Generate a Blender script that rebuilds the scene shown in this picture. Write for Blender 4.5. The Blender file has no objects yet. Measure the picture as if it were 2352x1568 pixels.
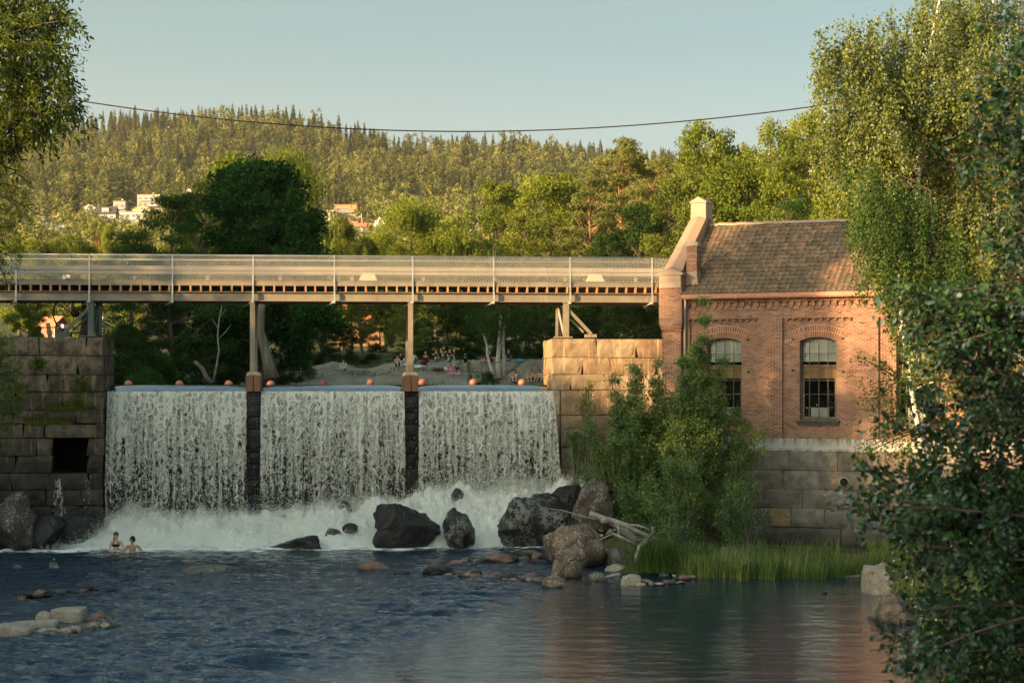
import bpy, bmesh, math, random
import numpy as np
from mathutils import Vector, Matrix, Euler
R = math.radians
sc = bpy.context.scene
col = sc.collection
# ------------------------------------------------------------------ camera, sky, sun, exposure
F = 2000.0            # focal length in pixels of a 1024 px wide frame
EYE = 6.4             # camera height above the river
HY = 384.0            # row of the horizon in a 1024x682 frame
cam_d = bpy.data.cameras.new('camera'); cam = bpy.data.objects.new('camera', cam_d); col.objects.link(cam)
cam.location = (0, 0, EYE); cam.rotation_euler = (R(90), 0, 0)
cam_d.sensor_width = 36.0; cam_d.lens = 36.0 * F / 1024.0
cam_d.shift_y = (HY - 341.0) / 1024.0
cam_d.clip_start = 0.5; cam_d.clip_end = 8000
sc.camera = cam
cam_d.dof.use_dof = True; cam_d.dof.focus_distance = 82.0; cam_d.dof.aperture_fstop = 3.5
SUN_EL = R(15.0)
sh = Vector((-0.83, -0.56, 0)).normalized()
to_sun = Vector((sh.x * math.cos(SUN_EL), sh.y * math.cos(SUN_EL), math.sin(SUN_EL)))
sd = bpy.data.lights.new('sun', 'SUN'); so = bpy.data.objects.new('sun', sd); col.objects.link(so)
sd.energy = 5.0; sd.angle = R(0.6); sd.color = (1.0, 0.66, 0.33)
so.rotation_euler = to_sun.to_track_quat('Z', 'Y').to_euler(); so.location = (-60, -40, 60)
w = bpy.data.worlds.new('World'); sc.world = w; w.use_nodes = True
wn = w.node_tree.nodes; wl = w.node_tree.links
for n in list(wn): wn.remove(n)
sky = wn.new('ShaderNodeTexSky'); sky.sky_type = 'NISHITA'; sky.sun_disc = False
sky.sun_elevation = SUN_EL; sky.sun_rotation = math.atan2(sh.x, sh.y) % (2 * math.pi)
sky.air_density = 1.0; sky.dust_density = 1.2; sky.ozone_density = 1.0
def wnode(typ, **kw):
    n = wn.new(typ)
    for k, v in kw.items(): setattr(n, k, v)
    return n
def wmath(op, a, b=None, clamp=False):
    n = wnode('ShaderNodeMath', operation=op, use_clamp=clamp)
    for i, v in ((0, a), (1, b)):
        if v is None: continue
        if isinstance(v, bpy.types.NodeSocket): wl.new(v, n.inputs[i])
        else: n.inputs[i].default_value = v
    return n.outputs[0]
def wmix(fac, a, b, mode):
    n = wnode('ShaderNodeMix', data_type='RGBA', blend_type=mode)
    for i, v in ((0, fac), (6, a), (7, b)):
        if isinstance(v, bpy.types.NodeSocket): wl.new(v, n.inputs[i])
        else: n.inputs[i].default_value = v
    return n.outputs[2]
wt = wnode('ShaderNodeTexCoord')
# the air is a little teal overhead and pinkish low down; a warm boost toward the sun is added to fill the shade
hs = wn.new('ShaderNodeHueSaturation'); hs.inputs['Hue'].default_value = 0.478; hs.inputs['Saturation'].default_value = 0.56
wl.new(sky.outputs[0], hs.inputs['Color'])
sepz = wnode('ShaderNodeSeparateXYZ'); wl.new(wt.outputs['Generated'], sepz.inputs[0])
lo = wmath('SUBTRACT', 1.0, wmath('DIVIDE', sepz.outputs[2], 0.17), True)
hi = wmath('DIVIDE', wmath('SUBTRACT', sepz.outputs[2], 0.22), 0.35, True)
c0 = wmix(hi, (0.46, 0.56, 0.56, 1), (0.62, 0.85, 0.98, 1), 'MIX')
c1 = wmix(lo, c0, (0.80, 0.75, 0.74, 1), 'MIX')
c1 = wmix(1.0, hs.outputs[0], c1, 'MULTIPLY')
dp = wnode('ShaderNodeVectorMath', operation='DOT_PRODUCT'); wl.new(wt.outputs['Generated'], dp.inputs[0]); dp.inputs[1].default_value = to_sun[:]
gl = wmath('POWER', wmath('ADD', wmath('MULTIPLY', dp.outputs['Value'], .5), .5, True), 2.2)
fill_col = wmix(gl, (1, 1, 1, 1), (4.2, 3.4, 2.6, 1), 'MIX')
c2 = wmix(1.0, c1, fill_col, 'MULTIPLY')
bg = wn.new('ShaderNodeBackground'); bg.inputs['Strength'].default_value = 0.080
wo = wn.new('ShaderNodeOutputWorld')
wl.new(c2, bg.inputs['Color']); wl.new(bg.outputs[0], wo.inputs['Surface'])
sc.view_settings.view_transform = 'Standard'; sc.view_settings.look = 'None'
sc.view_settings.exposure = 1.42; sc.view_settings.gamma = 1.0; sc.view_settings.use_curve_mapping = False
sc.render.engine = 'CYCLES'
cy = sc.cycles
cy.max_bounces = 6; cy.diffuse_bounces = 3; cy.glossy_bounces = 3; cy.transmission_bounces = 4; cy.transparent_max_bounces = 12
cy.volume_bounces = 0; cy.use_denoising = True; cy.caustics_reflective = False; cy.caustics_refractive = False
cy.sample_clamp_indirect = 6.0

# ------------------------------------------------------------------ helpers
def P(px, py, Y):
    return Vector(((px - 512.0) * Y / F, Y, EYE + (HY - py) * Y / F))
K = 1024.0 / 2352.0
def D(dx, dy, Y):                    # same from a 2352 px wide view
    return P(dx * K, dy * K, Y)
def onwater(dx, dy, z=0.0):          # point of the river level seen at that place
    Y = (EYE - z) * F / (dy * K - HY)
    return Vector(((dx * K - 512.0) * Y / F, Y, z))
def tag(o, label=None, cat=None, group=None, kind=None):
    if label: o['label'] = label
    if cat: o['category'] = cat
    if group: o['group'] = group
    if kind: o['kind'] = kind
    return o
def link(o, parent=None):
    col.objects.link(o)
    if parent is not None: o.parent = parent
    return o
def empty(name, loc, label, cat, group=None, rz=0.0):
    o = bpy.data.objects.new(name, None); o.empty_display_size = 0.2
    o.location = loc; o.rotation_euler = (0, 0, rz); link(o)
    return tag(o, label, cat, group)
def npmesh(name, V, Fc, nper, mat=None, tint=None, smooth=False):
    """V (n,3), Fc flat index array, nper verts per face"""
    me = bpy.data.meshes.new(name)
    V = np.ascontiguousarray(V, dtype=np.float32); Fc = np.ascontiguousarray(Fc, dtype=np.int32).ravel()
    nf = len(Fc) // nper
    me.vertices.add(len(V)); me.vertices.foreach_set('co', V.ravel())
    me.loops.add(len(Fc)); me.loops.foreach_set('vertex_index', Fc)
    me.polygons.add(nf); me.polygons.foreach_set('loop_start', np.arange(0, len(Fc), nper, dtype=np.int32))
    try: me.polygons.foreach_set('loop_total', np.full(nf, nper, dtype=np.int32))
    except Exception: pass
    me.polygons.foreach_set('use_smooth', np.full(nf, smooth, dtype=bool))
    me.update(calc_edges=True)
    if tint is not None:
        a = me.attributes.new('tint', 'FLOAT', 'POINT'); a.data.foreach_set('value', np.ascontiguousarray(tint, dtype=np.float32))
    if mat: me.materials.append(mat)
    return me
def gridmesh(name, X, Y, Z, mat, smooth=True):
    n, m = X.shape
    V = np.stack([X, Y, Z], -1).reshape(-1, 3)
    i = np.arange(n * m).reshape(n, m)
    Q = np.stack([i[:-1, :-1], i[:-1, 1:], i[1:, 1:], i[1:, :-1]], -1).reshape(-1)
    return npmesh(name, V, Q, 4, mat, None, smooth)
class MB:
    def __init__(s): s.v = []; s.f = []; s.sm = []
    def add(s, vs, fs, smooth=False):
        b = len(s.v); s.v += [tuple(v) for v in vs]; s.f += [tuple(i + b for i in f) for f in fs]; s.sm += [smooth] * len(fs)
        return s
    def box(s, x0, x1, y0, y1, z0, z1):
        return s.add([(x0,y0,z0),(x1,y0,z0),(x1,y1,z0),(x0,y1,z0),(x0,y0,z1),(x1,y0,z1),(x1,y1,z1),(x0,y1,z1)],
              [(0,3,2,1),(4,5,6,7),(0,1,5,4),(1,2,6,5),(2,3,7,6),(3,0,4,7)])
    def beam(s, a, b, wd, ht, up=(0, 0, 1)):
        a = Vector(a); b = Vector(b); d = (b - a).normalized(); u = Vector(up)
        r = d.cross(u)
        if r.length < 1e-4: r = d.cross(Vector((0, 1, 0)))
        r.normalize(); u = r.cross(d).normalized(); r = r * wd / 2; u = u * ht / 2
        return s.add([a-r-u,a+r-u,a+r+u,a-r+u,b-r-u,b+r-u,b+r+u,b-r+u],[(0,1,2,3),(7,6,5,4),(0,4,5,1),(1,5,6,2),(2,6,7,3),(3,7,4,0)])
    def tube(s, pts, rad, n=7, caps=True):
        pts = [Vector(p) for p in pts]; rings = []
        if not hasattr(rad, '__len__'): rad = [rad] * len(pts)
        ref = None; vs = []; fs = []
        for i, p in enumerate(pts):
            t = (pts[min(i+1, len(pts)-1)] - pts[max(i-1, 0)])
            t = t.normalized() if t.length > 1e-9 else Vector((0, 0, 1))
            if ref is None:
                ref = Vector((0, 0, 1)) if abs(t.z) < .9 else Vector((1, 0, 0))
            a = (ref - t * ref.dot(t)); a = a.normalized() if a.length > 1e-6 else t.orthogonal().normalized()
            ref = a; b = t.cross(a)
            for k in range(n):
                th = 2 * math.pi * k / n
                vs.append(p + (a * math.cos(th) + b * math.sin(th)) * rad[i])
        for i in range(len(pts) - 1):
            for k in range(n):
                k2 = (k + 1) % n
                fs.append((i*n+k, i*n+k2, (i+1)*n+k2, (i+1)*n+k))
        if caps: fs.append(tuple(range(n-1, -1, -1))); fs.append(tuple((len(pts)-1)*n + k for k in range(n)))
        return s.add(vs, fs, True)
    def prism(s, poly, y0, y1, axis='y'):
        """extrude a polygon given in (x,z) along y (or (y,z) along x)"""
        n = len(poly)
        if axis == 'y': vs = [(p[0], y0, p[1]) for p in poly] + [(p[0], y1, p[1]) for p in poly]
        else: vs = [(y0, p[0], p[1]) for p in poly] + [(y1, p[0], p[1]) for p in poly]
        fs = [tuple(range(n)), tuple(range(2*n-1, n-1, -1))] + [((i+1) % n, i, n+i, n+(i+1) % n) for i in range(n)]
        return s.add(vs, fs)
    def ball(s, c, r, n=10, m=7, sc_=(1, 1, 1)):
        c = Vector(c); vs = [c + Vector((0, 0, r*sc_[2]))]; fs = []
        for i in range(1, m):
            for k in range(n):
                ph = math.pi * i / m; th = 2 * math.pi * k / n
                vs.append(c + Vector((r*sc_[0]*math.sin(ph)*math.cos(th), r*sc_[1]*math.sin(ph)*math.sin(th), r*sc_[2]*math.cos(ph))))
        vs.append(c - Vector((0, 0, r*sc_[2])))
        for k in range(n): fs.append((0, 1+k, 1+(k+1) % n))
        for i in range(m-2):
            for k in range(n):
                a = 1+i*n+k; b = 1+i*n+(k+1) % n; fs.append((a, a+n, b+n, b))
        L = len(vs)-1
        for k in range(n): fs.append((L, 1+(m-2)*n+(k+1) % n, 1+(m-2)*n+k))
        return s.add(vs, fs, True)
    def mesh(s, name, mat):
        me = bpy.data.meshes.new(name); me.from_pydata(s.v, [], s.f); me.update()
        me.polygons.foreach_set('use_smooth', s.sm)
        bm = bmesh.new(); bm.from_mesh(me); bmesh.ops.recalc_face_normals(bm, faces=bm.faces); bm.to_mesh(me); bm.free()
        if mat: me.materials.append(mat)
        return me
    def build(s, name, mat, parent=None, bevel=0):
        o = bpy.data.objects.new(name, s.mesh(name, mat)); link(o, parent)
        if bevel:
            b = o.modifiers.new('bevel', 'BEVEL'); b.width = bevel; b.segments = 1; b.limit_method = 'ANGLE'
        return o
# numpy value noise -------------------------------------------------
def _hash(ix, iy, iz, seed):
    h = (ix * 374761393 + iy * 668265263 + iz * 2147483647 + seed * 1274126177) & 0xFFFFFFFF
    h = ((h ^ (h >> 13)) * 1274126177) & 0xFFFFFFFF
    h = ((h ^ (h >> 16)) * 2246822519) & 0xFFFFFFFF
    return ((h ^ (h >> 15)) & 0xFFFFFF) / float(0xFFFFFF)
def vn(x, y, z=0.0, seed=0):
    x, y, z = np.broadcast_arrays(np.asarray(x, float), np.asarray(y, float), np.asarray(z, float))
    xi = np.floor(x).astype(np.int64); yi = np.floor(y).astype(np.int64); zi = np.floor(z).astype(np.int64)
    fx = x - xi; fy = y - yi; fz = z - zi
    fx = fx*fx*fx*(fx*(fx*6-15)+10); fy = fy*fy*fy*(fy*(fy*6-15)+10); fz = fz*fz*fz*(fz*(fz*6-15)+10)
    r = 0
    for dx in (0, 1):
        for dy in (0, 1):
            for dz in (0, 1):
                wgt = (fx if dx else 1-fx) * (fy if dy else 1-fy) * (fz if dz else 1-fz)
                r = r + wgt * _hash(xi+dx, yi+dy, zi+dz, seed)
    return r * 2 - 1
def fbm(x, y, z=0.0, oct=4, seed=0, gain=.5):
    r = 0; a = 1; s = 1; t = 0
    for o in range(oct):
        r = r + a * vn(np.asarray(x)*s, np.asarray(y)*s, np.asarray(z)*s, seed + o*17); t += a; a *= gain; s *= 2.03
    return r / t
def sstep(x, a, b):
    t = np.clip((x - a) / (b - a), 0, 1); return t*t*(3-2*t)
# ------------------------------------------------------------------ materials
class N:
    """small node-graph writer"""
    def __init__(s, name):
        s.m = bpy.data.materials.new(name); s.m.use_nodes = True; s.t = s.m.node_tree
        for n in list(s.t.nodes): s.t.nodes.remove(n)
        s.out = s.t.nodes.new('ShaderNodeOutputMaterial')
    def n(s, typ, ins=None, **kw):
        nd = s.t.nodes.new(typ)
        for k, v in kw.items(): setattr(nd, k, v)
        for k, v in (ins or {}).items(): s.set(nd.inputs[k], v)
        return nd
    def set(s, sock, v):
        if isinstance(v, bpy.types.NodeSocket): s.t.links.new(v, sock)
        elif isinstance(v, (tuple, list)) and len(v) == 3 and sock.type == 'RGBA': sock.default_value = (*v, 1)
        else: sock.default_value = v
    def math(s, op, a, b=None, c=None, clamp=False):
        nd = s.n('ShaderNodeMath', {0: a}, operation=op, use_clamp=clamp)
        if b is not None: s.set(nd.inputs[1], b)
        if c is not None: s.set(nd.inputs[2], c)
        return nd.outputs[0]
    def obj(s): return s.n('ShaderNodeTexCoord').outputs['Object']
    def mapv(s, vec, scale=(1, 1, 1), loc=(0, 0, 0), rot=(0, 0, 0)):
        return s.n('ShaderNodeMapping', {'Vector': vec, 'Scale': scale, 'Location': loc, 'Rotation': rot}).outputs[0]
    def noise(s, vec, scale, detail=4, rough=.55, dist=0.0):
        return s.n('ShaderNodeTexNoise', {'Vector': vec, 'Scale': scale, 'Detail': detail, 'Roughness': rough, 'Distortion': dist}).outputs[0]
    def vor(s, vec, scale, feature='F1', out='Distance', rnd=1.0):
        return s.n('ShaderNodeTexVoronoi', {'Vector': vec, 'Scale': scale, 'Randomness': rnd}, feature=feature).outputs[out]
    def ramp(s, fac, stops, interp='LINEAR'):
        nd = s.n('ShaderNodeValToRGB', {0: fac}); cr = nd.color_ramp; cr.interpolation = interp
        while len(cr.elements) < len(stops): cr.elements.new(.5)
        for e, (p, c) in zip(cr.elements, stops):
            e.position = p; e.color = (c, c, c, 1) if not hasattr(c, '__len__') else (*c[:3], 1)
        return nd.outputs[0]
    def mix(s, fac, a, b, mode='MIX'):
        nd = s.n('ShaderNodeMix', data_type='RGBA', blend_type=mode)
        s.set(nd.inputs[0], fac); s.set(nd.inputs[6], a); s.set(nd.inputs[7], b); return nd.outputs[2]
    def bump(s, h, strength=.5, dist=.02, normal=None):
        nd = s.n('ShaderNodeBump', {'Height': h, 'Strength': strength, 'Distance': dist})
        if normal is not None: s.set(nd.inputs['Normal'], normal)
        return nd.outputs[0]
    def pbr(s, color, rough=.8, spec=.3, normal=None, metal=0.0, **kw):
        ins = {'Base Color': color, 'Roughness': rough, 'Specular IOR Level': spec, 'Metallic': metal}
        ins.update(kw); nd = s.n('ShaderNodeBsdfPrincipled', ins)
        if normal is not None: s.set(nd.inputs['Normal'], normal)
        return nd.outputs[0]
    def done(s, shader, disp=None):
        s.t.links.new(shader, s.out.inputs['Surface'])
        s.m.use_backface_culling = False
        return s.m
def mplain(name, c1, c2, scale=3.0, rough=.7, spec=.3, bump=.2, bscale=None, bdist=.01, metal=0.0, detail=5, stretch=(1, 1, 1)):
    g = N(name); v = g.mapv(g.obj(), stretch); a = g.noise(v, scale, detail)
    c = g.ramp(a, [(.3, c1), (.7, c2)])
    nb = g.bump(g.noise(v, bscale or scale*4, 4), bump, bdist) if bump else None
    return g.done(g.pbr(c, rough, spec, nb, metal))
def mleaf(name, cols, trans=.35, gloss=.0, rough=.5):
    g = N(name); at = g.n('ShaderNodeAttribute', attribute_name='tint').outputs['Fac']
    oi = g.n('ShaderNodeObjectInfo').outputs['Random']
    t = g.math('MULTIPLY_ADD', oi, .18, at); t = g.math('SUBTRACT', t, .09, clamp=True)
    c = g.ramp(t, [(i/(len(cols)-1), cc) for i, cc in enumerate(cols)])
    d = g.n('ShaderNodeBsdfDiffuse', {'Color': c}).outputs[0]
    tc = g.mix(1.0, c, (1.25, 1.2, .55), 'MULTIPLY')
    tr = g.n('ShaderNodeBsdfTranslucent', {'Color': tc}).outputs[0]
    m = g.n('ShaderNodeMixShader', {0: trans, 1: d, 2: tr}).outputs[0]
    if gloss:
        gl = g.n('ShaderNodeBsdfGlossy', {'Color': (1, 1, 1), 'Roughness': rough}).outputs[0]
        fr = g.n('ShaderNodeFresnel', {'IOR': 1.4}).outputs[0]
        m = g.n('ShaderNodeMixShader', {0: g.math('MULTIPLY', fr, gloss), 1: m, 2: gl}).outputs[0]
    return g.done(m)
def mrock(name, c1, c2, lichen=0.0, lcol=(.5, .48, .42), wet=None, crack=0.0, scale=1.0, rough=.85, lace=0.0):
    g = N(name); v = g.obj(); a = g.noise(v, 1.3*scale, 8, .62); b = g.noise(v, 14*scale, 5, .6)
    c = g.ramp(a, [(.32, c1), (.66, c2)])
    c = g.mix(g.ramp(b, [(.35, .55), (.65, 0)]), c, tuple(x*.45 for x in c1))
    if lichen:
        l = g.math('MULTIPLY', g.ramp(g.noise(v, 9*scale, 6, .7), [(.53, 0), (.58, 1)]), g.ramp(g.noise(v, 1.6*scale, 3), [(.40, 0), (.58, lichen)]))
        c = g.mix(l, c, lcol)
    r = rough
    if wet is not None:
        wz = g.n('ShaderNodeSeparateXYZ', {0: g.n('ShaderNodeNewGeometry').outputs['Position']}).outputs[2]
        wz = g.math('ADD', wz, g.math('MULTIPLY', g.noise(v, 3, 3), .25))
        wf = g.math('SUBTRACT', 1.0, g.math('DIVIDE', g.math('SUBTRACT', wz, wet), .12, clamp=True))
        c = g.mix(g.math('MULTIPLY', wf, .72), c, (.012, .011, .010)); r = g.math('MULTIPLY_ADD', wf, -.55, rough)
    h = g.math('MULTIPLY_ADD', a, 2.0, b)
    if lace:
        lw = g.vor(g.n('ShaderNodeVectorMath', {0: g.mapv(v, (1, 1, .6)), 1: g.n('ShaderNodeTexNoise', {'Vector': v, 'Scale': 3.0}).outputs[1]}, operation='ADD').outputs[0], 3.2, 'DISTANCE_TO_EDGE')
        lf = g.math('MULTIPLY', g.ramp(g.math('ADD', lw, g.math('MULTIPLY', g.math('SUBTRACT', g.noise(v, 5, 5), .5), .35)), [(.03, 1), (.20, 0)]), g.ramp(g.noise(v, 1.8, 4), [(.56 - .14*lace, 0), (.70 - .12*lace, 1)]))
        c = g.mix(g.math('MULTIPLY', lf, .55), c, (.40, .39, .35)); r = g.math('MULTIPLY_ADD', lf, .4, rough)
    if crack:
        ck = g.vor(g.mapv(g.n('ShaderNodeVectorMath', {0: v, 1: g.n('ShaderNodeTexNoise', {'Vector': v, 'Scale': .5}).outputs[1]}, operation='ADD').outputs[0], (1, 1, 1)), crack, 'DISTANCE_TO_EDGE')
        cf = g.ramp(ck, [(0, 1), (.035, 0)]); c = g.mix(g.math('MULTIPLY', cf, .75), c, (.03, .028, .02)); h = g.math('SUBTRACT', h, cf)
    return g.done(g.pbr(c, r, .35, g.bump(h, .7, .05)))
# ------------------------------------------------------------------ terrain
CREST = [(-600, 180), (-100, 156), (0, 149), (40, 139), (90, 132), (140, 128), (210, 127), (260, 129), (300, 132), (330, 140), (350, 146), (400, 158), (480, 157), (600, 163), (700, 171), (830, 173), (1100, 182), (1700, 195)]
cx = np.array([c[0] for c in CREST], float); cyv = np.array([c[1] for c in CREST], float)
YC = 2050.0
def far_h(X, Y):
    px = 512 + F * X / Y
    zc = EYE + (HY - np.interp(px, cx, cyv)) * YC / F
    zs = [np.full_like(X, v) for v in (8.2, 8.8, 13.0, 30.0, 69.0, 108.0)] + [zc, zc - 150]
    ys = [80, 170, 300, 600, 1000, 1300, YC, 3200]
    h = zs[0]
    for i in range(len(ys) - 1):
        t = np.clip((Y - ys[i]) / (ys[i+1] - ys[i]), 0, 1)
        if i == 6: t = t * t
        h = np.where(Y >= ys[i], zs[i] + (zs[i+1] - zs[i]) * t, h)
    return h + fbm(X/90, Y/90, 0, 4, 3) * np.clip((Y - 250) / 60, 0, 7)
def rock_h(X, Y):
    """bare granite on the far shore of the pool"""
    def px(p, y): return (p - 512) * y / F
    h = 6.0 + .0 * X
    u = 512 + F * X / np.maximum(Y, 60)
    # silhouette row of the rock top in the picture -> height at about 158 m
    top = np.interp(u, [150, 180, 215, 240, 262, 280, 297, 315, 333, 350, 360, 372, 384, 395, 420, 450, 500, 553, 600, 680], [383, 379, 375, 371, 372, 375, 371, 366, 362, 366, 368.5, 368, 364, 361.5, 361, 361, 360.5, 360, 360, 361])
    zt = EYE + (HY - top) * 158 / F
    f = sstep(Y, 143, 158)
    bulge = np.where(u > 470, sstep(Y, 149, 154), f)
    h = 5.9 + (zt - 5.9) * bulge
    return h + fbm(X/2.2, Y/2.2, 0, 4, 9) * .16
def bank(Y):                       # left edge of the right-hand bank
    return np.interp(Y, [0, 40, 50, 58, 63, 66, 70, 78], [5, 8.8, 10.0, 10.7, 11.0, 12.3, 13.0, 15.0])
def ground_h(X, Y):
    X = np.asarray(X, float); Y = np.asarray(Y, float)
    near = -1.0 + .15 * fbm(X/3, Y/3, 0, 3, 5)
    rb = sstep(X, bank(Y), bank(Y) + 1.4) * (2.6 + .12 * np.clip(X - bank(Y), 0, 12))
    mound = 2.5 * np.exp(-((X - 6.0) / 3.6)**2 - ((Y - 77.0) / 4.6)**2)
    mound2 = 1.25 * np.exp(-((X - 4.6) / 3.0)**2 - ((Y - 69.0) / 2.4)**2)
    reed = 1.05 * sstep(X, 4.5, 7.0) * sstep(Y, 66, 69.5)
    lb = sstep(-X, 19.6, 22.5) * 3.5 * sstep(Y, 60, 74) + sstep(-X, 24, 34) * 5
    n = near + np.maximum.reduce([rb, mound, mound2, reed]) + lb + .10 * fbm(X/1.1, Y/1.1, 0, 3, 6)
    up = np.where((X > -34) & (X < 30), 4.5, 7.5)
    up = 4.5 + 3.0 * np.maximum(sstep(-X, 30, 36), sstep(X, 9, 16) * .9)
    h = np.where(Y < 83.5, n, up)
    h = np.where((Y >= 81) & (Y < 83.5) & (X > 8), np.maximum(n, 4), h)
    r = rock_h(X, Y)
    h = np.where((Y > 138) & (Y <= 165), np.maximum(r, up * 0 + 5.0), h)
    lsh = 5 + 3.2 * sstep(-X, 20 + (Y - 83) * .10, 24 + (Y - 83) * .10)
    h = np.where((Y >= 83.5) & (Y <= 138), np.maximum(h, lsh), h)
    f = far_h(X, Y)
    t = sstep(Y, 158, 175)
    return h * (1 - t) + f * t
M_ground = mplain('ground_soil', (.035, .045, .014), (.10, .095, .035), 1.2, .95, .1, .5, 8, .05)
us = np.linspace(-.75, .75, 420); ys = np.concatenate([np.geomspace(4, 55, 40)[:-1], np.arange(55, 90, .35), np.arange(90, 176, 1.1), np.geomspace(176, 3200, 150)])
U, YY = np.meshgrid(us, ys)
XX = U * np.maximum(YY, 60)
o = link(bpy.data.objects.new('ground', gridmesh('ground', XX, YY, ground_h(XX, YY), M_ground))); tag(o, kind='structure')
# bare granite shore, a finer sheet just over the ground
M_gran = mrock('granite_shore', (.19, .155, .105), (.33, .27, .185), .25, (.38, .32, .24), None, .16, .35)
X2, Y2 = np.meshgrid(np.arange(-26, 26, .16), np.arange(141.5, 166, .3))
Z2 = rock_h(X2, Y2) + .05 + fbm(X2/.7, Y2/.9, 0, 4, 77) * .05 - .5 * sstep(Y2, 161, 166)
o = link(bpy.data.objects.new('rocky_shore', gridmesh('rocky_shore', X2, Y2, Z2, M_gran))); tag(o, kind='structure')

# ------------------------------------------------------------------ river water
def mwater(name, base, calm=False, lip=False):
    g = N(name); v = g.obj()
    if lip:
        h = g.noise(g.mapv(v, (1.0, .8, 2.0)), 2.2, 5, .6, .8)
        nb = g.bump(h, .6, .04)
    else:
        h1 = g.noise(g.mapv(v, (1.0, 1.5, 1)), 1.5, 4, .55, .6)
        h2 = g.noise(g.mapv(v, (1.0, 1.3, 1)), 9.0, 4, .6, .4)
        sp = g.n('ShaderNodeSeparateXYZ', {0: v}).outputs; cm = g.math('DIVIDE', g.math('ADD', sp[0], g.math('MULTIPLY_ADD', sp[1], -.30, 19.5)), 4.0, clamp=True)
        h3 = g.noise(g.mapv(v, (1.0, 3.2, 1)), 3.0, 3, .5, .3)
        h = g.math('ADD', g.math('MULTIPLY', g.math('MULTIPLY_ADD', h2, .10, h1), g.math('MULTIPLY_ADD', cm, -.94, 1.0)), g.math('MULTIPLY', h3, .05))
        nb = g.bump(h, 1.0, .20)
    return g.done(g.pbr(base, .035, .5, nb, 0.0, IOR=1.33))
M_river = mwater('river_water', (.006, .022, .040))
def wave_h(X, Y):
    calm = sstep(X - (-1.5 + (Y - 60) * .30), 0, 3.0) * (1 - sstep(Y, 78, 80))
    nearq = 1 - sstep(Y, 46, 53)
    leftq = sstep(-X, 9, 14)
    amp = .15 * (.65 + .5 * vn(X*.16, Y*.13, 0, 71)) * (1 - calm) * (1 - .35 * nearq * leftq) * (1 - .12 * nearq) * (1 - .35 * sstep(Y, 70, 76)) + .011
    ridg = 1 - np.abs(fbm(X*.95, Y*1.25, 0, 3, 21)) * 2.4
    sm = fbm(X*.5, Y*1.5, 0, 3, 31)
    cw = fbm(X*1.1, Y*3.2, 0, 3, 41)
    return amp * (ridg * .75 + sm * .9) + (.008 + .012*nearq*leftq) * cw + .02
xs = np.arange(-24, 20, .10); yv = np.arange(38, 82.3, .11)
X3, Y3 = np.meshgrid(xs, yv)
Z3 = wave_h(X3, Y3)
for ed, f in ((X3 - xs[0], 1), (xs[-1] - X3, 1), (Y3 - 38, 1)): Z3 = Z3 * np.clip(ed / .5, 0, 1)
o = link(bpy.data.objects.new('river_water', gridmesh('river_water', X3, Y3, Z3, M_river))); tag(o, kind='structure')
mb = MB(); mb.box(-60, 60, -15, 38.05, -.05, 0.0); mb.box(-60, -23.95, 38.05, 80, -.05, 0); o = mb.build('water_downstream', M_river); tag(o, kind='structure')

# ------------------------------------------------------------------ dam frame:  B(s, t, z): s along the dam, t towards the back
BS = .09; BA = math.atan(BS); BC = Vector((math.cos(BA), math.sin(BA), 0)); BN = Vector((-math.sin(BA), math.cos(BA), 0))
BO = Vector((0, 82.0, 0))
def bs_of(px, t=0.0):               # s of a picture column on the line t behind the front
    # solve (BO + BC s + BN t).x / y = u
    u = (px - 512) / F; o_ = BO + BN * t
    return (u * o_.y - o_.x) / (BC.x - u * BC.y)
def bY(px, t=0.0): return (BO + BC * bs_of(px, t) + BN * t).y
def bz(px, py, t=0.0): return EYE + (HY - py) * bY(px, t) / F
def dam_empty(name, label, cat, group=None):
    return empty(name, BO, label, cat, group, BA)
# pool above the dam
M_pool = mwater('pool_water', (.010, .016, .018), lip=False)
mb = MB(); mb.box(-19.5, 2.0, 1.88, 66, 5.2, 6.385); mb.box(-60, -19.5, 8.0, 66, 5.2, 6.385); mb.box(2.0, 60, 12.0, 66, 5.2, 6.385)
o = mb.build('pool_water', M_pool); o.location = BO; o.rotation_euler = (0, 0, BA); tag(o, kind='structure')

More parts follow.
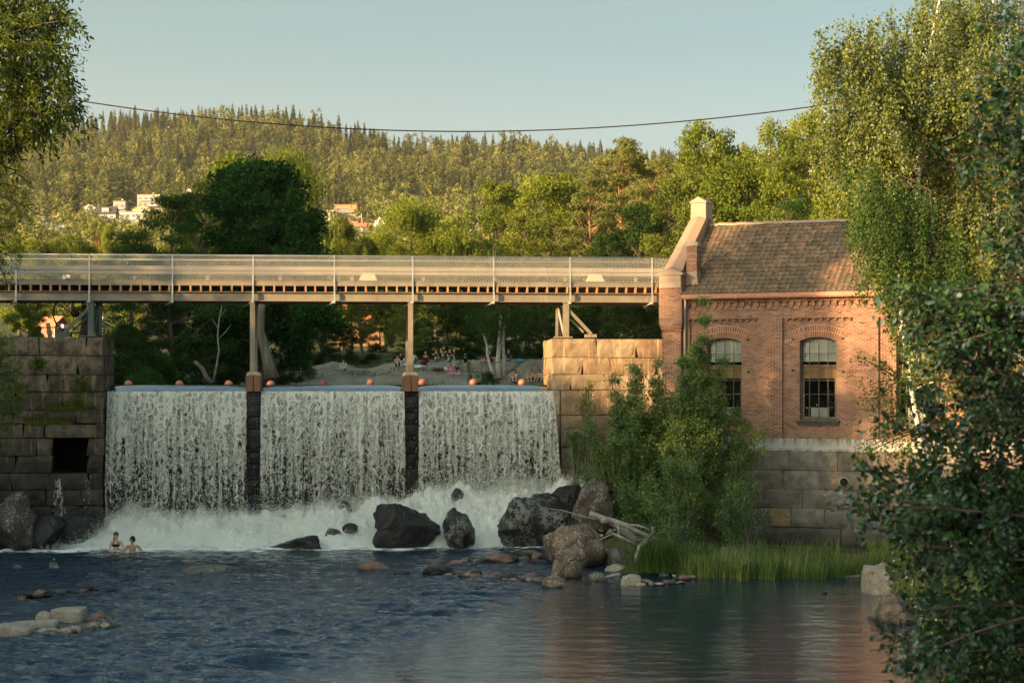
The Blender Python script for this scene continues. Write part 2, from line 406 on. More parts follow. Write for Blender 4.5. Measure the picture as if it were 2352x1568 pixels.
# falling water -----------------------------------------------------
def mcurtain(name, seed, dens):
    g = N(name); v = g.obj()
    z = g.n('ShaderNodeSeparateXYZ', {0: v}).outputs[2]
    fall = g.math('DIVIDE', g.math('SUBTRACT', 6.2, z), 5.0, clamp=True)      # 0 at the lip, 1 at the foot
    warp = g.n('ShaderNodeTexNoise', {'Vector': g.mapv(v, (1, 1, .5), (seed, 0, 0)), 'Scale': 3.0, 'Detail': 4}).outputs[1]
    wv = g.n('ShaderNodeVectorMath', {0: warp, 1: (.35, .0, .45)}, operation='MULTIPLY').outputs[0]
    vw = g.n('ShaderNodeVectorMath', {0: v, 1: wv}, operation='ADD').outputs[0]
    lace = g.vor(g.mapv(vw, (1.0, .3, .62), (seed, 0, 3)), 4.5, 'DISTANCE_TO_EDGE')
    lace2 = g.vor(g.mapv(vw, (1.0, .3, .7), (seed+5, 0, 1)), 9.5, 'DISTANCE_TO_EDGE')
    streak = g.noise(g.mapv(v, (2.4, .2, .10), (seed, 0, 0)), 3.0, 4, .6)
    streak2 = g.noise(g.mapv(v, (1.0, .2, .16), (seed+9, 0, 0)), 9.0, 3, .6)
    fine = g.noise(g.mapv(v, (1, 1, .45)), 26, 4, .7)
    # thickness field
    t = g.math('MULTIPLY_ADD', lace, -1.7, .50)
    t = g.math('ADD', t, g.math('MULTIPLY_ADD', lace2, -1.1, .14))
    t = g.math('ADD', t, g.math('MULTIPLY', g.math('SUBTRACT', streak, .5), 1.9))
    t = g.math('ADD', t, g.math('MULTIPLY', g.math('SUBTRACT', streak2, .5), .9))
    t = g.math('ADD', t, g.math('MULTIPLY', g.math('SUBTRACT', fine, .5), 1.1))
    t = g.math('ADD', t, g.math('MULTIPLY_ADD', fall, -.78, .52 + dens))
    a = g.math('MULTIPLY', g.math('SUBTRACT', t, .08), 2.3, clamp=True)
    c = g.ramp(g.math('MULTIPLY_ADD', fine, .55, g.math('MULTIPLY', t, .55)), [(.25, (.26, .24, .18)), (.5, (.62, .58, .46)), (.72, (.95, .91, .78))])
    bp = g.bump(g.math('ADD', fine, t), .8, .05)
    d = g.n('ShaderNodeBsdfDiffuse', {'Color': c, 'Normal': bp}).outputs[0]
    tr = g.n('ShaderNodeBsdfTranslucent', {'Color': c}).outputs[0]
    gl = g.n('ShaderNodeBsdfGlossy', {'Color': (1, 1, 1), 'Roughness': .25, 'Normal': bp}).outputs[0]
    m = g.n('ShaderNodeMixShader', {0: .25, 1: d, 2: tr}).outputs[0]
    m = g.n('ShaderNodeMixShader', {0: .10, 1: m, 2: gl}).outputs[0]
    tp = g.n('ShaderNodeBsdfTransparent').outputs[0]
    return g.done(g.n('ShaderNodeMixShader', {0: a, 1: tp, 2: m}).outputs[0])
M_curt = [mcurtain('falling_water_a', 0.0, .0), mcurtain('falling_water_b', 13.0, -.12)]
M_lip = mwater('lip_water', (.030, .060, .085), lip=True)
FALLT = [(1.9, 6.388), (1.5, 6.381), (1.2, 6.358), (.9, 6.318), (.6, 6.268), (.35, 6.218), (.12, 6.168), (-.05, 6.125), (-.18, 6.06)]
def fall_line(z):                  # how far out the water has jumped at height z
    return -.20 - .33 * math.sqrt(max(0, (6.16 - z))) * .9
secs = [(108.5, 247, 'left', 1.42, 1.05), (261.5, 404, 'middle', 1.6, 1.9), (418.5, 552, 'right', 2.5, 2.2)]
foot = lambda s: float(np.interp(s, [-17, -13, -10.5, -8, -5, -2.5, 0, 3.5], [1.2, 1.05, .95, 1.35, 1.6, 2.1, 2.3, 2.5]))
for k, (p0, p1, nm, _, _) in enumerate(secs):
    s0, s1 = bs_of(p0), bs_of(p1)
    lab = ['curtain of falling water between the left masonry abutment and the first dam pier',
           'widest curtain of falling water, between the two dam piers with brown steel caps',
           'curtain of falling water between the second pier and the sunlit stone wall on the right'][k]
    e = dam_empty('waterfall', lab, 'waterfall', 'curtains of the waterfall')
    # lip
    n = int((s1 - s0) / .06); m = len(FALLT)
    S, T = np.meshgrid(np.linspace(s0, s1, n), np.arange(m)); tt = np.array([a for a, b in FALLT]); zz = np.array([b for a, b in FALLT])
    Tt = tt[T.astype(int)] + .0 * S; Zz = zz[T.astype(int)] + fbm(S*1.3, Tt*2, 0, 3, 5) * .022 * np.clip((6.40 - zz[T.astype(int)]) * 8, 0.02, 1)
    edge = np.minimum(S - s0, s1 - S); Zz = Zz - .09 * np.exp(-edge / .35)
    lp = link(bpy.data.objects.new('water_lip', gridmesh('water_lip', S, Tt, Zz, M_lip)), e)
    # two laced sheets
    for q in range(2):
        zl = np.linspace(6.13, .3, 74); S, Zg = np.meshgrid(np.linspace(s0 - (.0 if k != 2 else 0), s1, int((s1 - s0) / .08)), zl)
        T = np.vectorize(fall_line)(Zg) - q * .10 + .10 * fbm(S * 3.2, Zg * .7, q * 9.1, 3, 8 + q) * np.clip((6.2 - Zg), 0.1, 1.0) + .05 * fbm(S * 9, Zg * 3, q, 2, 4)
        wid = np.clip((6.1 - Zg) / 5.5, 0, 1)
        c_ = (s0 + s1) / 2; S2 = S + (S - c_) / (s1 - s0) * wid * (.10 if k < 2 else .10) + (.42 * wid * sstep(S, s1 - 1.2, s1) if k == 2 else 0)
        S2 = S2 + .06 * fbm(S * 2, Zg * 1.2, q, 3, 33) * wid
        link(bpy.data.objects.new('water_curtain', gridmesh('water_curtain', S2, T, Zg, M_curt[q])), e)
# ------------------------------------------------------------------ masonry
def mstone(name, cs, wetz=None, stain=.4, rough=.9, streak=.6):
    g = N(name); v = g.obj(); isl = g.n('ShaderNodeNewGeometry').outputs['Random Per Island']
    c = g.ramp(isl, [(i/(len(cs)-1), x) for i, x in enumerate(cs)])
    a = g.noise(v, 2.4, 8, .65); b = g.noise(v, 30, 4, .6)
    c = g.mix(g.ramp(a, [(.38, stain), (.62, 0)]), c, tuple(x*.35 for x in cs[0]))
    c = g.mix(g.ramp(b, [(.3, .5), (.6, 0)]), c, tuple(x*.55 for x in cs[0]))
    st = g.noise(g.mapv(v, (3, 3, .35)), 2.0, 5, .6)
    c = g.mix(g.ramp(g.noise(g.mapv(v, (3, 3, .45)), 1.1, 6, .65), [(.52, 0), (.72, streak)]), c, tuple(x*.28 for x in cs[0]))
    c = g.mix(g.ramp(st, [(.56, 0), (.68, .45)]), c, tuple(min(1, x*1.5) for x in cs[-1]))
    r = rough
    if wetz is not None:
        wz = g.n('ShaderNodeSeparateXYZ', {0: g.n('ShaderNodeNewGeometry').outputs['Position']}).outputs[2]
        wz = g.math('ADD', wz, g.math('MULTIPLY', g.noise(v, .8, 3), 1.2))
        wf = g.math('SUBTRACT', 1.0, g.math('DIVIDE', g.math('SUBTRACT', wz, wetz), 1.2, clamp=True))
        c = g.mix(g.math('MULTIPLY', wf, .78), c, (.012, .010, .009)); r = g.math('MULTIPLY_ADD', wf, -.45, rough)
    return g.done(g.pbr(c, r, .25, g.bump(g.math('MULTIPLY_ADD', a, 1.5, b), .6, .03)))
def blocks(mb_, x0, x1, rows, y, rnd, wmin, wmax, depth=.5, gap=.02, rough=.03, holes=(), y_end=None, slant=.12):
    """courses of dressed blocks: rows = z levels from the bottom up; front faces look to -y"""
    for r in range(len(rows) - 1):
        z0, z1 = rows[r], rows[r+1]; x = x0; first = True
        while x < x1 - .01:
            wd = rnd.uniform(wmin, wmax)
            if first: wd *= rnd.uniform(.4, 1); first = False
            xe = min(x1, x + wd)
            if x1 - xe < wmin * .4: xe = x1
            segs = [(x, xe)]
            for (hx0, hx1, hz0, hz1) in holes:
                if z1 > hz0 + .05 and z0 < hz1 - .05:
                    ns = []
                    for (a, b) in segs:
                        if b <= hx0 or a >= hx1: ns.append((a, b)); continue
                        if a < hx0 - .1: ns.append((a, hx0))
                        if b > hx1 + .1: ns.append((hx1, b))
                    segs = ns
            for (a, b) in segs:
                sl0 = rnd.uniform(-slant, slant) * (z1-z0); sl1 = rnd.uniform(-slant, slant) * (z1-z0)
                if a <= x0 + .01: sl0 = 0
                if b >= x1 - .01: sl1 = 0
                n = max(3, int((b-a) / .14)); m = max(3, int((z1-z0) / .14)); off = rnd.uniform(-rough, rough); sd_ = rnd.random() * 99
                vs = []; fs = []
                I = np.linspace(0, 1, n); J = np.linspace(0, 1, m); II, JJ = np.meshgrid(I, J)
                jz = rnd.uniform(-.012, .012)
                xa = a + gap/2 + sl0 * (JJ - .5); xb = b - gap/2 + sl1 * (JJ - .5)
                Xg = xa + (xb - xa) * II; Zg = z0 + gap/2 + jz + (z1 - z0 - gap) * JJ
                ed = np.minimum(np.minimum(II*(b-a), (1-II)*(b-a)), np.minimum(JJ, 1-JJ)*(z1-z0))
                nz = fbm(Xg*2.2, Zg*2.2, sd_, 3, 3)
                Yg = y + off + .028 * np.exp(-ed/.018) + nz * rough * 1.4
                Xg = Xg + .012 * nz; 
                for q in range(m):
                    for p_ in range(n): vs.append((Xg[q, p_], Yg[q, p_], Zg[q, p_]))
                for q in range(m-1):
                    for p_ in range(n-1): fs.append((q*n+p_, q*n+p_+1, (q+1)*n+p_+1, (q+1)*n+p_))
                # sides going back
                ring = [p_ for p_ in range(n)] + [q*n+n-1 for q in range(1, m)] + [(m-1)*n+p_ for p_ in range(n-2, -1, -1)] + [q*n for q in range(m-2, 0, -1)]
                bb = len(vs)
                for i_ in ring: vs.append((vs[i_][0], y + depth, vs[i_][2]))
                L = len(ring)
                for i_ in range(L): fs.append((ring[i_], bb+i_, bb+(i_+1) % L, ring[(i_+1) % L]))
                mb_.add(vs, fs)
            x = xe
M_dark = mplain('mortar_dark', (.012, .011, .009), (.03, .026, .02), 3, .9, .1, .3)
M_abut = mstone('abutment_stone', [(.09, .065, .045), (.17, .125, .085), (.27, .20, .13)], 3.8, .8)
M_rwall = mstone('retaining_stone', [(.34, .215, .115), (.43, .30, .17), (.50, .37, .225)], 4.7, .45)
M_wet = mstone('wet_dam_stone', [(.020, .017, .014), (.035, .028, .023), (.05, .036, .03)], 9.0, .4, .55)
rnd = random.Random(4)
# dam body behind the curtains
e = dam_empty('dam_wall', 'dark wet masonry dam wall seen through the falling water', 'dam')
mb = MB(); rows = [-.5 + i * .62 for i in range(10)] + [5.6, 6.0]
blocks(mb, bs_of(104), bs_of(565), rows, .55, rnd, .8, 1.7, .4, .03, .05)
mb.build('masonry', M_wet, e); mb = MB(); mb.box(bs_of(104), bs_of(565), .62, 2.2, -1, 5.98); mb.build('core', M_dark, e)
# piers
M_corten = mplain('brown_steel', (.16, .07, .035), (.24, .11, .055), 1.5, .55, .4, .08, 20)
M_conc = mplain('pier_concrete', (.36, .28, .19), (.5, .41, .29), 3, .9, .2, .3)
for i, (p0, p1) in enumerate([(246.5, 260.5), (404, 418)]):
    s0, s1 = bs_of(p0, -.4), bs_of(p1, -.4); c_ = (s0 + s1) / 2
    e = empty('dam_pier', BO + BC * c_, ['dark masonry pier with brown steel cap between the left and middle curtains', 'dark masonry pier with brown steel cap between the middle and right curtains'][i], 'pier', 'piers of the dam', BA)
    h = (s1 - s0) / 2
    mb = MB(); z = -.3; rows = [z]
    while z < 6.0: z += rnd.uniform(.42, .66); rows.append(min(z, 6.13))
    rows = rows[:-1] + [6.13] if rows[-1] > 6.0 else rows + [6.13]
    blocks(mb, -h * 1.05, h * 1.05, rows, -.40, rnd, .9, 1.6, 1.2, .03, .04); mb.build('masonry', M_wet, e)
    mb = MB(); mb.prism([(-h, 6.12), (-h, 6.76), (-.012, 6.80), (-.012, 6.12)], -.62, 1.3); mb.box(-h-.04, -h, -.50, 1.3, 6.15, 6.76); mb.build('steel_cap', M_corten, e, .012)
    mb = MB(); mb.prism([(.012, 6.12), (.012, 6.80), (h, 6.76), (h, 6.12)], -.62, 1.3); mb.build('steel_cap', M_corten, e, .012)
    mb = MB(); mb.prism([(-h-.02, 6.74), (-h*.8, 6.90), (h*.8, 6.90), (h+.02, 6.74)], -.60, 1.25); mb.build('cap_stone', M_conc, e, .02)
# left abutment
e = dam_empty('stone_abutment', 'tall weathered masonry abutment with dark square sluice opening at the left', 'abutment')
ta = -1.0
sR = bs_of(103, ta); hx0, hx1 = bs_of(52, ta), bs_of(87, ta); hz1, hz0 = bz(70, 437.5, ta), bz(70, 472.5, ta)
zt = bz(60, 336.5, ta)
rows = [-.4]; 
for py in (530, 505, 489, 472.5, 455, 437.5, 423, 409, 391, 374, 355, 336.5): rows.append(bz(70, py, ta))
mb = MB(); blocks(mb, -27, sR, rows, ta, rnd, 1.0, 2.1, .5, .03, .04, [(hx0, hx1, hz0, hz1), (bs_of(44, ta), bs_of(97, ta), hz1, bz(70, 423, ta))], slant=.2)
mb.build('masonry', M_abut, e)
mb = MB(); blocks(mb, bs_of(44.5, ta)+.02, bs_of(97, ta), [hz1 + .01, bz(70, 424, ta)], ta - .05, rnd, 9, 10, .6, .02, .03); lt = mb.build('lintel', M_abut, e)
# right return face: rotated blocks
mb = MB(); blocks(mb, 0, 4.0, rows, 0, rnd, .8, 1.5, .3, .03, .04)
o = mb.build('return_face', M_abut, e); o.rotation_euler = (0, 0, R(90)); o.location = (sR + .01, ta + .03, 0)
mb = MB(); mb.box(-27, hx0 - .05, ta + .45, 4.2, -1, zt - .02); mb.box(hx1 + .05, sR - .3, ta + .45, 4.2, -1, zt - .02); mb.box(hx0 - .05, hx1 + .05, ta + .45, 4.2, hz1, zt - .02)
mb.box(hx0 - .05, hx1 + .05, ta + .45, 4.2, -1, hz0); mb.build('core', M_dark, e)
mb = MB(); mb.box(hx0, hx1, 2.2, 2.3, hz0, hz1); mb.build('sluice_gate', mplain('wet_black_gate', (.004, .004, .004), (.01, .009, .008), 2, .7, .1), e)
# water spilling below the sluice
for j, (a, b, zt_, zb) in enumerate([(54, 68, 478, 508), (84.5, 91.5, 475, 508)]):
    mb = MB(); s0, s1 = bs_of(a, ta), bs_of(b, ta)
    n = 14; m = 16; vs = []; fs = []
    for q in range(m):
        t = q / (m-1); z = bz(70, zt_, ta) * (1-t) + bz(70, zb + 8, ta) * t
        for p_ in range(n):
            x = s0 + (s1 - s0) * (p_ / (n-1)) * (1 if j else (.55 + .45 * t)) + (0 if j else (s1-s0)*.45*(1-t)) * .3
            vs.append((x, ta - .12 - .45 * math.sqrt(t) + .05 * math.sin(p_ * 2.1 + q * .6), z))
    for q in range(m-1):
        for p_ in range(n-1): fs.append((q*n+p_, q*n+p_+1, (q+1)*n+p_+1, (q+1)*n+p_))
    mb.add(vs, fs, True)
    o = mb.build('spill_water', M_curt[1]); o.location = BO; o.rotation_euler = (0, 0, BA)
    tag(o, ['wider thin spout of water spilling under the sluice opening', 'narrow thin trickle right of the wider spout under the sluice opening'][j], 'water spout', 'spouts under the sluice')
# right retaining wall
e = dam_empty('retaining_wall', 'sunlit golden stone retaining wall between the waterfall and the brick building', 'wall')
tr_ = -.55
s0, s1 = bs_of(552, tr_), 6.9
rows = [-.6, .1, .85, 1.6, 2.35, 3.1, 3.85, 4.6, 5.15] + [bz(600, p_, tr_) for p_ in (389.5, 374, 357, 338.3)]
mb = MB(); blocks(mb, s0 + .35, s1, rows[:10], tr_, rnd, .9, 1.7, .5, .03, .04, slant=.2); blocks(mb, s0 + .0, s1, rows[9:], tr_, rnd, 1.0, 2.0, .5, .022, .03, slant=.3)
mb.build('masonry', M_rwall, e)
mb = MB(); blocks(mb, -3.5, 0, rows, 0, rnd, .8, 1.4, .3, .03, .03); o = mb.build('return_face', M_rwall, e); o.rotation_euler = (0, 0, R(-90)); o.location = (s0 + .02, tr_ + .03, 0)
mb = MB(); mb.box(s0 + .4, s1, tr_ + .4, 5, -1, rows[-1] - .03); mb.build('core', M_conc, e)
# foam apron ---------------------------------------------------------
g = N('white_foam'); v = g.obj()
a = g.noise(g.mapv(v, (1, 1, 1)), 2.2, 8, .7, .6); b = g.noise(v, 22, 5, .7); hl = g.vor(g.mapv(v, (1, 1, .8)), 5.0, 'F1')
c = g.ramp(g.math('MULTIPLY_ADD', b, .4, g.math('MULTIPLY', a, .7)), [(.33, (.60, .585, .52)), (.46, (.88, .86, .77)), (.6, (.97, .94, .85))])
zz_ = g.n('ShaderNodeSeparateXYZ', {0: v}).outputs[2]; lowf = g.math('SUBTRACT', 1.0, g.math('DIVIDE', zz_, .75), clamp=True)
al = g.math('MULTIPLY', g.math('SUBTRACT', g.math('MULTIPLY_ADD', b, .6, a), g.math('MULTIPLY_ADD', lowf, .06, .50)), 9, clamp=True)
d = g.n('ShaderNodeBsdfDiffuse', {'Color': c, 'Normal': g.bump(g.math('MULTIPLY_ADD', b, .6, a), .9, .16)}).outputs[0]
tl = g.n('ShaderNodeBsdfTranslucent', {'Color': c}).outputs[0]
m_ = g.n('ShaderNodeMixShader', {0: .07, 1: d, 2: tl}).outputs[0]
M_foam = g.done(g.n('ShaderNodeMixShader', {0: al, 1: g.n('ShaderNodeBsdfTransparent').outputs[0], 2: m_}).outputs[0])
g = N('spray_drops'); M_spray = g.done(g.n('ShaderNodeMixShader', {0: .5, 1: g.n('ShaderNodeBsdfDiffuse', {'Color': (.92, .88, .76)}).outputs[0], 2: g.n('ShaderNodeBsdfTranslucent', {'Color': (.9, .88, .82)}).outputs[0]}).outputs[0])
# heights of the boiling foam on the apron (dam frame), t from the wall to the pool
def foam_h(S, T):
    ft = np.interp(S, [-19, -17.6, -15.5, -13, -10.5, -9, -7.5, -5, -2.5, 0, 3.2, 4.2], [.02, .35, 1.15, 1.15, 1.0, 1.15, 1.45, 1.55, 2.0, 2.25, 2.35, 2.2])
    t0 = np.interp(S, [-19, -15, -8, -4, 0, 4], [-2.8, -3.0, -3.3, -3.6, -3.6, -3.3]) + .38*fbm(S*.55, 0*S, 0, 3, 61) + .12
    f = np.clip((T - t0) / (-.4 - t0), 0, 1)
    base = ft * (1 - (1 - f)**1.7) 
    lump = fbm(S*.9, T*1.1, 0, 5, 51, .58)
    wisp = np.abs(fbm(S*2.3, T*1.8, 2, 4, 52))
    h = base + (lump * .44 + wisp * .30) * np.clip(f * 2.2, 0, 1) * np.clip(ft, .15, 1.4)
    return h + .035 * np.abs(fbm(S*3, T*6, 0, 3, 53)) * (f < .1) - .06 * (1 - sstep(f, 0, .06))
S, T = np.meshgrid(np.arange(-19.2, 4.2, .05), np.linspace(-3.9, .1, 90))
Zf = foam_h(S, T)
o = link(bpy.data.objects.new('churning_foam', gridmesh('churning_foam', S, T, Zf, M_foam))); o.location = BO; o.rotation_euler = (0, 0, BA); tag(o, kind='stuff')
nr = np.random.default_rng(8)
def drops(name, n, S, T, Z, size, mat):
    c = np.stack([S, T, Z], -1); a1 = nr.normal(size=(n, 3)); a1 /= np.linalg.norm(a1, axis=1, keepdims=True); a2 = np.cross(a1, nr.normal(size=(n, 3))); a2 /= np.linalg.norm(a2, axis=1, keepdims=True)
    sz = size[:, None]; V = np.stack([c + a1*sz, c - a1*sz*.5 + a2*sz*.85, c - a1*sz*.5 - a2*sz*.85], 1).reshape(-1, 3)
    o = link(bpy.data.objects.new(name, npmesh(name, V, np.arange(3*n), 3, mat))); o.location = BO; o.rotation_euler = (0, 0, BA); return tag(o, kind='stuff')
n = 120000
s_ = nr.uniform(-18.6, 3.9, n); t_ = -.25 - nr.beta(1.2, 1.6, n) * 3.4; hgt = nr.exponential(.16, n) * np.interp(s_, [-19, -16, -8, -4, 0, 4], [.6, .9, .9, 1.2, 1.5, 1.1]) * (1.0 + .9 * vn(s_*.8, t_*.2, 0, 88))
drops('foam_spray', n, s_, t_, foam_h(s_, t_) + np.abs(hgt), nr.uniform(.008, .024, n), M_spray)
# falling drops in front of the curtains
n = 26000
s_ = nr.uniform(bs_of(108), bs_of(556), n); z_ = 6.1 - nr.beta(1.3, 1, n) * 5.0
gapm = np.ones(n, bool)
for (p0, p1) in [(245, 262), (402.5, 419.5)]: gapm &= ~((s_ > bs_of(p0)) & (s_ < bs_of(p1)) & (nr.random(n) > .10))
s_ = s_[gapm]; z_ = z_[gapm]; n = len(s_); t_ = np.array([fall_line(z) for z in z_]) - .12 - nr.random(n) * .14
drops('falling_drops', n, s_, t_, z_, nr.uniform(.007, .026, n), M_spray)

# thin foam drifting off on the river in front of the apron
g = N('foam_streaks'); v = g.obj(); sp = g.n('ShaderNodeSeparateXYZ', {0: v}).outputs
edge = g.math('DIVIDE', g.math('ADD', g.math('ADD', sp[1], 6.1), g.math('MULTIPLY', g.math('SUBTRACT', g.noise(g.mapv(v, (.5, .5, 1)), 1.1, 3), .5), 3.2)), 3.4, clamp=True)
nz_ = g.math('ADD', g.noise(g.mapv(v, (.8, 2.2, 1)), 2.4, 7, .68, .7), g.math('MULTIPLY', g.noise(g.mapv(v, (.25, .5, 1)), 1.0, 3), .35))
al = g.math('MULTIPLY', g.math('SUBTRACT', g.math('MULTIPLY_ADD', edge, .50, nz_), .88), 7, clamp=True)
M_fs = g.done(g.n('ShaderNodeMixShader', {0: al, 1: g.n('ShaderNodeBsdfTransparent').outputs[0], 2: g.n('ShaderNodeBsdfDiffuse', {'Color': (.80, .79, .72)}).outputs[0]}).outputs[0])
S, T = np.meshgrid(np.arange(-20, 4.6, .12), np.linspace(-6.6, -3.0, 36))
wx_ = S*BC.x + T*BN.x; wy_ = 82 + S*BC.y + T*BN.y
o = link(bpy.data.objects.new('foam_streaks', gridmesh('foam_streaks', S, T, wave_h(wx_, wy_) + .012, M_fs))); o.location = BO; o.rotation_euler = (0, 0, BA); tag(o, kind='stuff')
# ------------------------------------------------------------------ footbridge
M_steel = mplain('grey_beige_paint', (.20, .165, .115), (.28, .235, .165), 1.2, .5, .4, .05, 30)
g = N('grey_beige_paint'); v = g.obj(); c = g.ramp(g.noise(v, 1.2, 5), [(.3, (.19, .155, .108)), (.7, (.275, .23, .16))])
c = g.mix(g.ramp(g.noise(g.mapv(v, (5, 5, .5)), 1.6, 6, .7), [(.54, 0), (.68, .55)]), c, (.13, .075, .04)); M_steel = g.done(g.pbr(c, .55, .4, g.bump(g.noise(v, 30, 3), .05, .01)))
M_galv = mplain('galvanised_steel', (.36, .36, .33), (.50, .49, .45), 4, .42, .5, .05, 40, metal=.35)
M_wood = mplain('weathered_joist', (.34, .16, .065), (.52, .27, .12), 2, .85, .2, .3, 12)
M_deck = mplain('deck_boards', (.22, .19, .15), (.34, .30, .24), 2, .85, .2, .3, 12)
M_green = mplain('dark_green_steel', (.05, .065, .06), (.09, .105, .095), 2, .5, .4, .1)
bw = 3.0
bl, brt = -27.0, 6.75
fb = dam_empty('footbridge', 'long steel footbridge with wire mesh railing crossing over the waterfall', 'bridge')
mb = MB()
for t in (.12, bw - .12):
    mb.box(bl, brt, t - .012, t + .012, 9.80, 10.13); mb.box(bl, brt, t - .12, t + .10, 10.13, 10.16); mb.box(bl, brt, t - .12, t + .10, 9.775, 9.80)
mb.build('girder', M_steel, fb)
rj = random.Random(2); s = bl + .2
while s < brt - .1:
    mb = MB(); mb.box(s - .034, s + .034, -.02, bw + .02, 10.162, 10.40); mb.build('joist', M_wood, fb); s += rj.uniform(.37, .44)
mb = MB(); 
for k in range(14): mb.box(bl, brt, .13 + k * .2, .13 + k * .2 + .19, 10.402, 10.45)
mb.build('deck', M_deck, fb)
for t0, t1, nm in ((-.02, .10, 0), (bw - .10, bw + .02, 1)):
    mb = MB(); mb.box(bl, brt, t0, t1, 10.403, 10.47); mb.box(bl, brt, t0 + .01, t1 - .02, 10.47, 10.60); mb.box(bl, brt, t0 - .01, t1 - .01, 10.60, 10.63); mb.build('kerb', M_steel, fb)
posts = [16, 89.3, 172.4, 253, 334.4, 412.7, 493.7, 570.3, 652.2]
zt = 11.62
for px in posts:
    s = bs_of(px, -.06); mb = MB()
    mb.box(s - .028, s + .028, -.075, -.022, 9.78, zt); mb.box(s - .034, s + .034, -.12, -.075, 9.70, 10.15)
    mb.beam((s, -.10, 9.77), (s - .30, .45, 9.62), .05, .06); mb.build('railing_post', M_galv, fb)
    mb = MB(); s2 = bs_of(px, bw + .05); mb.box(s2 - .028, s2 + .028, bw + .022, bw + .075, 9.9, zt); mb.build('railing_post', M_galv, fb)
mb = MB(); mb.tube([(bl, -.05, zt), (brt, -.05, zt)], .024, 8); mb.build('handrail', M_galv, fb)
mb = MB(); mb.tube([(bl, bw + .05, zt), (brt, bw + .05, zt)], .024, 8); mb.build('handrail', M_galv, fb)
# wire mesh panels
def wires(t, s0, s1, z0, z1, pitch, th):
    mb = MB(); h = z1 - z0; s = s0 - h
    while s < s1:
        for sgn in (1, -1):
            a0, b0 = (s, s + h) if sgn == 1 else (s + h, s)
            # clip to [s0, s1]
            pts = []
            def pt(u): return (a0 + (b0 - a0) * u, z0 + h * u)
            u0, u1 = 0.0, 1.0
            for lim, side in ((s0, 1), (s1, -1)):
                fa = (a0 - lim) * side; fb_ = (b0 - lim) * side
                if fa < 0 and fb_ < 0: u0, u1 = 1, 0; break
                if fa < 0: u0 = max(u0, fa / (fa - fb_))
                if fb_ < 0: u1 = min(u1, fa / (fa - fb_))
            if u1 - u0 > .02:
                (xa, za), (xb, zb) = pt(u0), pt(u1)
                n = (th * .7, th * .7)
                dx, dz = xb - xa, zb - za; L = math.hypot(dx, dz); nx, nz = -dz / L * th / 2, dx / L * th / 2
                y = t + .003 * sgn
                mb.add([(xa - nx, y, za - nz), (xb - nx, y, zb - nz), (xb + nx, y, zb + nz), (xa + nx, y, za + nz), (xa, y + th * .8, za), (xb, y + th * .8, zb)],
                       [(0, 1, 2, 3), (0, 4, 5, 1), (3, 2, 5, 4)])
        s += pitch
    return mb
M_wire = mplain('mesh_wire', (.42, .41, .37), (.55, .53, .48), 4, .45, .5, 0)
edges = [bl] + [bs_of(p, -.05) for p in posts] + [brt]
for a, b in zip(edges[:-1], edges[1:]):
    wires(-.045, a + .03, b - .03, 10.62, zt - .02, .115, .0115).build('wire_mesh', M_wire, fb)
# far side guard rail
mb = MB(); mb.box(bl, brt, bw - .10, bw - .04, 11.28, 11.36)
prof = [(0, 0), (.04, .04), (.04, .09), (0, .13), (0, .16), (.04, .20), (.04, .26), (0, .31)]
vs = []; fs = []
for (y, z) in prof: vs += [(bl, bw - .16 - y, 10.98 + z), (brt, bw - .16 - y, 10.98 + z)]
for i in range(len(prof)-1): fs.append((2*i, 2*i+1, 2*i+3, 2*i+2))
mb.add(vs, fs); mb.box(bl, brt, bw - .12, bw - .09, 10.985, 11.285); mb.build('guard_rail', M_steel, fb)
s = bs_of(61, bw)
while s < brt:
    mb = MB(); mb.box(s - .07, s + .07, bw - .088, bw - .03, 10.455, 11.28); mb.build('guard_post', M_steel, fb); s += 3.02
for px in (368, 595.5):
    s = bs_of(px, bw - .5); mb = MB(); mb.prism([(s - .56, 10.452), (s - .24, 11.06), (s + .24, 11.06), (s + .56, 10.452)], bw - .55, bw - .25); mb.build('trestle_block', M_conc, fb, .01)
# columns on the dam piers, each an I section
def icol(s, z0, z1, t=.12, w_=.20, mat=M_steel):
    mb = MB(); mb.box(s - w_/2, s + w_/2, t - .10, t - .085, z0, z1); mb.box(s - w_/2, s + w_/2, t + .085, t + .10, z0, z1); mb.box(s - .008, s + .008, t - .085, t + .085, z0, z1)
    mb.box(s - w_*.8, s + w_*.8, t - .16, t + .16, z0, z0 + .02); mb.box(s - w_*.7, s + w_*.7, t - .14, t + .14, z1 - .02, z1)
    mb.box(s + w_/2 - .012, s + w_/2, t - .085, t + .085, z0 + .02, z1 - .02)
    return mb
for px in (252.5, 410.5):
    for t in (.12, bw - .12): icol(bs_of(px, .1), 6.90, 9.775, t).build('column', M_steel, fb)
# supports on both walls
for px, sg, mt in ((91, -1, M_green), (566, 1, M_steel)):
    s = bs_of(px, .1); z0 = 8.33
    for t in (.12, bw - .12): icol(s, z0, 9.775, t, .24, mt).build('column', mt, fb)
    mb = MB(); mb.beam((s + sg*.12, .12, 9.45), (s + sg*1.05, .12, 8.47), .10, .13); mb.beam((s + sg*.2, .30, 9.1), (s + sg*.75, .30, 8.55), .06, .08)
    mb.box(min(s + sg*.8, s + sg*1.25), max(s + sg*.8, s + sg*1.25), -.1, .45, 8.33, 8.47); mb.build('brace', mt, fb)
    mb = MB(); mb.beam((s - sg*.28, .5, 9.6), (s - sg*.05, .3, 8.45), .09, .10); mb.beam((s - sg*.32, .5, 9.55), (s - sg*.34, .5, 8.40), .10, .10); mb.box(s - .45, s + .25, -.08, .7, 8.32, 8.37); mb.build('brace', mt, fb)
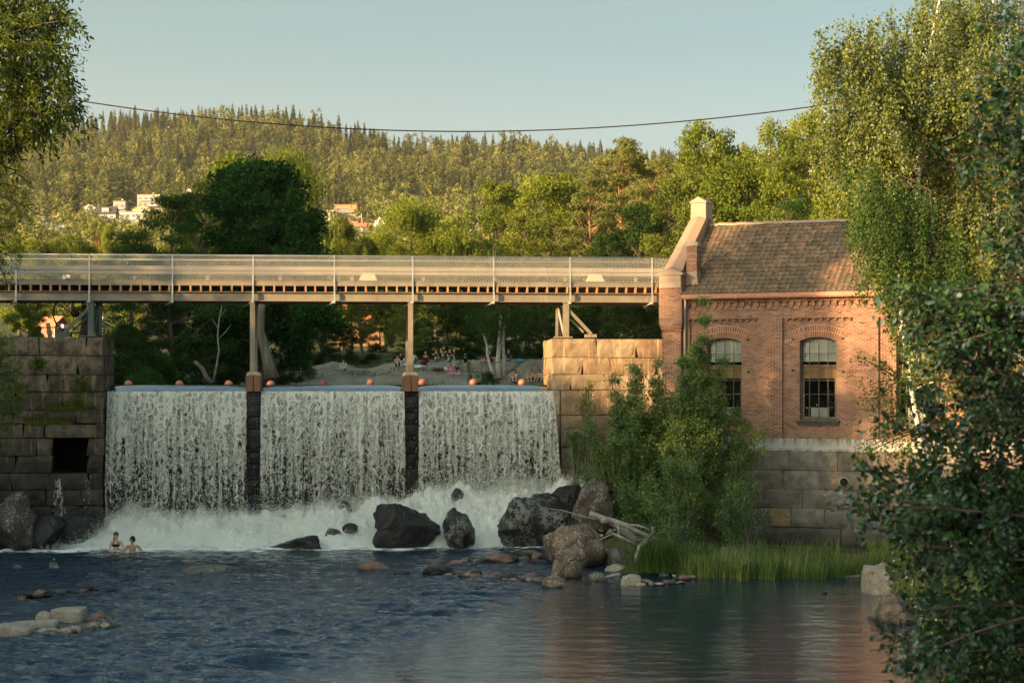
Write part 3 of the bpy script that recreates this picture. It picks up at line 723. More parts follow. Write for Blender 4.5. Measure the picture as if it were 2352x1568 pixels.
# ------------------------------------------------------------------ sluice wheel
sg = empty('sluice_winch', BO + BC * bs_of(80, .0) + BN * .6 + Vector((0, 0, 8.30)), 'dark iron sluice winch with a large spoked wheel on the left abutment', 'winch', None, BA)
M_iron = mplain('rusty_dark_iron', (.015, .010, .009), (.035, .018, .014), 5, .7, .3, .2)
wx = bs_of(71.5, .6) - bs_of(80, .6); wz = .98; wr = .80
mb = MB(); mb.tube([(wx + wr * math.cos(a * math.pi / 18), 0, wz + wr * math.sin(a * math.pi / 18)) for a in range(37)], .032, 7, False)
mb.tube([(wx, -.08, wz), (wx, .35, wz)], .12, 12); mb.tube([(wx + .06, -.14, wz), (wx + .06, .1, wz)], .16, 12)
for k in range(6):
    a = math.pi / 3 * k + .52; mb.tube([(wx, 0, wz), (wx + wr * math.cos(a), 0, wz + wr * math.sin(a))], .018, 6)
mb.build('wheel', M_iron, sg)
mb = MB(); x = bs_of(80.5, .6) - bs_of(80, .6); mb.box(x - .05, x + .12, .1, .25, 0, 1.98); mb.build('rack_post', M_iron, sg)
mb = MB(); mb.prism([(x - .15, 0), (x + .05, .85), (x + .2, .85), (x + .45, 0)], -.05, .30); mb.build('winch_frame', M_iron, sg)
# wooden stake
mb = MB(); q = BO + BC * bs_of(20.5*K*2.352, .0)
sx = bs_of(51, 0.2); mb.beam((0, 0, -.1), (-.12, .05, .62), .16, .12, (0, 1, 0)); o = mb.build('wooden_stake', mplain('old_wood', (.14, .10, .06), (.24, .17, .10), 6, .9, .1, .4)); o.location = BO + BC * sx + BN * .1 + Vector((0, 0, 8.25)); o.rotation_euler = (0, 0, BA)
tag(o, 'leaning brown wooden stake on top of the left abutment', 'stake')
# ------------------------------------------------------------------ orange buoys across the pool
M_bu = [mplain('orange_plastic', (.44, .13, .07), (.52, .17, .09), 2, .4, .4, 0), mplain('faded_red_plastic', (.22, .03, .025), (.3, .05, .04), 2, .5, .4, 0)]
bu = [(295, 0, 'orange buoy nearest to the left abutment'), (412, 0, 'second orange buoy from the left abutment'), (525, 0, 'orange buoy just left of the first dam pier'), (622, 0, 'orange buoy just right of the first dam pier'),
      (743, 1, 'dark red buoy, the only one not orange'), (851, 0, 'bright orange buoy between the dark red buoy and the second pier'), (970, 0, 'orange buoy just right of the second dam pier'), (1087, 0, 'orange buoy in the middle of the right curtain'), (1199, 0, 'orange buoy between the bathing couples at the far shore')]
for i, (dx, m, lab) in enumerate(bu):
    Y = 104 + i * .6; q = D(dx, 877, Y); mb = MB(); r_ = .215
    mb.ball((0, 0, 0), r_, 18, 12); o = mb.build('buoy', M_bu[m]); o.location = (q.x, Y, 6.385 + .07 + (.035 if i > 4 else -.05))
    mb = MB(); mb.tube([(0, 0, -.34), (0, 0, -.26)], .05, 8); mb.build('buoy_eye', M_iron, o)
    tag(o, lab, 'buoy', 'buoys across the pool')
# ------------------------------------------------------------------ overhead cable
pts = []
for i in range(61):
    dx = 120 + (1990 - 120) * i / 60.0
    dy = 301.5 - (301.5 - 232) * 0 
    dy = 301.5 - 69.5 * ((1075 - dx) / (1075 - 190))**2 if dx < 1075 else 301.5 - 60.5 * ((dx - 1075) / (1890 - 1075))**1.9
    pts.append(D(dx, dy, 70))
mb = MB(); mb.tube(pts, .021, 6); o = mb.build('overhead_cable', M_iron); tag(o, 'thin dark sagging cable stretched across the sky between the trees', 'cable')
# ------------------------------------------------------------------ brick power house
BLD = Vector((6.16, 81.0, 0)); BR = R(-25)
bld = empty('brick_building', BLD, 'old red brick waterside building with tiled roof on a granite base', 'building', None, BR)
def mbrick(name, swap=None, ch=.075, bw_=.235, dark=1.0):
    g = N(name); v = g.obj(); sp = g.n('ShaderNodeSeparateXYZ', {0: v}).outputs
    vec = g.n('ShaderNodeCombineXYZ', {0: sp[0] if swap is None else sp[swap], 1: sp[2], 2: 0.0}).outputs[0]
    wob = g.n('ShaderNodeTexNoise', {'Vector': v, 'Scale': 3.5, 'Detail': 3}).outputs[1]
    vec = g.n('ShaderNodeVectorMath', {0: vec, 1: g.n('ShaderNodeVectorMath', {0: wob, 1: (.018, .008, 0)}, operation='MULTIPLY').outputs[0]}, operation='ADD').outputs[0]
    br = g.n('ShaderNodeTexBrick', {'Vector': vec, 'Color1': (.0, .0, .0), 'Color2': (1, 1, 1), 'Mortar': (.5, .5, .5), 'Scale': 1.0, 'Mortar Size': .0085, 'Mortar Smooth': .25, 'Bias': 0.0, 'Brick Width': bw_, 'Row Height': ch}, offset=.5)
    col_ = g.ramp(br.outputs[0], [(0, (.115*dark, .035*dark, .018*dark)), (.12, (.20*dark, .076*dark, .044*dark)), (.55, (.29*dark, .115*dark, .066*dark)), (1, (.38*dark, .185*dark, .11*dark))])
    fn = g.noise(v, 26, 4, .65); big = g.noise(v, .55, 5, .6)
    col_ = g.mix(g.ramp(fn, [(.35, .45), (.6, 0)]), col_, (.12, .05, .03))
    col_ = g.mix(g.ramp(g.noise(v, 1.7, 6, .7), [(.45, 0), (.70, .5)]), col_, (.36, .20, .13))
    mort = g.mix(g.noise(v, 5, 4), (.34, .26, .18), (.50, .40, .29))
    c = g.mix(br.outputs[1], col_, mort)
    c = g.mix(g.ramp(big, [(.42, .28), (.6, 0)]), c, (.13, .075, .05))
    # grime rising from the base course and streaks
    z = sp[2]; gr = g.math('MULTIPLY', g.ramp(g.math('SUBTRACT', z, 4.2), [(0, .55), (.55, 0)]), g.noise(g.mapv(v, (3, 3, .8)), 2, 4))
    c = g.mix(gr, c, (.16, .12, .07))
    h = g.math('ADD', g.math('MULTIPLY', br.outputs[1], -1.0), g.math('MULTIPLY', fn, .5))
    return g.done(g.pbr(c, .92, .2, g.bump(h, .8, .012)))
M_brick = mbrick('red_brick'); M_brick_s = mbrick('red_brick_side', 1)
M_sheet = mplain('painted_sheet_metal', (.27, .175, .11), (.36, .24, .155), 1.4, .55, .4, .15, 5, .02)
M_gut = mplain('copper_painted_gutter', (.38, .15, .085), (.46, .20, .115), 1.4, .45, .4, .05)
g = N('white_plaster'); v = g.obj(); sp = g.n('ShaderNodeSeparateXYZ', {0: v}).outputs
zr = g.math('SUBTRACT', sp[2], 3.78)
st = g.noise(g.mapv(v, (4, 4, .7)), 2.5, 6, .65)
top = g.math('MULTIPLY', g.ramp(zr, [(.1, 0), (.52, .9)]), g.ramp(st, [(.42, 0), (.6, 1)]))
bot = g.math('MULTIPLY', g.ramp(zr, [(0, .9), (.16, 0)]), g.ramp(g.noise(v, 5, 6, .7), [(.4, 0), (.6, 1)]))
c = g.mix(g.math('MAXIMUM', top, bot), g.mix(g.noise(v, 1.5, 6), (.36, .33, .27), (.52, .49, .41)), (.07, .065, .045))
M_plaster = g.done(g.pbr(c, .95, .15, g.bump(g.noise(v, 12, 5), .3, .02)))
L = 16.0; ZB = 4.28; ZE = 9.82
wins = [2.52, 6.39, 10.24, 14.1]; WW = .745; ZS = 4.98; ZSP = 8.10; ARCH = .17
# front wall: outer plane y=0, recessed panels y=.09, window reveals to y=.32
mb = MB()
def wallbox(x0, x1, z0, z1, y0=0.0, y1=.42): mb.box(x0, x1, y0, y1, z0, z1)
edges_ = [(c_ - 1.425, c_ + 1.425) for c_ in wins]
RT = 9.0                                            # top of the recessed panels
x = .80
for (a, b) in edges_: wallbox(x, a, ZB, RT); x = b
wallbox(x, L, ZB, RT); wallbox(.80, L, RT, ZE)
for c_, (a, b) in zip(wins, edges_):
    yr = .10
    wallbox(a, c_ - WW, ZB, RT, yr); wallbox(c_ + WW, b, ZB, RT, yr); wallbox(c_ - WW, c_ + WW, ZB, ZS, yr)
    arc = [(c_ - WW + 2*WW*i/12.0, ZSP + ARCH * (1 - ((i-6)/6.0)**2)) for i in range(13)]
    for (xa, za), (xb, zb) in zip(arc[:-1], arc[1:]):
        mb.add([(xa, yr, za), (xb, yr, zb), (xb, yr, RT), (xa, yr, RT), (xa, .42, za), (xb, .42, zb)], [(0, 1, 2, 3), (0, 4, 5, 1)])
wall = mb.build('wall', M_brick, bld)
# corbel rows of bricks: dentils under the eaves and at the head of the panels
mb = MB(); x = .95
mb.box(.80, L, -.03, 0, 9.36, 9.40); mb.box(.80, L, -.10, 0, 9.68, ZE)
while x < L:
    mb.box(x, x + .155, -.07, 0, 9.50, 9.68); mb.box(x, x + .09, -.045, 0, 9.40, 9.50); x += .29
for a, b in edges_:
    x = a + .10
    while x < b - .1: mb.box(x, x + .10, .02, .10, RT - .09, RT); x += .285
    mb.box(a, b, .025, .10, RT - .0751, RT - .001) if False else None
mb.build('brick_frieze', M_brick, bld)
# arches of soldier bricks over the windows
M_br1 = mstone('arch_bricks', [(.24, .085, .045), (.34, .125, .062), (.42, .18, .09)], None, .3); M_mort = mplain('mortar_light', (.36, .27, .2), (.46, .36, .27), 8, .95, .1, .2)
for wi, c_ in enumerate(wins):
    mb = MB(); mo = MB(); n = 21
    def ap(t, r):                                      # t -1..1 along the arch, r outwards
        xx = t * (WW + .10 + r * .35); zz = ZSP + ARCH * (1 - t*t) + r * math.cos(t * .5); return c_ + xx + math.sin(t*.5) * r * .25, zz
    for rr in range(2):
        for i in range(n):
            t0 = -1 + 2.0*i/n + .012; t1 = -1 + 2.0*(i+1)/n - .012; r0, r1 = rr * .235 + .012, rr * .235 + .225
            if rr and (i % 2): r1 -= .004
            p = [ap(t0, r0), ap(t1, r0), ap(t1, r1), ap(t0, r1)]
            mb.add([(q[0], .085, q[1]) for q in p] + [(q[0], .099, q[1]) for q in p], [(0, 1, 2, 3), (0, 4, 5, 1), (1, 5, 6, 2), (2, 6, 7, 3), (3, 7, 4, 0)])
    for i in range(n):
        t0 = -1 + 2.0*i/n; t1 = -1 + 2.0*(i+1)/n; p = [ap(t0, 0), ap(t1, 0), ap(t1, .48), ap(t0, .48)]
        mo.add([(q[0], .094, q[1]) for q in p], [(0, 1, 2, 3)])
    a_ = mb.build('brick_arch', M_br1, bld); mo.build('mortar', M_mort, a_)
# window joinery
M_frame = mplain('dark_window_frame', (.05, .045, .035), (.11, .10, .08), 8, .6, .3, .2)
M_inner = mplain('weathered_inner_frame', (.34, .24, .15), (.50, .37, .25), 6, .8, .2, .2)
g = N('window_glass'); v = g.obj(); nz = g.bump(g.noise(v, 2.2, 3), .10, .05)
M_glass = g.done(g.n('ShaderNodeMixShader', {0: g.math('ADD', g.n('ShaderNodeFresnel', {'IOR': 1.45}).outputs[0], .06), 1: g.n('ShaderNodeBsdfTransparent', {'Color': (.93, .95, .93)}).outputs[0], 2: g.n('ShaderNodeBsdfGlossy', {'Color': (1, 1, 1), 'Roughness': .03, 'Normal': nz}).outputs[0]}).outputs[0])
M_curtw = mplain('pale_blind', (.60, .60, .55), (.80, .79, .72), 1.6, .9, .1, .1, stretch=(2.5, 1, .3))
M_board = mplain('rusty_board', (.40, .21, .10), (.58, .36, .19), 3, .85, .15, .1, stretch=(1, 1, 3))
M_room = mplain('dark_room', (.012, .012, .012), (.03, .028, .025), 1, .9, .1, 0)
for wi, c_ in enumerate(wins):
    mb = MB(); x0, x1 = c_ - WW, c_ + WW; y = .28
    for a, b in ((x0, x0 + .055), (x1 - .055, x1)): mb.box(a, b, y - .05, y + .05, ZS + .03, ZSP + .02)
    mb.box(x0 + .055, x1 - .055, y - .05, y + .05, ZS + .03, ZS + .09)
    for i in range(12):
        t0, t1 = i/6.0 - 1, (i+1)/6.0 - 1; za, zb = ZSP + ARCH*(1-t0*t0), ZSP + ARCH*(1-t1*t1)
        mb.beam((c_ + t0*WW, y, za - .025), (c_ + t1*WW, y, zb - .025), .10, .055, (0, 0, 1))
    wf = mb.build('window', M_frame, bld); wf['label'] = ['arched window half hidden behind the rowan sapling', 'fully visible arched window with iron bars', 'arched window half hidden by the foliage on the right', 'arched window behind the foliage at the far right'][wi]
    mb = MB()
    for i in range(1, 4): mb.box(x0 + i*2*WW/4 - .014, x0 + i*2*WW/4 + .014, y - .085, y - .06, ZS + .04, ZSP + ARCH - .03)
    for z in (5.50, 6.02, 6.56, 7.10, 7.62): mb.box(x0 - .01, x1 + .01, y - .098, y - .086, z - .012, z + .012)
    mb.build('iron_bars', M_frame, wf)
    mb = MB(); mb.box(x0 + .05, x1 - .05, y + .005, y + .012, ZS + .08, ZSP + ARCH - .02); mb.build('glass', M_glass, wf)
    mb = MB(); mb.box(x0 + .06, x1 - .06, y + .12, y + .14, 7.30, ZSP + ARCH - .03); mb.build('blind', M_curtw, wf)
    mb = MB(); mb.box(x0 + .06, x1 - .06, y + .08, y + .11, 6.72, 7.18); mb.box(x0 + .06, x1 - .06, y + .05, y + .12, 6.64, 6.72); mb.build('board', M_board, wf)
    mb = MB()
    for a, b in ((x0 + .06, x0 + .13), (x1 - .13, x1 - .06)): mb.box(a, b, y + .03, y + .07, ZS + .09, 6.64)
    mb.box(x0 + .13, x1 - .13, y + .03, y + .07, ZS + .09, ZS + .16); mb.build('inner_frame', M_inner, wf)
    mb = MB(); mb.box(c_ - .36, c_ + .36, y + .10, y + .12, ZS + .16, 5.50); mb.build('pale_panel', M_curtw, wf)
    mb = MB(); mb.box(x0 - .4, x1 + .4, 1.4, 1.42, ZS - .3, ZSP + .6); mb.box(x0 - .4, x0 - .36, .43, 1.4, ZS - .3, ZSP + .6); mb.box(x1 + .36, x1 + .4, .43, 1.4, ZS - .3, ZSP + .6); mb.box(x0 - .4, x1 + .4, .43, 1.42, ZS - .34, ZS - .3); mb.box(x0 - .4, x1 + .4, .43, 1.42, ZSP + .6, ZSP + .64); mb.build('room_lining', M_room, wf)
    mb = MB(); mb.box(x0 - .14, x1 + .14, -.06, .26, ZS - .045, ZS + .025); mb.box(x0 - .10, x1 + .10, .02, .10, ZS - .16, ZS - .047); mb.build('sill', M_conc if wi < 0 else M_frame, wf)
# wall anchors and holes
mb = MB()
for c_ in wins:
    for sx, z in ((-1.02, 6.97), (1.02, 6.9), (-1.0, 8.17), (1.0, 8.19)): mb.box(c_ + sx - .045, c_ + sx + .045, .075, .12, z - .03, z + .03)
mb.build('putlog_hole', M_dark, bld)
# plaster band and granite base
mb = MB(); mb.box(.0, L, -.05, .42, 3.78, ZB); mb.build('plaster_band', M_plaster, bld)
M_fnd = mstone('granite_base', [(.17, .14, .11), (.25, .21, .165), (.32, .27, .21), (.18, .12, .09)], .7, .6, streak=.15)
mb = MB(); rows = [-.5, .06, .80, 1.55, 2.30, 3.03, 3.775]; rnd = random.Random(11)
blocks(mb, .0, L, rows[:3], -.16, rnd, 1.4, 3.2, .5, .02, .03, slant=0); blocks(mb, .0, L, rows[2:], -.09, rnd, 1.1, 2.4, .5, .018, .02, [(7.62, 8.02, 2.42, 2.82)] if False else (), slant=0)
mb.build('granite_base', M_fnd, bld); mb = MB(); mb.box(.05, L, .25, .42, -1, 3.78); mb.build('base_core', M_dark, bld)
mb = MB(); a = 24; rr = .16; cx_, cz_ = 7.5, 2.62
mb.tube([(cx_, -.16, cz_), (cx_, -.09, cz_)], rr + .035, a); po = mb.build('pipe_collar', M_conc, bld); mb = MB(); mb.tube([(cx_, -.168, cz_), (cx_, -.10, cz_)], rr, a); mb.build('pipe_mouth', M_dark, po)
# pale repaired block
mb = MB(); blocks(mb, 4.55, 5.3, [.83, 1.53], -.135, rnd, 3, 4, .05, .0, .01, slant=0); mb.build('lichen_block', mrock('lichen_gold', (.26, .16, .07), (.42, .28, .13), .6, (.5, .4, .25)), bld)
# gable end: corner pier, parapet with sheet metal coping
SD = 3.4; ZR = 13.05; DEP = 6.8
mb = MB(); mb.box(0, .80, -.22, .42, 3.78, 8.55)
for i, z in enumerate((8.55, 8.63, 8.71, 8.79)): mb.box(-.02*(i+1), .80 + .02*(i+1), -.22 - .03*(i+1), .42, z, z + .079)
mb.box(-.09, .89, -.35, .42, 8.87, 10.80); pr = mb.build('corner_pier', M_brick, bld)
mb = MB(); mb.prism([(.42, 3.78), (.42, 10.4), (SD, 13.35), (2*SD-.42, 10.4), (2*SD-.42, 3.78)], 0.0, .78, 'x'); mb.prism([(2*SD-.42, 3.78), (2*SD-.42, 10.8), (2*SD+.2, 10.8), (2*SD+.2, 3.78)], 0.0, .78, 'x'); mb.build('gable_wall', M_brick_s, bld)
def coping(mb, pth, x0, x1, th, over=.07):
    """ridge shaped sheet metal cover swept over the points (y, z)"""
    xm = (x0 + x1) / 2; vs = []; fs = []
    for (y, z, w_) in pth:
        a = xm - (xm - x0) * w_ - over; b = xm + (x1 - xm) * w_ + over
        vs += [(a, y, z - th), (a, y, z), (xm, y, z + .16 * w_), (b, y, z), (b, y, z - th)]
    for i in range(len(pth) - 1):
        for k in range(4): fs.append((i*5+k, i*5+k+1, (i+1)*5+k+1, (i+1)*5+k))
    fs.append((0, 1, 2, 3, 4)); n5 = (len(pth)-1)*5; fs.append((n5+4, n5+3, n5+2, n5+1, n5))
    mb.add(vs, fs)
mb = MB(); mb.box(-.16, .96, -.43, .50, 10.80, 10.89)
coping(mb, [(-.40, 10.90, 1.0), (-.05, 11.02, .92), (.35, 11.35, .82), (SD-.42, 13.32, .72)], -.02, .82, .62, .04)
coping(mb, [(SD+.42, 13.32, .72), (2*SD-.6, 11.2, .8), (2*SD+.2, 10.9, 1.0)], -.02, .82, .6, .04)
mb.box(.07, .73, SD-.42, SD+.42, 12.6, 13.98)
xm = .40; mb.add([(.03, SD-.46, 13.98), (.77, SD-.46, 13.98), (.77, SD+.46, 13.98), (.03, SD+.46, 13.98), (.03, SD-.46, 14.03), (.77, SD-.46, 14.03), (.77, SD+.46, 14.03), (.03, SD+.46, 14.03), (xm, SD-.46, 14.24), (xm, SD+.46, 14.24)],
       [(0, 1, 5, 4), (1, 2, 6, 5), (2, 3, 7, 6), (3, 0, 4, 7), (4, 5, 8), (6, 7, 9), (5, 6, 9, 8), (7, 4, 8, 9), (0, 3, 2, 1)])
mb.build('gable_coping', M_sheet, bld)
# chimney on the eaves
mb = MB(); mb.prism([(.90, 9.75), (1.44, 9.75), (1.42, 10.3), (1.36, 10.95), (.90, 10.95)], .10, .62); ch = mb.build('chimney_base', M_sheet, bld)
mb = MB(); mb.box(.92, 1.36, .12, .58, 10.95, 11.98); mb.build('chimney', M_brick, bld)
mb = MB(); mb.box(.88, 1.40, .08, .62, 11.98, 12.05); mb.box(.91, 1.37, .11, .59, 12.05, 12.15); mb.build('chimney_cap', M_conc, bld)
# gutter, downpipe
mb = MB(); prof = [(-.12, 9.86), (-.12, 9.84), (-.30, 9.80), (-.34, 9.86), (-.34, 10.02), (-.30, 10.04), (-.30, 9.90), (-.12, 9.90)]
mb.prism(prof, .82, L, 'x'); x = 1.0
while x < L: mb.box(x, x + .03, -.352, -.10, 9.795, 10.045); x += 1.08
mb.build('gutter', M_gut, bld)
mb = MB(); mb.tube([(1.0, -.26, 9.80), (1.0, -.24, 9.55), (.93, -.10, 9.35), (.93, -.08, 4.4)], .05, 10); mb.build('downpipe', mplain('pale_downpipe', (.42, .33, .24), (.52, .42, .32), 2, .5, .4, 0), bld)
# roof: real overlapping pantiles, each course a wavy strip
g = N('clay_pantiles'); v = g.obj(); isl = g.n('ShaderNodeAttribute', attribute_name='tint').outputs['Fac']
a = g.noise(v, 7, 6, .65); b = g.noise(v, .45, 4, .6)
c = g.ramp(isl, [(0, (.17, .10, .06)), (.5, (.25, .15, .088)), (.93, (.32, .20, .115)), (1, (.42, .20, .11))])
c = g.mix(g.ramp(a, [(.36, .75), (.6, 0)]), c, (.075, .065, .045)); c = g.mix(g.ramp(g.noise(v, 18, 4), [(.60, 0), (.70, .6)]), c, (.34, .27, .17))
c = g.mix(g.ramp(b, [(.45, .45), (.58, 0)]), c, (.10, .085, .055))
M_tile = g.done(g.pbr(c, .95, .15, g.bump(a, .5, .03)))
pitch = math.atan2(ZR - 10.02, SD + .30); cp, sp_ = math.cos(pitch), math.sin(pitch); slope = math.hypot(ZR - 10.02, SD + .30)
nrow = 17; crs = slope / nrow; tw = .235; ncol = int((L - .80) / tw) + 1
V = []; Q = []; T_ = []; rt = random.Random(3)
prof = [(0, 0), (.10, .028), (.22, .042), (.34, .024), (.5, 0), (.7, -.010), (.88, -.004), (1, .0)]
for r_ in range(nrow):
    for c_ in range(ncol):
        xa = .80 + c_ * tw + (r_ % 2) * .0 + rt.uniform(-.008, .008); d0 = r_ * crs - .04; d1 = d0 + crs * 1.16
        lift0 = .055 + rt.uniform(-.006, .012); lift1 = .012; tn = rt.random(); tilt = rt.uniform(-.01, .01)
        if rt.random() < .03: tn = 1.0
        bb = len(V)
        for (dd, lf) in ((d0, lift0 - .045), (d0, lift0), (d1, lift1)):
            for (u_, hgt_) in prof:
                x_ = xa + u_ * tw; n_ = lf + (hgt_ if True else 0) + tilt * u_; y_ = -.30 + dd * cp - n_ * sp_; z_ = 10.02 + dd * sp_ + n_ * cp
                V.append((x_, y_, z_)); T_.append(tn)
        m_ = len(prof)
        for k in range(2):
            for j in range(m_ - 1): Q += [bb + k*m_ + j, bb + k*m_ + j+1, bb + (k+1)*m_ + j+1, bb + (k+1)*m_ + j]
roof = link(bpy.data.objects.new('roof', npmesh('roof', np.array(V), np.array(Q), 4, M_tile, np.array(T_))), bld)
mb = MB(); mb.add([(.78, -.30, 10.0), (L, -.30, 10.0), (L, SD, ZR - .02), (.78, SD, ZR - .02), (.78, 2*SD + .3, 10.0), (L, 2*SD + .3, 10.0)], [(0, 1, 2, 3), (3, 2, 5, 4)]); mb.add([(L - .02, 0, 3.8), (L - .02, 2*SD, 3.8), (L - .02, 2*SD, 9.95), (L - .02, SD, ZR - .1), (L - .02, 0, 9.95)], [(0, 1, 2, 3, 4)]); mb.build('roof_boards', M_tile, roof)
mb = MB(); x = .74; rt = random.Random(8)
while x < L:
    n = 8; y0 = SD; vs = []; fs = []; dz = rt.uniform(-.01, .015)
    for j, (xx, rr_) in enumerate(((x, .13), (x + .43, .115))):
        for k in range(n + 1): th = math.pi * k / n; vs.append((xx, y0 - math.cos(th) * (rr_ + .03), ZR - .03 + dz + math.sin(th) * rr_))
    for k in range(n): fs.append((k, k+1, n+1+k+1, n+1+k))
    mb.add(vs, fs); x += .40
mb.build('ridge_tiles', M_sheet, roof)
# ------------------------------------------------------------------ tree kit
def leafquads(C, size, rng, aspect=.55, droop=0.0, flatn=0.0):
    """diamond leaves at points C; droop pulls the long axis down, flatn keeps blades level"""
    n = len(C); a = rng.normal(size=(n, 3)); a[:, 2] = a[:, 2] * (1 - abs(droop)) - droop * 1.6
    a /= np.linalg.norm(a, axis=1, keepdims=True)
    nrm = rng.normal(size=(n, 3)); nrm[:, 2] += flatn * 2.0; b = np.cross(a, nrm); b /= np.linalg.norm(b, axis=1, keepdims=True) + 1e-9
    s = size * rng.uniform(.65, 1.3, n)[:, None]; a = a * s * .5; b = b * s * .5 * aspect
    return np.stack([C - a, C + b - a*.1, C + a, C - b - a*.1], 1).reshape(-1, 3)
def tubes_np(paths, nside=5):
    """paths: list of (pts (k,3), radii (k)) -> V, Q"""
    Vs = []; Qs = []; base = 0; th = np.arange(nside) * 2*np.pi/nside
    for pts, rad in paths:
        pts = np.asarray(pts, float); rad = np.asarray(rad, float); k = len(pts)
        t = np.gradient(pts, axis=0); t /= np.linalg.norm(t, axis=1, keepdims=True) + 1e-9
        ref = np.where(np.abs(t[:, 2:3]) > .9, np.array([[1., 0, 0]]), np.array([[0, 0, 1.]]))
        a = np.cross(t, ref); a /= np.linalg.norm(a, axis=1, keepdims=True) + 1e-9; b = np.cross(t, a)
        V = pts[:, None, :] + rad[:, None, None] * (a[:, None, :] * np.cos(th)[None, :, None] + b[:, None, :] * np.sin(th)[None, :, None])
        Vs.append(V.reshape(-1, 3)); i = np.arange(k*nside).reshape(k, nside) + base
        j = np.roll(i, -1, axis=1); Qs.append(np.stack([i[:-1], j[:-1], j[1:], i[1:]], -1).reshape(-1)); base += k*nside
    return np.concatenate(Vs), np.concatenate(Qs)
def bez(p0, p1, p2, n):
    t = np.linspace(0, 1, n)[:, None]; return (1-t)**2*np.asarray(p0) + 2*t*(1-t)*np.asarray(p1) + t*t*np.asarray(p2)
M_bark = mplain('grey_brown_bark', (.055, .043, .03), (.13, .10, .07), 3, .95, .1, .7, 16, .03, stretch=(3, 3, .6))
M_birchb = None
g = N('birch_bark'); v = g.obj(); bn = g.noise(g.mapv(v, (1, 1, 9)), 3.0, 5, .6)
M_birchb = g.done(g.pbr(g.ramp(bn, [(.36, (.05, .045, .04)), (.44, (.50, .46, .38)), (.7, (.66, .61, .52))]), .8, .2))
M_pineb = mplain('pine_bark', (.20, .10, .05), (.34, .18, .09), 3, .95, .1, .5, 12, .02)
L_lime = mleaf('leaf_lime', [(0.078, 0.109, 0.016), (0.155, 0.194, 0.031), (0.264, 0.287, 0.053)], .40)
L_olive = mleaf('leaf_olive', [(0.046, 0.065, 0.014), (0.116, 0.143, 0.028), (0.209, 0.225, 0.046)], .34)
L_birch = mleaf('leaf_birch', [(0.070, 0.101, 0.016), (0.147, 0.186, 0.031), (0.264, 0.279, 0.050)], .45, .25, .45)
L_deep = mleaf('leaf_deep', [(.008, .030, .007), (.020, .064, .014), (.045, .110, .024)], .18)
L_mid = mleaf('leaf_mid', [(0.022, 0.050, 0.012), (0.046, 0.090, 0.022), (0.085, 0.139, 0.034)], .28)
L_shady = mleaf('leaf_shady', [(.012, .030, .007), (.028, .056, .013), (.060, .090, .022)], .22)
L_pine = mleaf('needle_pine', [(0.062, 0.081, 0.022), (0.124, 0.139, 0.037), (0.202, 0.202, 0.054)], .15)
L_ash = mleaf('leaf_ash', [(0.034, 0.058, 0.009), (0.098, 0.138, 0.016), (0.195, 0.229, 0.032)], .48, .10, .45)
L_alder = mleaf('leaf_alder', [(.008, .024, .011), (.016, .050, .019), (.046, .105, .027)], .30, .20, .45)
L_bush = mleaf('leaf_thicket', [(0.057, 0.105, 0.027), (0.113, 0.181, 0.043), (0.221, 0.293, 0.064)], .3, .12, .45)
L_rowan = mleaf('leaf_rowan', [(0.034, 0.085, 0.012), (0.070, 0.147, 0.022), (0.116, 0.217, 0.034)], .35, .3, .45)
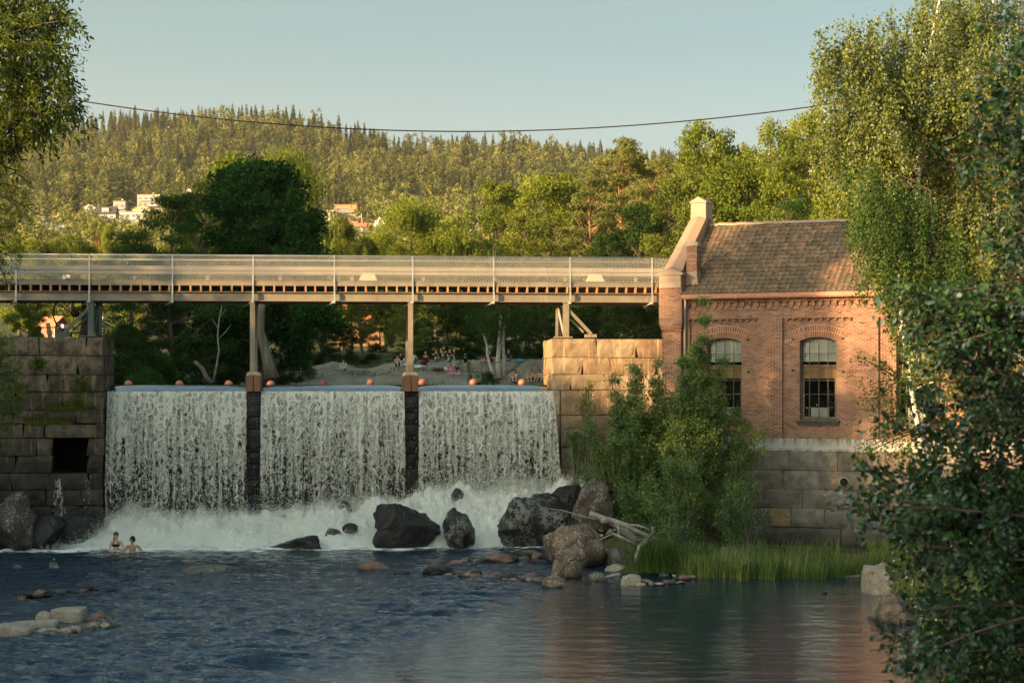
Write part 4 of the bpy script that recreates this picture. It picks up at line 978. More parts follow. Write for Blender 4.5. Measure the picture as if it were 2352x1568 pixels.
def make_tree(kind, H, W, seed, leaf, nleaf, base=.25, nclump=60, cr=.16, lean=(0, 0), leafm=None, bark=None, droop=0.0, prof=None, tr=None, flat=.75, dense=1.0, aspect=.55, topb=1.0, strands=0, limbs=True, z_low=None, asym=0.0):
    """returns (wood_mesh, crown_mesh) for a tree of height H and crown width W standing at the origin"""
    rng = np.random.default_rng(seed); prof = prof or (lambda t: math.sin(math.pi * min(1, .12 + .88*t)**.8) ** .6)
    zb = H * base; zl = zb if z_low is None else z_low; cl = []
    while len(cl) < nclump:
        t = rng.random() ** topb; r = prof(t) * W/2; th = rng.random() * 2*np.pi; rr = r * math.sqrt(rng.uniform(.12, 1))
        irr = 1 + .18 * math.sin(3*th + seed) + .12 * math.sin(5*th + 2*seed + 4*t)
        cl.append((rr * math.cos(th) * irr + lean[0]*t*H, rr * math.sin(th) * irr + lean[1]*t*H, zl + (H - zl - cr*W*.35) * t, rng.uniform(.65, 1.3) * cr * W))
    cl = np.array(cl)
    tr = tr or H * .018
    # wood
    k = 9; tz = np.linspace(0, H*.93, k); wob = np.cumsum(rng.normal(size=(k, 2)) * H*.008, axis=0); wob -= wob[0]
    tp = np.stack([wob[:, 0] + lean[0]*tz, wob[:, 1] + lean[1]*tz, tz], 1); paths = [(tp, tr * np.linspace(1.25, .12, k)**1.1)]
    if limbs:
        for c in cl[:: max(1, len(cl)//46)]:
            z0 = max(H*.10, min(c[2] - rng.uniform(.08, .30)*H*.6, H*.85)); f = z0/(H*.93)*(k-1); i = int(min(f, k-2)); p0 = tp[i] + (tp[i+1]-tp[i])*(f-i)
            mid = (p0 + c[:3])/2 + np.array([0, 0, -abs(c[2]-z0)*.12]) + rng.normal(size=3)*W*.02
            r0 = tr * (.42 if rng.random() < .4 else .26) * (1 - z0/H*.6); paths.append((bez(p0, mid, c[:3], 6), np.linspace(r0, r0*.16, 6)))
    V, Q = tubes_np(paths, 6)
    wood = npmesh(kind + '_wood', V, Q, 4, bark or M_bark, None, True)
    # leaves
    wts = cl[:, 3]**2; idx = rng.choice(len(cl), nleaf, p=wts/wts.sum())
    d = rng.normal(size=(nleaf, 3)); d /= np.linalg.norm(d, axis=1, keepdims=True); rad = rng.random(nleaf)**(1/2.2*dense); d[:, 2] *= flat
    C = cl[idx, :3] + d * rad[:, None] * cl[idx, 3:4] * (1 + .25*vn(d[:, 0]*2.5 + idx*3.1, d[:, 1]*2.5, d[:, 2]*2.5, seed))[:, None]
    ctint = rng.uniform(.2, .8, len(cl)); tn = np.clip(ctint[idx] + rng.normal(size=nleaf)*.16, 0, 1)
    if strands:
        ns = strands; si = rng.choice(len(cl), ns); ang = rng.random(ns)*2*np.pi; rr = np.sqrt(rng.random(ns))
        top = cl[si, :3] + np.stack([np.cos(ang)*rr*cl[si, 3], np.sin(ang)*rr*cl[si, 3], -cl[si, 3]*flat*.3*np.sqrt(1-rr**2*.9)], 1)
        m = 14; ln = rng.uniform(.5, 1.6, ns) * H*.09; tt = (np.arange(m)+rng.random((ns, m)))/m
        S = top[:, None, :] + np.stack([rng.normal(size=(ns, m))*.05 + .1*np.sin(tt*3), rng.normal(size=(ns, m))*.05, -tt*ln[:, None]], -1)
        C = np.concatenate([C, S.reshape(-1, 3)]); tn = np.concatenate([tn, np.clip(np.repeat(ctint[si], m) + rng.normal(size=ns*m)*.15, 0, 1)])
    V = leafquads(C, leaf, rng, aspect, droop, 0.25 if droop == 0 else 0)
    crown = npmesh(kind + '_crown', V, np.arange(len(V)), 4, leafm or L_olive, np.repeat(tn, 4))
    return wood, crown
def place(kind, meshes, loc, label, group, cat='tree', s=1.0, rz=None, sz=None, cname='crown', wname='trunk', cmat=None):
    e = empty(kind, loc, label, cat, group, rz if rz is not None else (hash_(loc) * 6.28))
    e.scale = (s, s, sz or s)
    link(bpy.data.objects.new(wname, meshes[0]), e); c = link(bpy.data.objects.new(cname, meshes[1]), e)
    return e
def hash_(loc): return abs(math.sin(loc[0]*12.9898 + loc[1]*78.233) * 43758.5453) % 1
def gh(x, y): return float(ground_h(np.array([x]), np.array([y]))[0])
def at_px(px, Y, dz=0.0):
    x = (px - 512) * Y / F; return (x, Y, gh(x, Y) + dz)
def top_h(px, py, Y):               # height a tree at that place needs to reach row py
    x = (px - 512) * Y / F; return EYE + (HY - py) * Y / F - gh(x, Y)
# ---------------- prototypes for the middle distance (about 14 m tall, scaled to fit)
def dome(t): return math.sqrt(max(0, 1 - (t*1.0)**2.2)) * min(1, .62 + t*1.6)
def egg(t): return math.sin(math.pi * min(.999, (.10 + .88*t)))**.65
def cone(t): return max(.05, (1 - t)**.75) * min(1, .5 + t*4)
PR = {}
PR['round'] = [make_tree('round', 14, 10, 10+i, .27, 24000, .16, 105, .105, leafm=[L_lime, L_olive][i % 2], prof=egg, flat=.6) for i in range(3)]
PR['loose'] = [make_tree('loose', 14, 9, 20+i, .26, 16000, .15, 85, .095, leafm=[L_olive, L_lime][i % 2], prof=egg, flat=.6) for i in range(3)]
PR['weep'] = [make_tree('weep', 14, 10, 30+i, .22, 9000, .18, 70, .11, leafm=L_lime, prof=egg, droop=.5, strands=1500) for i in range(2)]
PR['birch'] = [make_tree('birch', 15, 6.5, 40+i, .20, 8000, .18, 60, .12, leafm=L_lime, bark=M_birchb, prof=egg, droop=.35, strands=900, tr=.13) for i in range(2)]
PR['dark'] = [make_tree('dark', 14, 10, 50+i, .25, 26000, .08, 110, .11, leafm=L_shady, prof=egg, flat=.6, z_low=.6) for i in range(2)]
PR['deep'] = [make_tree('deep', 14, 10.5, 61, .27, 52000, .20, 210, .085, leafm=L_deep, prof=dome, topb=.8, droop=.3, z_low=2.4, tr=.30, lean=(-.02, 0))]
PR['layer'] = [make_tree('layer', 14, 11, 70+i, .21, 18000, .15, 70, .11, leafm=[L_olive, L_mid][i], flat=.30, prof=egg) for i in range(2)]
PR['pine'] = [make_tree('pine', 16, 8, 80+i, .34, 20000, .25, 72, .11, leafm=L_pine, bark=M_pineb, flat=.38, aspect=.2, prof=lambda t: max(.18, math.sin(math.pi*min(.99, .22+.72*t))**.8)) for i in range(2)]
PR['shrub'] = [make_tree('shrub', 4, 5, 90+i, .17, 8000, .02, 40, .13, leafm=[L_shady, L_mid][i], prof=egg, z_low=.3) for i in range(2)]
HT = dict(round=14, loose=14, weep=14, birch=15, dark=14, deep=14, layer=14, pine=16, shrub=4)
names_ = dict(round='broadleaf_tree', loose='broadleaf_tree', weep='weeping_tree', birch='birch_tree', dark='broadleaf_tree', deep='broadleaf_tree', layer='broadleaf_tree', pine='pine_tree', shrub='shrub')
def mid(k, i, px, py, Y, label, group=None, wx=1.0, rz=None):
    h = top_h(px, py, Y); s = h / HT[k]; x, y, z = at_px(px, Y)
    e = place(names_[k], PR[k][i % len(PR[k])], (x, y, z - .1), label, group, 'shrub' if k == 'shrub' else 'tree', 1.0, rz)
    e.scale = (s*wx, s*wx, s*1.02); return e
G1 = 'trees beyond the bridge'
mid('deep', 0, 262, 165, 135, 'big dark green dome shaped tree rising over the middle of the bridge', None, .95, 0.3)
T1 = [('round', 0, 244, 157, 165, 'yellow green treetop just behind the left shoulder of the dark dome tree', .9), ('weep', 0, 286, 148, 172, 'tallest yellow green treetop behind the dark dome tree', .6),
 ('layer', 1, 176, 190, 128, 'dark olive tree of level leafy layers left of the dark dome tree', .75), ('layer', 0, 132, 232, 150, 'smaller olive tree at the left foot of the layered tree', .9), ('layer', 0, 205, 176, 150, 'golden olive tree between the layered tree and the dark dome tree', .75),
 ('weep', 1, 408, 200, 190, 'broad weeping tree above the bridge between the pale houses', 1.0), ('round', 1, 343, 218, 200, 'small conical yellow green tree right of the dark dome tree', .5), ('loose', 0, 362, 236, 185, 'low rounded tree at the left foot of the broad weeping tree', .7),
 ('weep', 0, 460, 228, 205, 'low loose tree right of the broad weeping tree', .8), ('loose', 1, 497, 184, 200, 'tall pale yellow green tree at the middle of the photo', .85), ('round', 2, 550, 172, 215, 'wide yellow green tree left of the tall pine', .95),
 ('loose', 2, 528, 205, 180, 'shorter tree in front of the wide yellow green tree', .8), ('pine', 0, 622, 140, 210, 'tallest pine with a ragged top above the right part of the bridge', 1.0), ('pine', 1, 592, 178, 192, 'golden pine with level boughs leaning left of the tallest pine', 1.0), ('pine', 0, 655, 160, 222, 'second pine close behind the tallest pine', .9),
 ('dark', 0, 640, 206, 175, 'dark green tree low between the pines and the brick gable', .8), ('dark', 1, 608, 232, 170, 'dark green bushy tree above the right end of the bridge', .7), ('round', 0, 709, 126, 205, 'tall round headed tree behind the brick gable', .75), ('loose', 0, 668, 188, 188, 'tree with pale trunk at the left of the brick gable', .8),
 ('birch', 0, 772, 117, 225, 'slender birch with two thin spires against the sky', .9), ('birch', 1, 812, 112, 235, 'birch with hanging twigs at the left edge of the big near birch', .95), ('birch', 0, 745, 142, 240, 'slim birch spire left of the two thin spires', .7), ('round', 1, 700, 168, 165, 'yellow green tree directly behind the chimney', .8),
 ('round', 2, 745, 160, 160, 'rounded tree behind the left half of the tiled roof', .9), ('loose', 1, 786, 176, 150, 'rounded tree behind the middle of the tiled roof', .75), ('layer', 0, 822, 140, 165, 'layered tree with bare pale limbs behind the right half of the roof', .9), ('round', 0, 868, 128, 180, 'tree behind the near birch crown', .9), ('loose', 2, 918, 120, 170, 'tree behind the trunk of the near birch', .9), ('round', 1, 975, 118, 160, 'tree behind the foliage at the far right', 1.0), ('weep', 1, 850, 175, 140, 'weeping tree right behind the roof ridge', .8),
 ('layer', 1, 790, 196, 130, 'shadowed tree just above the roof ridge', .6),
 ('round', 1, 70, 236, 300, 'dark green rounded tree near the pale gable house', .9), ('loose', 1, 108, 226, 330, 'tall pale tree right of the dark tree near the gable house', .5), ('pine', 1, 140, 228, 320, 'pinkish trunked pine above the left part of the bridge', .7), ('pine', 0, 98, 222, 350, 'slim pine above the gable house', .6), ('loose', 0, 40, 240, 260, 'tree above the left end of the bridge', .8), ('round', 2, 20, 236, 280, 'leafy tree at the left edge above the bridge', .9), ('loose', 2, 178, 224, 320, 'pale tree behind the layered tree', .6), ('round', 0, 382, 232, 330, 'rounded tree under the bright white gabled house', .8), ('loose', 0, 346, 236, 290, 'pale tree below the timber house', .8), ('round', 2, 436, 214, 260, 'rounded tree right behind the broad weeping tree', .8), ('loose', 1, 60, 238, 340, 'pale tree left of the gable house', .7)]
for k, i, px, py, Y, lab, wx in T1: mid(k, i, px, py, Y, lab, G1, wx)
# trees seen under the bridge, behind the granite shore
G2 = 'trees seen under the bridge'
T2 = [('weep', 0, 118, 288, 230, 'sunlit weeping tree under the left span of the bridge', 1.1), ('weep', 1, 85, 300, 210, 'sunlit leafy tree behind the spoked wheel', .9), ('round', 0, 30, 286, 130, 'dark leafy tree above the left abutment', .8), ('dark', 0, 160, 300, 128, 'dark tree left of the thin white birch stem', .9), ('dark', 1, 205, 285, 140, 'dark tree around the thin white birch stem', .9),
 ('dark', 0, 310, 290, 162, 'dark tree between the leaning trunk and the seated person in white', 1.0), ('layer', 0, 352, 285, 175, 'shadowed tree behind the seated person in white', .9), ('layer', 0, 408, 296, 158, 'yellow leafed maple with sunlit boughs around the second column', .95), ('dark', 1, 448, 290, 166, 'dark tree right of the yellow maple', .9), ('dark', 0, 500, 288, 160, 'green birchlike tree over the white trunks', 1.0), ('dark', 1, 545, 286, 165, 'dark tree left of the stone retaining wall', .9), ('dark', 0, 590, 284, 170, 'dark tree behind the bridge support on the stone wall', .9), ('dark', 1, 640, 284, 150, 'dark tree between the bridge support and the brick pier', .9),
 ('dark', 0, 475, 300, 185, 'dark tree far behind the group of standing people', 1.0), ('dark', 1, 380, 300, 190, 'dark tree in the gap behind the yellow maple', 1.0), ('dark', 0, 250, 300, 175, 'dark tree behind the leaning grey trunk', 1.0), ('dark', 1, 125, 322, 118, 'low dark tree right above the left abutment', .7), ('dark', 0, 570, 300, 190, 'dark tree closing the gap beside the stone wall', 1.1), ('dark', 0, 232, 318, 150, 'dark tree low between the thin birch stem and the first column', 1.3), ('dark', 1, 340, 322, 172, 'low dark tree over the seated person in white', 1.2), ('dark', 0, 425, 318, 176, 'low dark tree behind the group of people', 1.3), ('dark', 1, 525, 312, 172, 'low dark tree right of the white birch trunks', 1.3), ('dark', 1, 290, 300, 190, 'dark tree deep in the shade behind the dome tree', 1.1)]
for k, i, px, py, Y, lab, wx in T2: mid(k, i, px, py, Y, lab, G2, wx)
G3 = 'shrubs on the far shore'
T3 = [(112, 352, 112), (128, 360, 116), (146, 350, 120), (165, 362, 124), (182, 358, 128), (238, 356, 138), (285, 360, 146), (300, 352, 150), (322, 356, 163), (345, 352, 166), (372, 352, 168), (398, 350, 165), (425, 348, 168), (452, 345, 166), (478, 346, 168), (505, 345, 166), (528, 346, 164), (548, 343, 166), (225, 366, 132), (142, 368, 106)]
pos_w = ['beside the left abutment', 'second from the left abutment', 'left of the bent dead stump', 'just left of the bent dead stump', 'between the stump and the thin birch stem', 'between the first column and the leaning trunk', 'right of the leaning trunk', 'at the left end of the granite slope', 'left of the seated person in white', 'right of the seated person in white', 'behind the small seated child', 'under the yellow maple boughs', 'behind the person in the checked shirt', 'behind the tall people', 'behind the person in blue shorts', 'left of the white birch trunks', 'right of the white birch trunks', 'beside the stone retaining wall', 'under the thin birch stem', 'lowest one near the water at the left']
for j, (px, py, Y) in enumerate(T3): mid('shrub', j, px, py, Y, 'low dark green shrub ' + pos_w[j], G3, 1.0)
# tall trees beyond the left edge of the frame: they throw the evening shade over the river
shade = make_tree('shade', 20, 11, 200, .55, 14000, .10, 80, .17, leafm=L_mid, prof=egg, z_low=1.0)
shade_thin = make_tree('shadethin', 20, 11, 201, .7, 2400, .10, 60, .16, leafm=L_mid, prof=egg, z_low=1.0)
rs = random.Random(5)
def shade_tree(x, y, ztop, wx=1.0):
    g0 = gh(x, y); e = place('riverside_tree', shade_thin if 57 < y < 80 else shade, (x, y, g0 - .3), 'tall leafy tree on the left bank throwing shade over the river', 'trees on the left bank outside the photo', rz=rs.random()*6.28)
    s = (ztop - g0) / 20.0; e.scale = (s*wx, s*wx, s)
for k in range(20):
    y = -24 + k * 5.4
    shade_tree(-46 + rs.uniform(-1.5, 1.5), y, (19.9 if 38 < y < 57 else 21) + rs.uniform(-1.6, 1.6), 1.3)
    if k % 2 == 0: shade_tree(-54 + rs.uniform(-2, 2), y + 2, 23 + rs.uniform(-2, 2), 1.5)
shade_tree(-46, 41.6, 36, .42)
for k in range(11): shade_tree(-58 - k*1.0, 84 + k*7.0, 35 + rs.uniform(-2, 2), 1.2)
# ------------------------------------------------------------------ near foliage, built around its own branches
def leaf_fan(C, Dn, size, rng, nleaf, aspect=.6, spread=.9, seg=True):
    """ovate folded leaves: 6 verts, 4 quads -> two quads each side of the midrib. C anchor, Dn direction of the blade"""
    n = len(C); a = Dn / (np.linalg.norm(Dn, axis=1, keepdims=True) + 1e-9); r = rng.normal(size=(n, 3)); r[:, 2] += 1.2
    b = np.cross(a, r); b /= np.linalg.norm(b, axis=1, keepdims=True) + 1e-9; u = np.cross(b, a)
    s = (size * rng.uniform(.45, 1.3, n))[:, None]; w_ = s * aspect * .5; cup = s * rng.uniform(.02, .16, n)[:, None]; curl = s * rng.uniform(-.10, .18, n)[:, None]
    m0 = C; m1 = C + a*s*.45; m2 = C + a*s - u*curl
    l1 = C + a*s*.28 + b*w_ + u*cup; l2 = C + a*s*.68 + b*w_*.82 + u*cup - u*curl*.4
    r1 = C + a*s*.28 - b*w_ + u*cup; r2 = C + a*s*.68 - b*w_*.82 + u*cup - u*curl*.4
    V = np.stack([m0, l1, l2, m1, m2, r2, r1], 1).reshape(-1, 3)
    i = np.arange(n)[:, None] * 7
    tri = np.stack([i[:, 0]+0, i[:, 0]+3, i[:, 0]+1, i[:, 0]+1, i[:, 0]+3, i[:, 0]+2, i[:, 0]+3, i[:, 0]+4, i[:, 0]+2,
                    i[:, 0]+0, i[:, 0]+6, i[:, 0]+3, i[:, 0]+6, i[:, 0]+5, i[:, 0]+3, i[:, 0]+3, i[:, 0]+5, i[:, 0]+4], 1).reshape(-1)
    return V, tri, 7
def grow(rng, roots, levels, nb, ln, droop, jit=.35, up=0.0, taper=.6, rad=.03):
    """recursive twigs. roots: list of (p, dir, length, radius). returns paths and leaf anchors with directions"""
    paths = []; anchors = []; dirs = []; cur = roots
    for lv in range(levels):
        nxt = []
        for (p, d, L_, r_) in cur:
            k = 6; pts = [np.array(p, float)]; dd = np.array(d, float); dd /= np.linalg.norm(dd)
            for i in range(k - 1):
                dd = dd + rng.normal(size=3) * jit * .35; dd[2] += (-droop * (lv + .4) + up) * .16; dd /= np.linalg.norm(dd)
                pts.append(pts[-1] + dd * L_ / (k - 1))
            pts = np.array(pts); paths.append((pts, np.linspace(r_, r_ * .35, k)))
            if lv < levels - 1:
                n = nb[lv]
                for j in range(n):
                    f = rng.uniform(.2, 1.0) * (k - 1); i = int(min(f, k - 2)); q = pts[i] + (pts[i+1] - pts[i]) * (f - i)
                    t = pts[i+1] - pts[i]; t /= np.linalg.norm(t); s = rng.normal(size=3); s -= t * s.dot(t); s /= np.linalg.norm(s)
                    nxt.append((q, t * .55 + s * .8, L_ * ln * rng.uniform(.6, 1.2), r_ * taper * .6))
            else:
                anchors.append(pts[1:]); dirs.append(np.repeat((pts[-1] - pts[0])[None], k - 1, 0))
        cur = nxt
    return paths, np.concatenate(anchors), np.concatenate(dirs)
def plant(name, loc, paths, C, Dn, size, per, label, cat, mat, bark, seed, aspect=.6, group=None, out=.5, nside=4, bend=0.0, cname='foliage', wname='branches'):
    rng = np.random.default_rng(seed); e = empty(name, loc, label, cat, group)
    V, Q = tubes_np(paths, nside); link(bpy.data.objects.new(wname, npmesh(wname, V, Q, 4, bark, None, True)), e)
    C = np.repeat(C, per, 0); Dn = np.repeat(Dn, per, 0); Dn = Dn / (np.linalg.norm(Dn, axis=1, keepdims=True) + 1e-9) * .6 + rng.normal(size=C.shape) * .55; Dn[:, 2] -= bend
    C = C + rng.normal(size=C.shape) * size * out
    V, T, k = leaf_fan(C, Dn, size, rng, per, aspect)
    tn = np.clip(.5 + .35 * vn(C[:, 0]*1.7, C[:, 1]*1.7, C[:, 2]*1.7, seed) + rng.normal(size=len(C)) * .18, 0, 1)
    link(bpy.data.objects.new(cname, npmesh(cname, V, T, 3, mat, np.repeat(tn, k))), e)
    return e
# --- dark alder in the right foreground, about 17 m from the camera
rng = np.random.default_rng(77)
ax, ay = 6.4, 17.5; az = gh(ax, ay)
roots = []
spine = [(ax, ay, az), (6.25, 17.3, 2.0), (5.9, 17.5, 4.0), (5.75, 17.4, 6.0), (5.9, 17.5, 8.0), (6.1, 17.5, 9.3)]
def lp(px, py, Y): q = P(px, py, Y); return np.array(q)
# tips traced from the outline of the dark mass: (px, py, Y)
tips = [(866, 440, 17), (842, 492, 17.2), (833, 505, 18), (872, 505, 16.4), (850, 468, 17.5), (882, 528, 17.2), (900, 560, 17.6), (925, 545, 16.8), (905, 600, 17), (870, 650, 16.8), (880, 662, 16.2), (915, 640, 17), (940, 660, 16.6), (935, 600, 17.5), (900, 665, 16), (885, 300, 17), (882, 326, 17.2), (925, 380, 17), (930, 330, 17.4), (978, 150, 17), (988, 90, 17.2), (1000, 60, 17), (1015, 30, 17.4), (985, 120, 16.6), (990, 180, 17.4), (1010, 130, 17), (1015, 220, 16.8), (985, 300, 16.8), (980, 360, 17), (970, 420, 16.6), (950, 450, 17), (935, 480, 17.2), (960, 510, 17), (920, 450, 17.5), (985, 470, 17.4), (1000, 420, 16.8), (1010, 340, 17.3), (1000, 540, 16.6), (975, 570, 17), (1005, 620, 16.8), (975, 650, 17.2), (1010, 680, 17), (950, 690, 16.8), (955, 620, 17), (1020, 500, 17), (1015, 580, 17.4), (895, 470, 17.2), (890, 500, 16.8), (910, 520, 17.3), (945, 400, 16.9), (1022, 270, 17.2), (955, 350, 17.6), (930, 560, 16.5), (1000, 250, 17.8), (975, 330, 18), (1005, 380, 18), (960, 475, 18), (1015, 450, 18), (990, 510, 18), (965, 545, 18), (1000, 590, 18), (985, 620, 18), (1015, 640, 17.8), (940, 520, 18), (925, 490, 17.9), (915, 430, 17.9), (940, 430, 18), (1018, 180, 17.6), (1020, 90, 17.6), (960, 390, 18), (935, 640, 17.6), (1010, 310, 17.6), (900, 530, 17.8), (920, 610, 16.4), (930, 350, 16.8), (945, 310, 17)]
for i, (px, py, Y) in enumerate(tips):
    tp = lp(px, py, Y); z0 = np.clip(tp[2] + rng.uniform(-.9, .5), .6, 9.2)
    k = np.interp(z0, [s[2] for s in spine], range(len(spine))); j = int(min(k, len(spine)-2)); p0 = np.array(spine[j]) + (np.array(spine[j+1]) - np.array(spine[j])) * (k - j)
    roots.append((p0, tp))
paths = [(np.array(spine), np.linspace(.14, .05, len(spine)))]; AC = []; AD = []
for (p0, tp) in roots:
    mid_ = (p0 + tp)/2 + rng.normal(size=3)*.12 + np.array([0, 0, .15]); b = bez(p0, mid_, tp, 9); paths.append((b, np.linspace(.020, .005, 9)))
    for j in range(15):
        f = 1 - rng.random()**1.4 * .62; q = b[int(f*8)]; d = (tp - p0) / np.linalg.norm(tp - p0) * .7 + rng.normal(size=3) * .65; d[2] -= .15
        pp, c_, dd = grow(rng, [(q, d, rng.uniform(.22, .48), .005)], 1, [], .5, .6, .5); paths += pp; AC.append(c_); AD.append(dd)
plant('alder_tree', (0, 0, 0), paths, np.concatenate(AC), np.concatenate(AD), .064, 6, 'dark leafy alder with big round leaves filling the right foreground', 'tree', L_alder, M_bark, 5, .66, out=.75)
# --- big weeping birch right of the building (three stems)
def weeping(name, loc, stems, blobs, seed, label, leafsz, per, mat=L_birch, bark=M_birchb, strand=(.5, 1.5), group=None, aspect=.72, nst=34):
    rng = np.random.default_rng(seed); paths = []; fine = []; AC = []; AD = []; loc = np.array(loc, float)
    for st in stems: paths.append((np.array(st) - loc, np.linspace(.10 if bark is not M_bark else .05, .03, len(st))))
    allp = np.concatenate([np.array(st) for st in stems])
    for (c, r) in blobs:
        c = np.array(c); d = np.linalg.norm(allp - c - np.array([0, 0, -r]), axis=1); p0 = allp[int(np.argmin(d))]
        b = bez(p0, (p0 + c)/2 + np.array([0, 0, .35*r]), c, 7); paths.append((b - loc, np.linspace(.028, .008, 7)))
        for j in range(int(nst * (r/1.0)**2)):
            v_ = rng.normal(size=3); v_ /= np.linalg.norm(v_); q = c + v_ * r * rng.random()**.5 * np.array([1, 1, .8])
            out_ = v_ * np.array([1, 1, 0]) * .25 * r; L_ = rng.uniform(*strand); m = max(4, int(L_ / .06))
            t = np.linspace(0, 1, m)[:, None]; s = q + out_ * np.sqrt(t) + np.array([0, 0, -1]) * t * L_ + np.array([.09, 0, 0]) * np.sin(t*4 + j) 
            if j % 3 == 0: ss = s[np.linspace(0, m-1, 4).astype(int)]; fine.append((ss - loc, np.full(4, .0045)))
            AC.append(s - loc); AD.append(np.tile([[0.0, 0, -.5]], (m, 1)) + v_*.4)
    e = plant(name, tuple(loc), paths, np.concatenate(AC), np.concatenate(AD), leafsz, per, label, 'tree', mat, bark, seed, aspect, group, out=.8, cname='crown', wname='trunk', bend=.3)
    if fine: V, Q = tubes_np(fine, 3); link(bpy.data.objects.new('twigs', npmesh('twigs', V, Q, 4, M_bark, None, True)), e)
    return e
Yb = 58.0
def bp(px, py, Y=Yb): return tuple(P(px, py, Y))
gx, gy, gz = at_px(935, Yb)
stem1 = [(gx, gy, gz), bp(928, 480), bp(912, 390), bp(901, 310), bp(899, 230), bp(893, 160), bp(880, 100), bp(870, 60)]
stem2 = [bp(899, 240), bp(915, 215, 57.5), bp(925, 130), bp(928, 60), bp(940, 0), bp(950, -60)]
stem3 = [bp(900, 330), bp(940, 300, 59), bp(962, 240, 59), bp(970, 160, 59), bp(985, 60, 59), bp(1000, -40, 59)]
blobs = []
rg = np.random.default_rng(3)
for (px, py, r) in [(840, 32, .7), (858, 40, .8), (845, 62, .8), (828, 52, .45), (822, 58, .4), (835, 95, .7), (850, 115, .9), (868, 85, 1.0), (880, 55, 1.0), (880, 120, 1.0), (862, 145, .9), (845, 140, .6), (895, 150, 1.0), (905, 95, 1.1), (905, 45, 1.0), (918, 20, .8), (925, 70, 1.1), (930, 120, 1.1), (922, 165, 1.0), (900, 195, .9), (870, 180, .8), (885, 215, .8), (915, 215, 1.0), (945, 40, 1.1), (950, 100, 1.1), (955, 160, 1.2), (945, 205, 1.1), (975, 20, 1.2), (980, 80, 1.2), (985, 140, 1.2), (980, 200, 1.2), (1005, 50, 1.2), (1010, 120, 1.3), (1010, 190, 1.3), (960, 250, 1.1), (930, 255, 1.0), (905, 255, .8), (890, 250, .6), (990, 250, 1.2), (940, 300, .9), (915, 290, .7), (900, 285, .5), (970, 310, 1.0), (1000, 310, 1.2), (960, 0, 1.1), (1000, 0, 1.2), (935, -5, .9), (925, 335, .6), (955, 355, .8), (990, 370, 1.0), (865, 20, .5), (878, 10, .4)]:
    blobs.append((bp(px, py + 6, Yb + rg.uniform(-1.6, 1.6)), r))
weeping('birch_tree', (gx, gy, gz), [stem1, stem2, stem3], blobs, 12, 'big weeping birch with peeling pale trunk standing right of the brick building', .095, 3, nst=52)
# the same birch's darker hanging boughs nearer to the roof belong to a second tree
gx, gy, gz = at_px(935, 52)
bl = []
for (px, py, r) in [(868, 185, .6), (880, 205, .7), (868, 215, .5), (885, 240, .6), (873, 250, .4), (868, 165, .45), (895, 190, .7), (905, 225, .7), (895, 265, .5), (920, 200, .7), (935, 230, .8), (900, 300, .45), (925, 270, .6), (950, 260, .8), (888, 290, .35), (862, 240, .3), (866, 268, .25), (945, 300, .7), (912, 330, .5), (975, 280, .8)]: bl.append((bp(px, py, 52 + rg.uniform(-.8, .8)), r))
weeping('birch_tree', (gx, gy, gz), [[(gx, gy, gz), bp(935, 480, 52), bp(940, 350, 52), bp(935, 250, 52), bp(930, 190, 52)]], bl, 13, 'shaded birch whose hanging boughs cover the right end of the tiled roof', .070, 3, mat=L_mid, bark=M_bark, nst=60)
# sunlit low sprays at the right, between the building and the alder
gx, gy, gz = at_px(925, 60); bl = []
for (px, py, r) in [(868, 385, .35), (880, 360, .4), (878, 400, .5), (892, 380, .5), (860, 357, .22), (890, 425, .6), (872, 445, .5), (905, 400, .6), (905, 450, .7), (862, 455, .3), (925, 430, .8), (915, 370, .5)]: bl.append((bp(px, py, 60 + rg.uniform(-.4, .4)), r))
weeping('elm_sapling', (gx, gy, gz), [[(gx, gy, gz), bp(925, 500, 60), bp(920, 430, 60), bp(900, 380, 60)]], bl, 14, 'sunlit sapling with yellow green leaves in front of the third window', .085, 2, mat=L_lime, bark=M_bark, strand=(.1, .3), nst=90)
# --- ash crown hanging in at the upper left, plus a lower tree behind it
def ashtree(name, Y, ground_px, blobs, seed, label, leafsz, mat, per, stem, nst=60, strand=.28, bark=M_bark):
    rng = np.random.default_rng(seed); loc = np.array(at_px(ground_px, Y)); paths = []; AC = []; AD = []
    st = [loc] + [np.array(bp(a, b, Y)) for a, b in stem]; paths.append((np.array(st) - loc, np.linspace(.32, .06, len(st)))); st = np.array(st)
    for (px, py, r) in blobs:
        c = np.array(bp(px, py, Y + rng.uniform(-1.5, 1.5))); p0 = st[int(np.argmin(np.linalg.norm(st - c - np.array([0, 0, -r]), axis=1)))]
        mid_ = (p0 + c)/2 + np.array([0, 0, .3]); b = bez(p0, mid_, c, 7) - loc; paths.append((b, np.linspace(.06, .014, 7)))
        for j in range(int(nst * r*r) + 4):
            v_ = rng.normal(size=3); v_ /= np.linalg.norm(v_); v_[2] *= .8; q = c - loc + v_ * r * rng.random()**.4
            d = v_ + rng.normal(size=3)*.3; d[2] -= .45; pp, c_, dd = grow(rng, [(q, d, rng.uniform(.6, 1.3) * strand, .006)], 1, [], .5, 1.2, .4)
            if j % 2 == 0: paths += pp
            AC.append(c_); AD.append(dd)
    return plant(name, tuple(loc), paths, np.concatenate(AC), np.concatenate(AD), leafsz, per, label, 'tree', mat, bark, seed, .34, None, out=.45, cname='crown', wname='trunk', bend=.35)
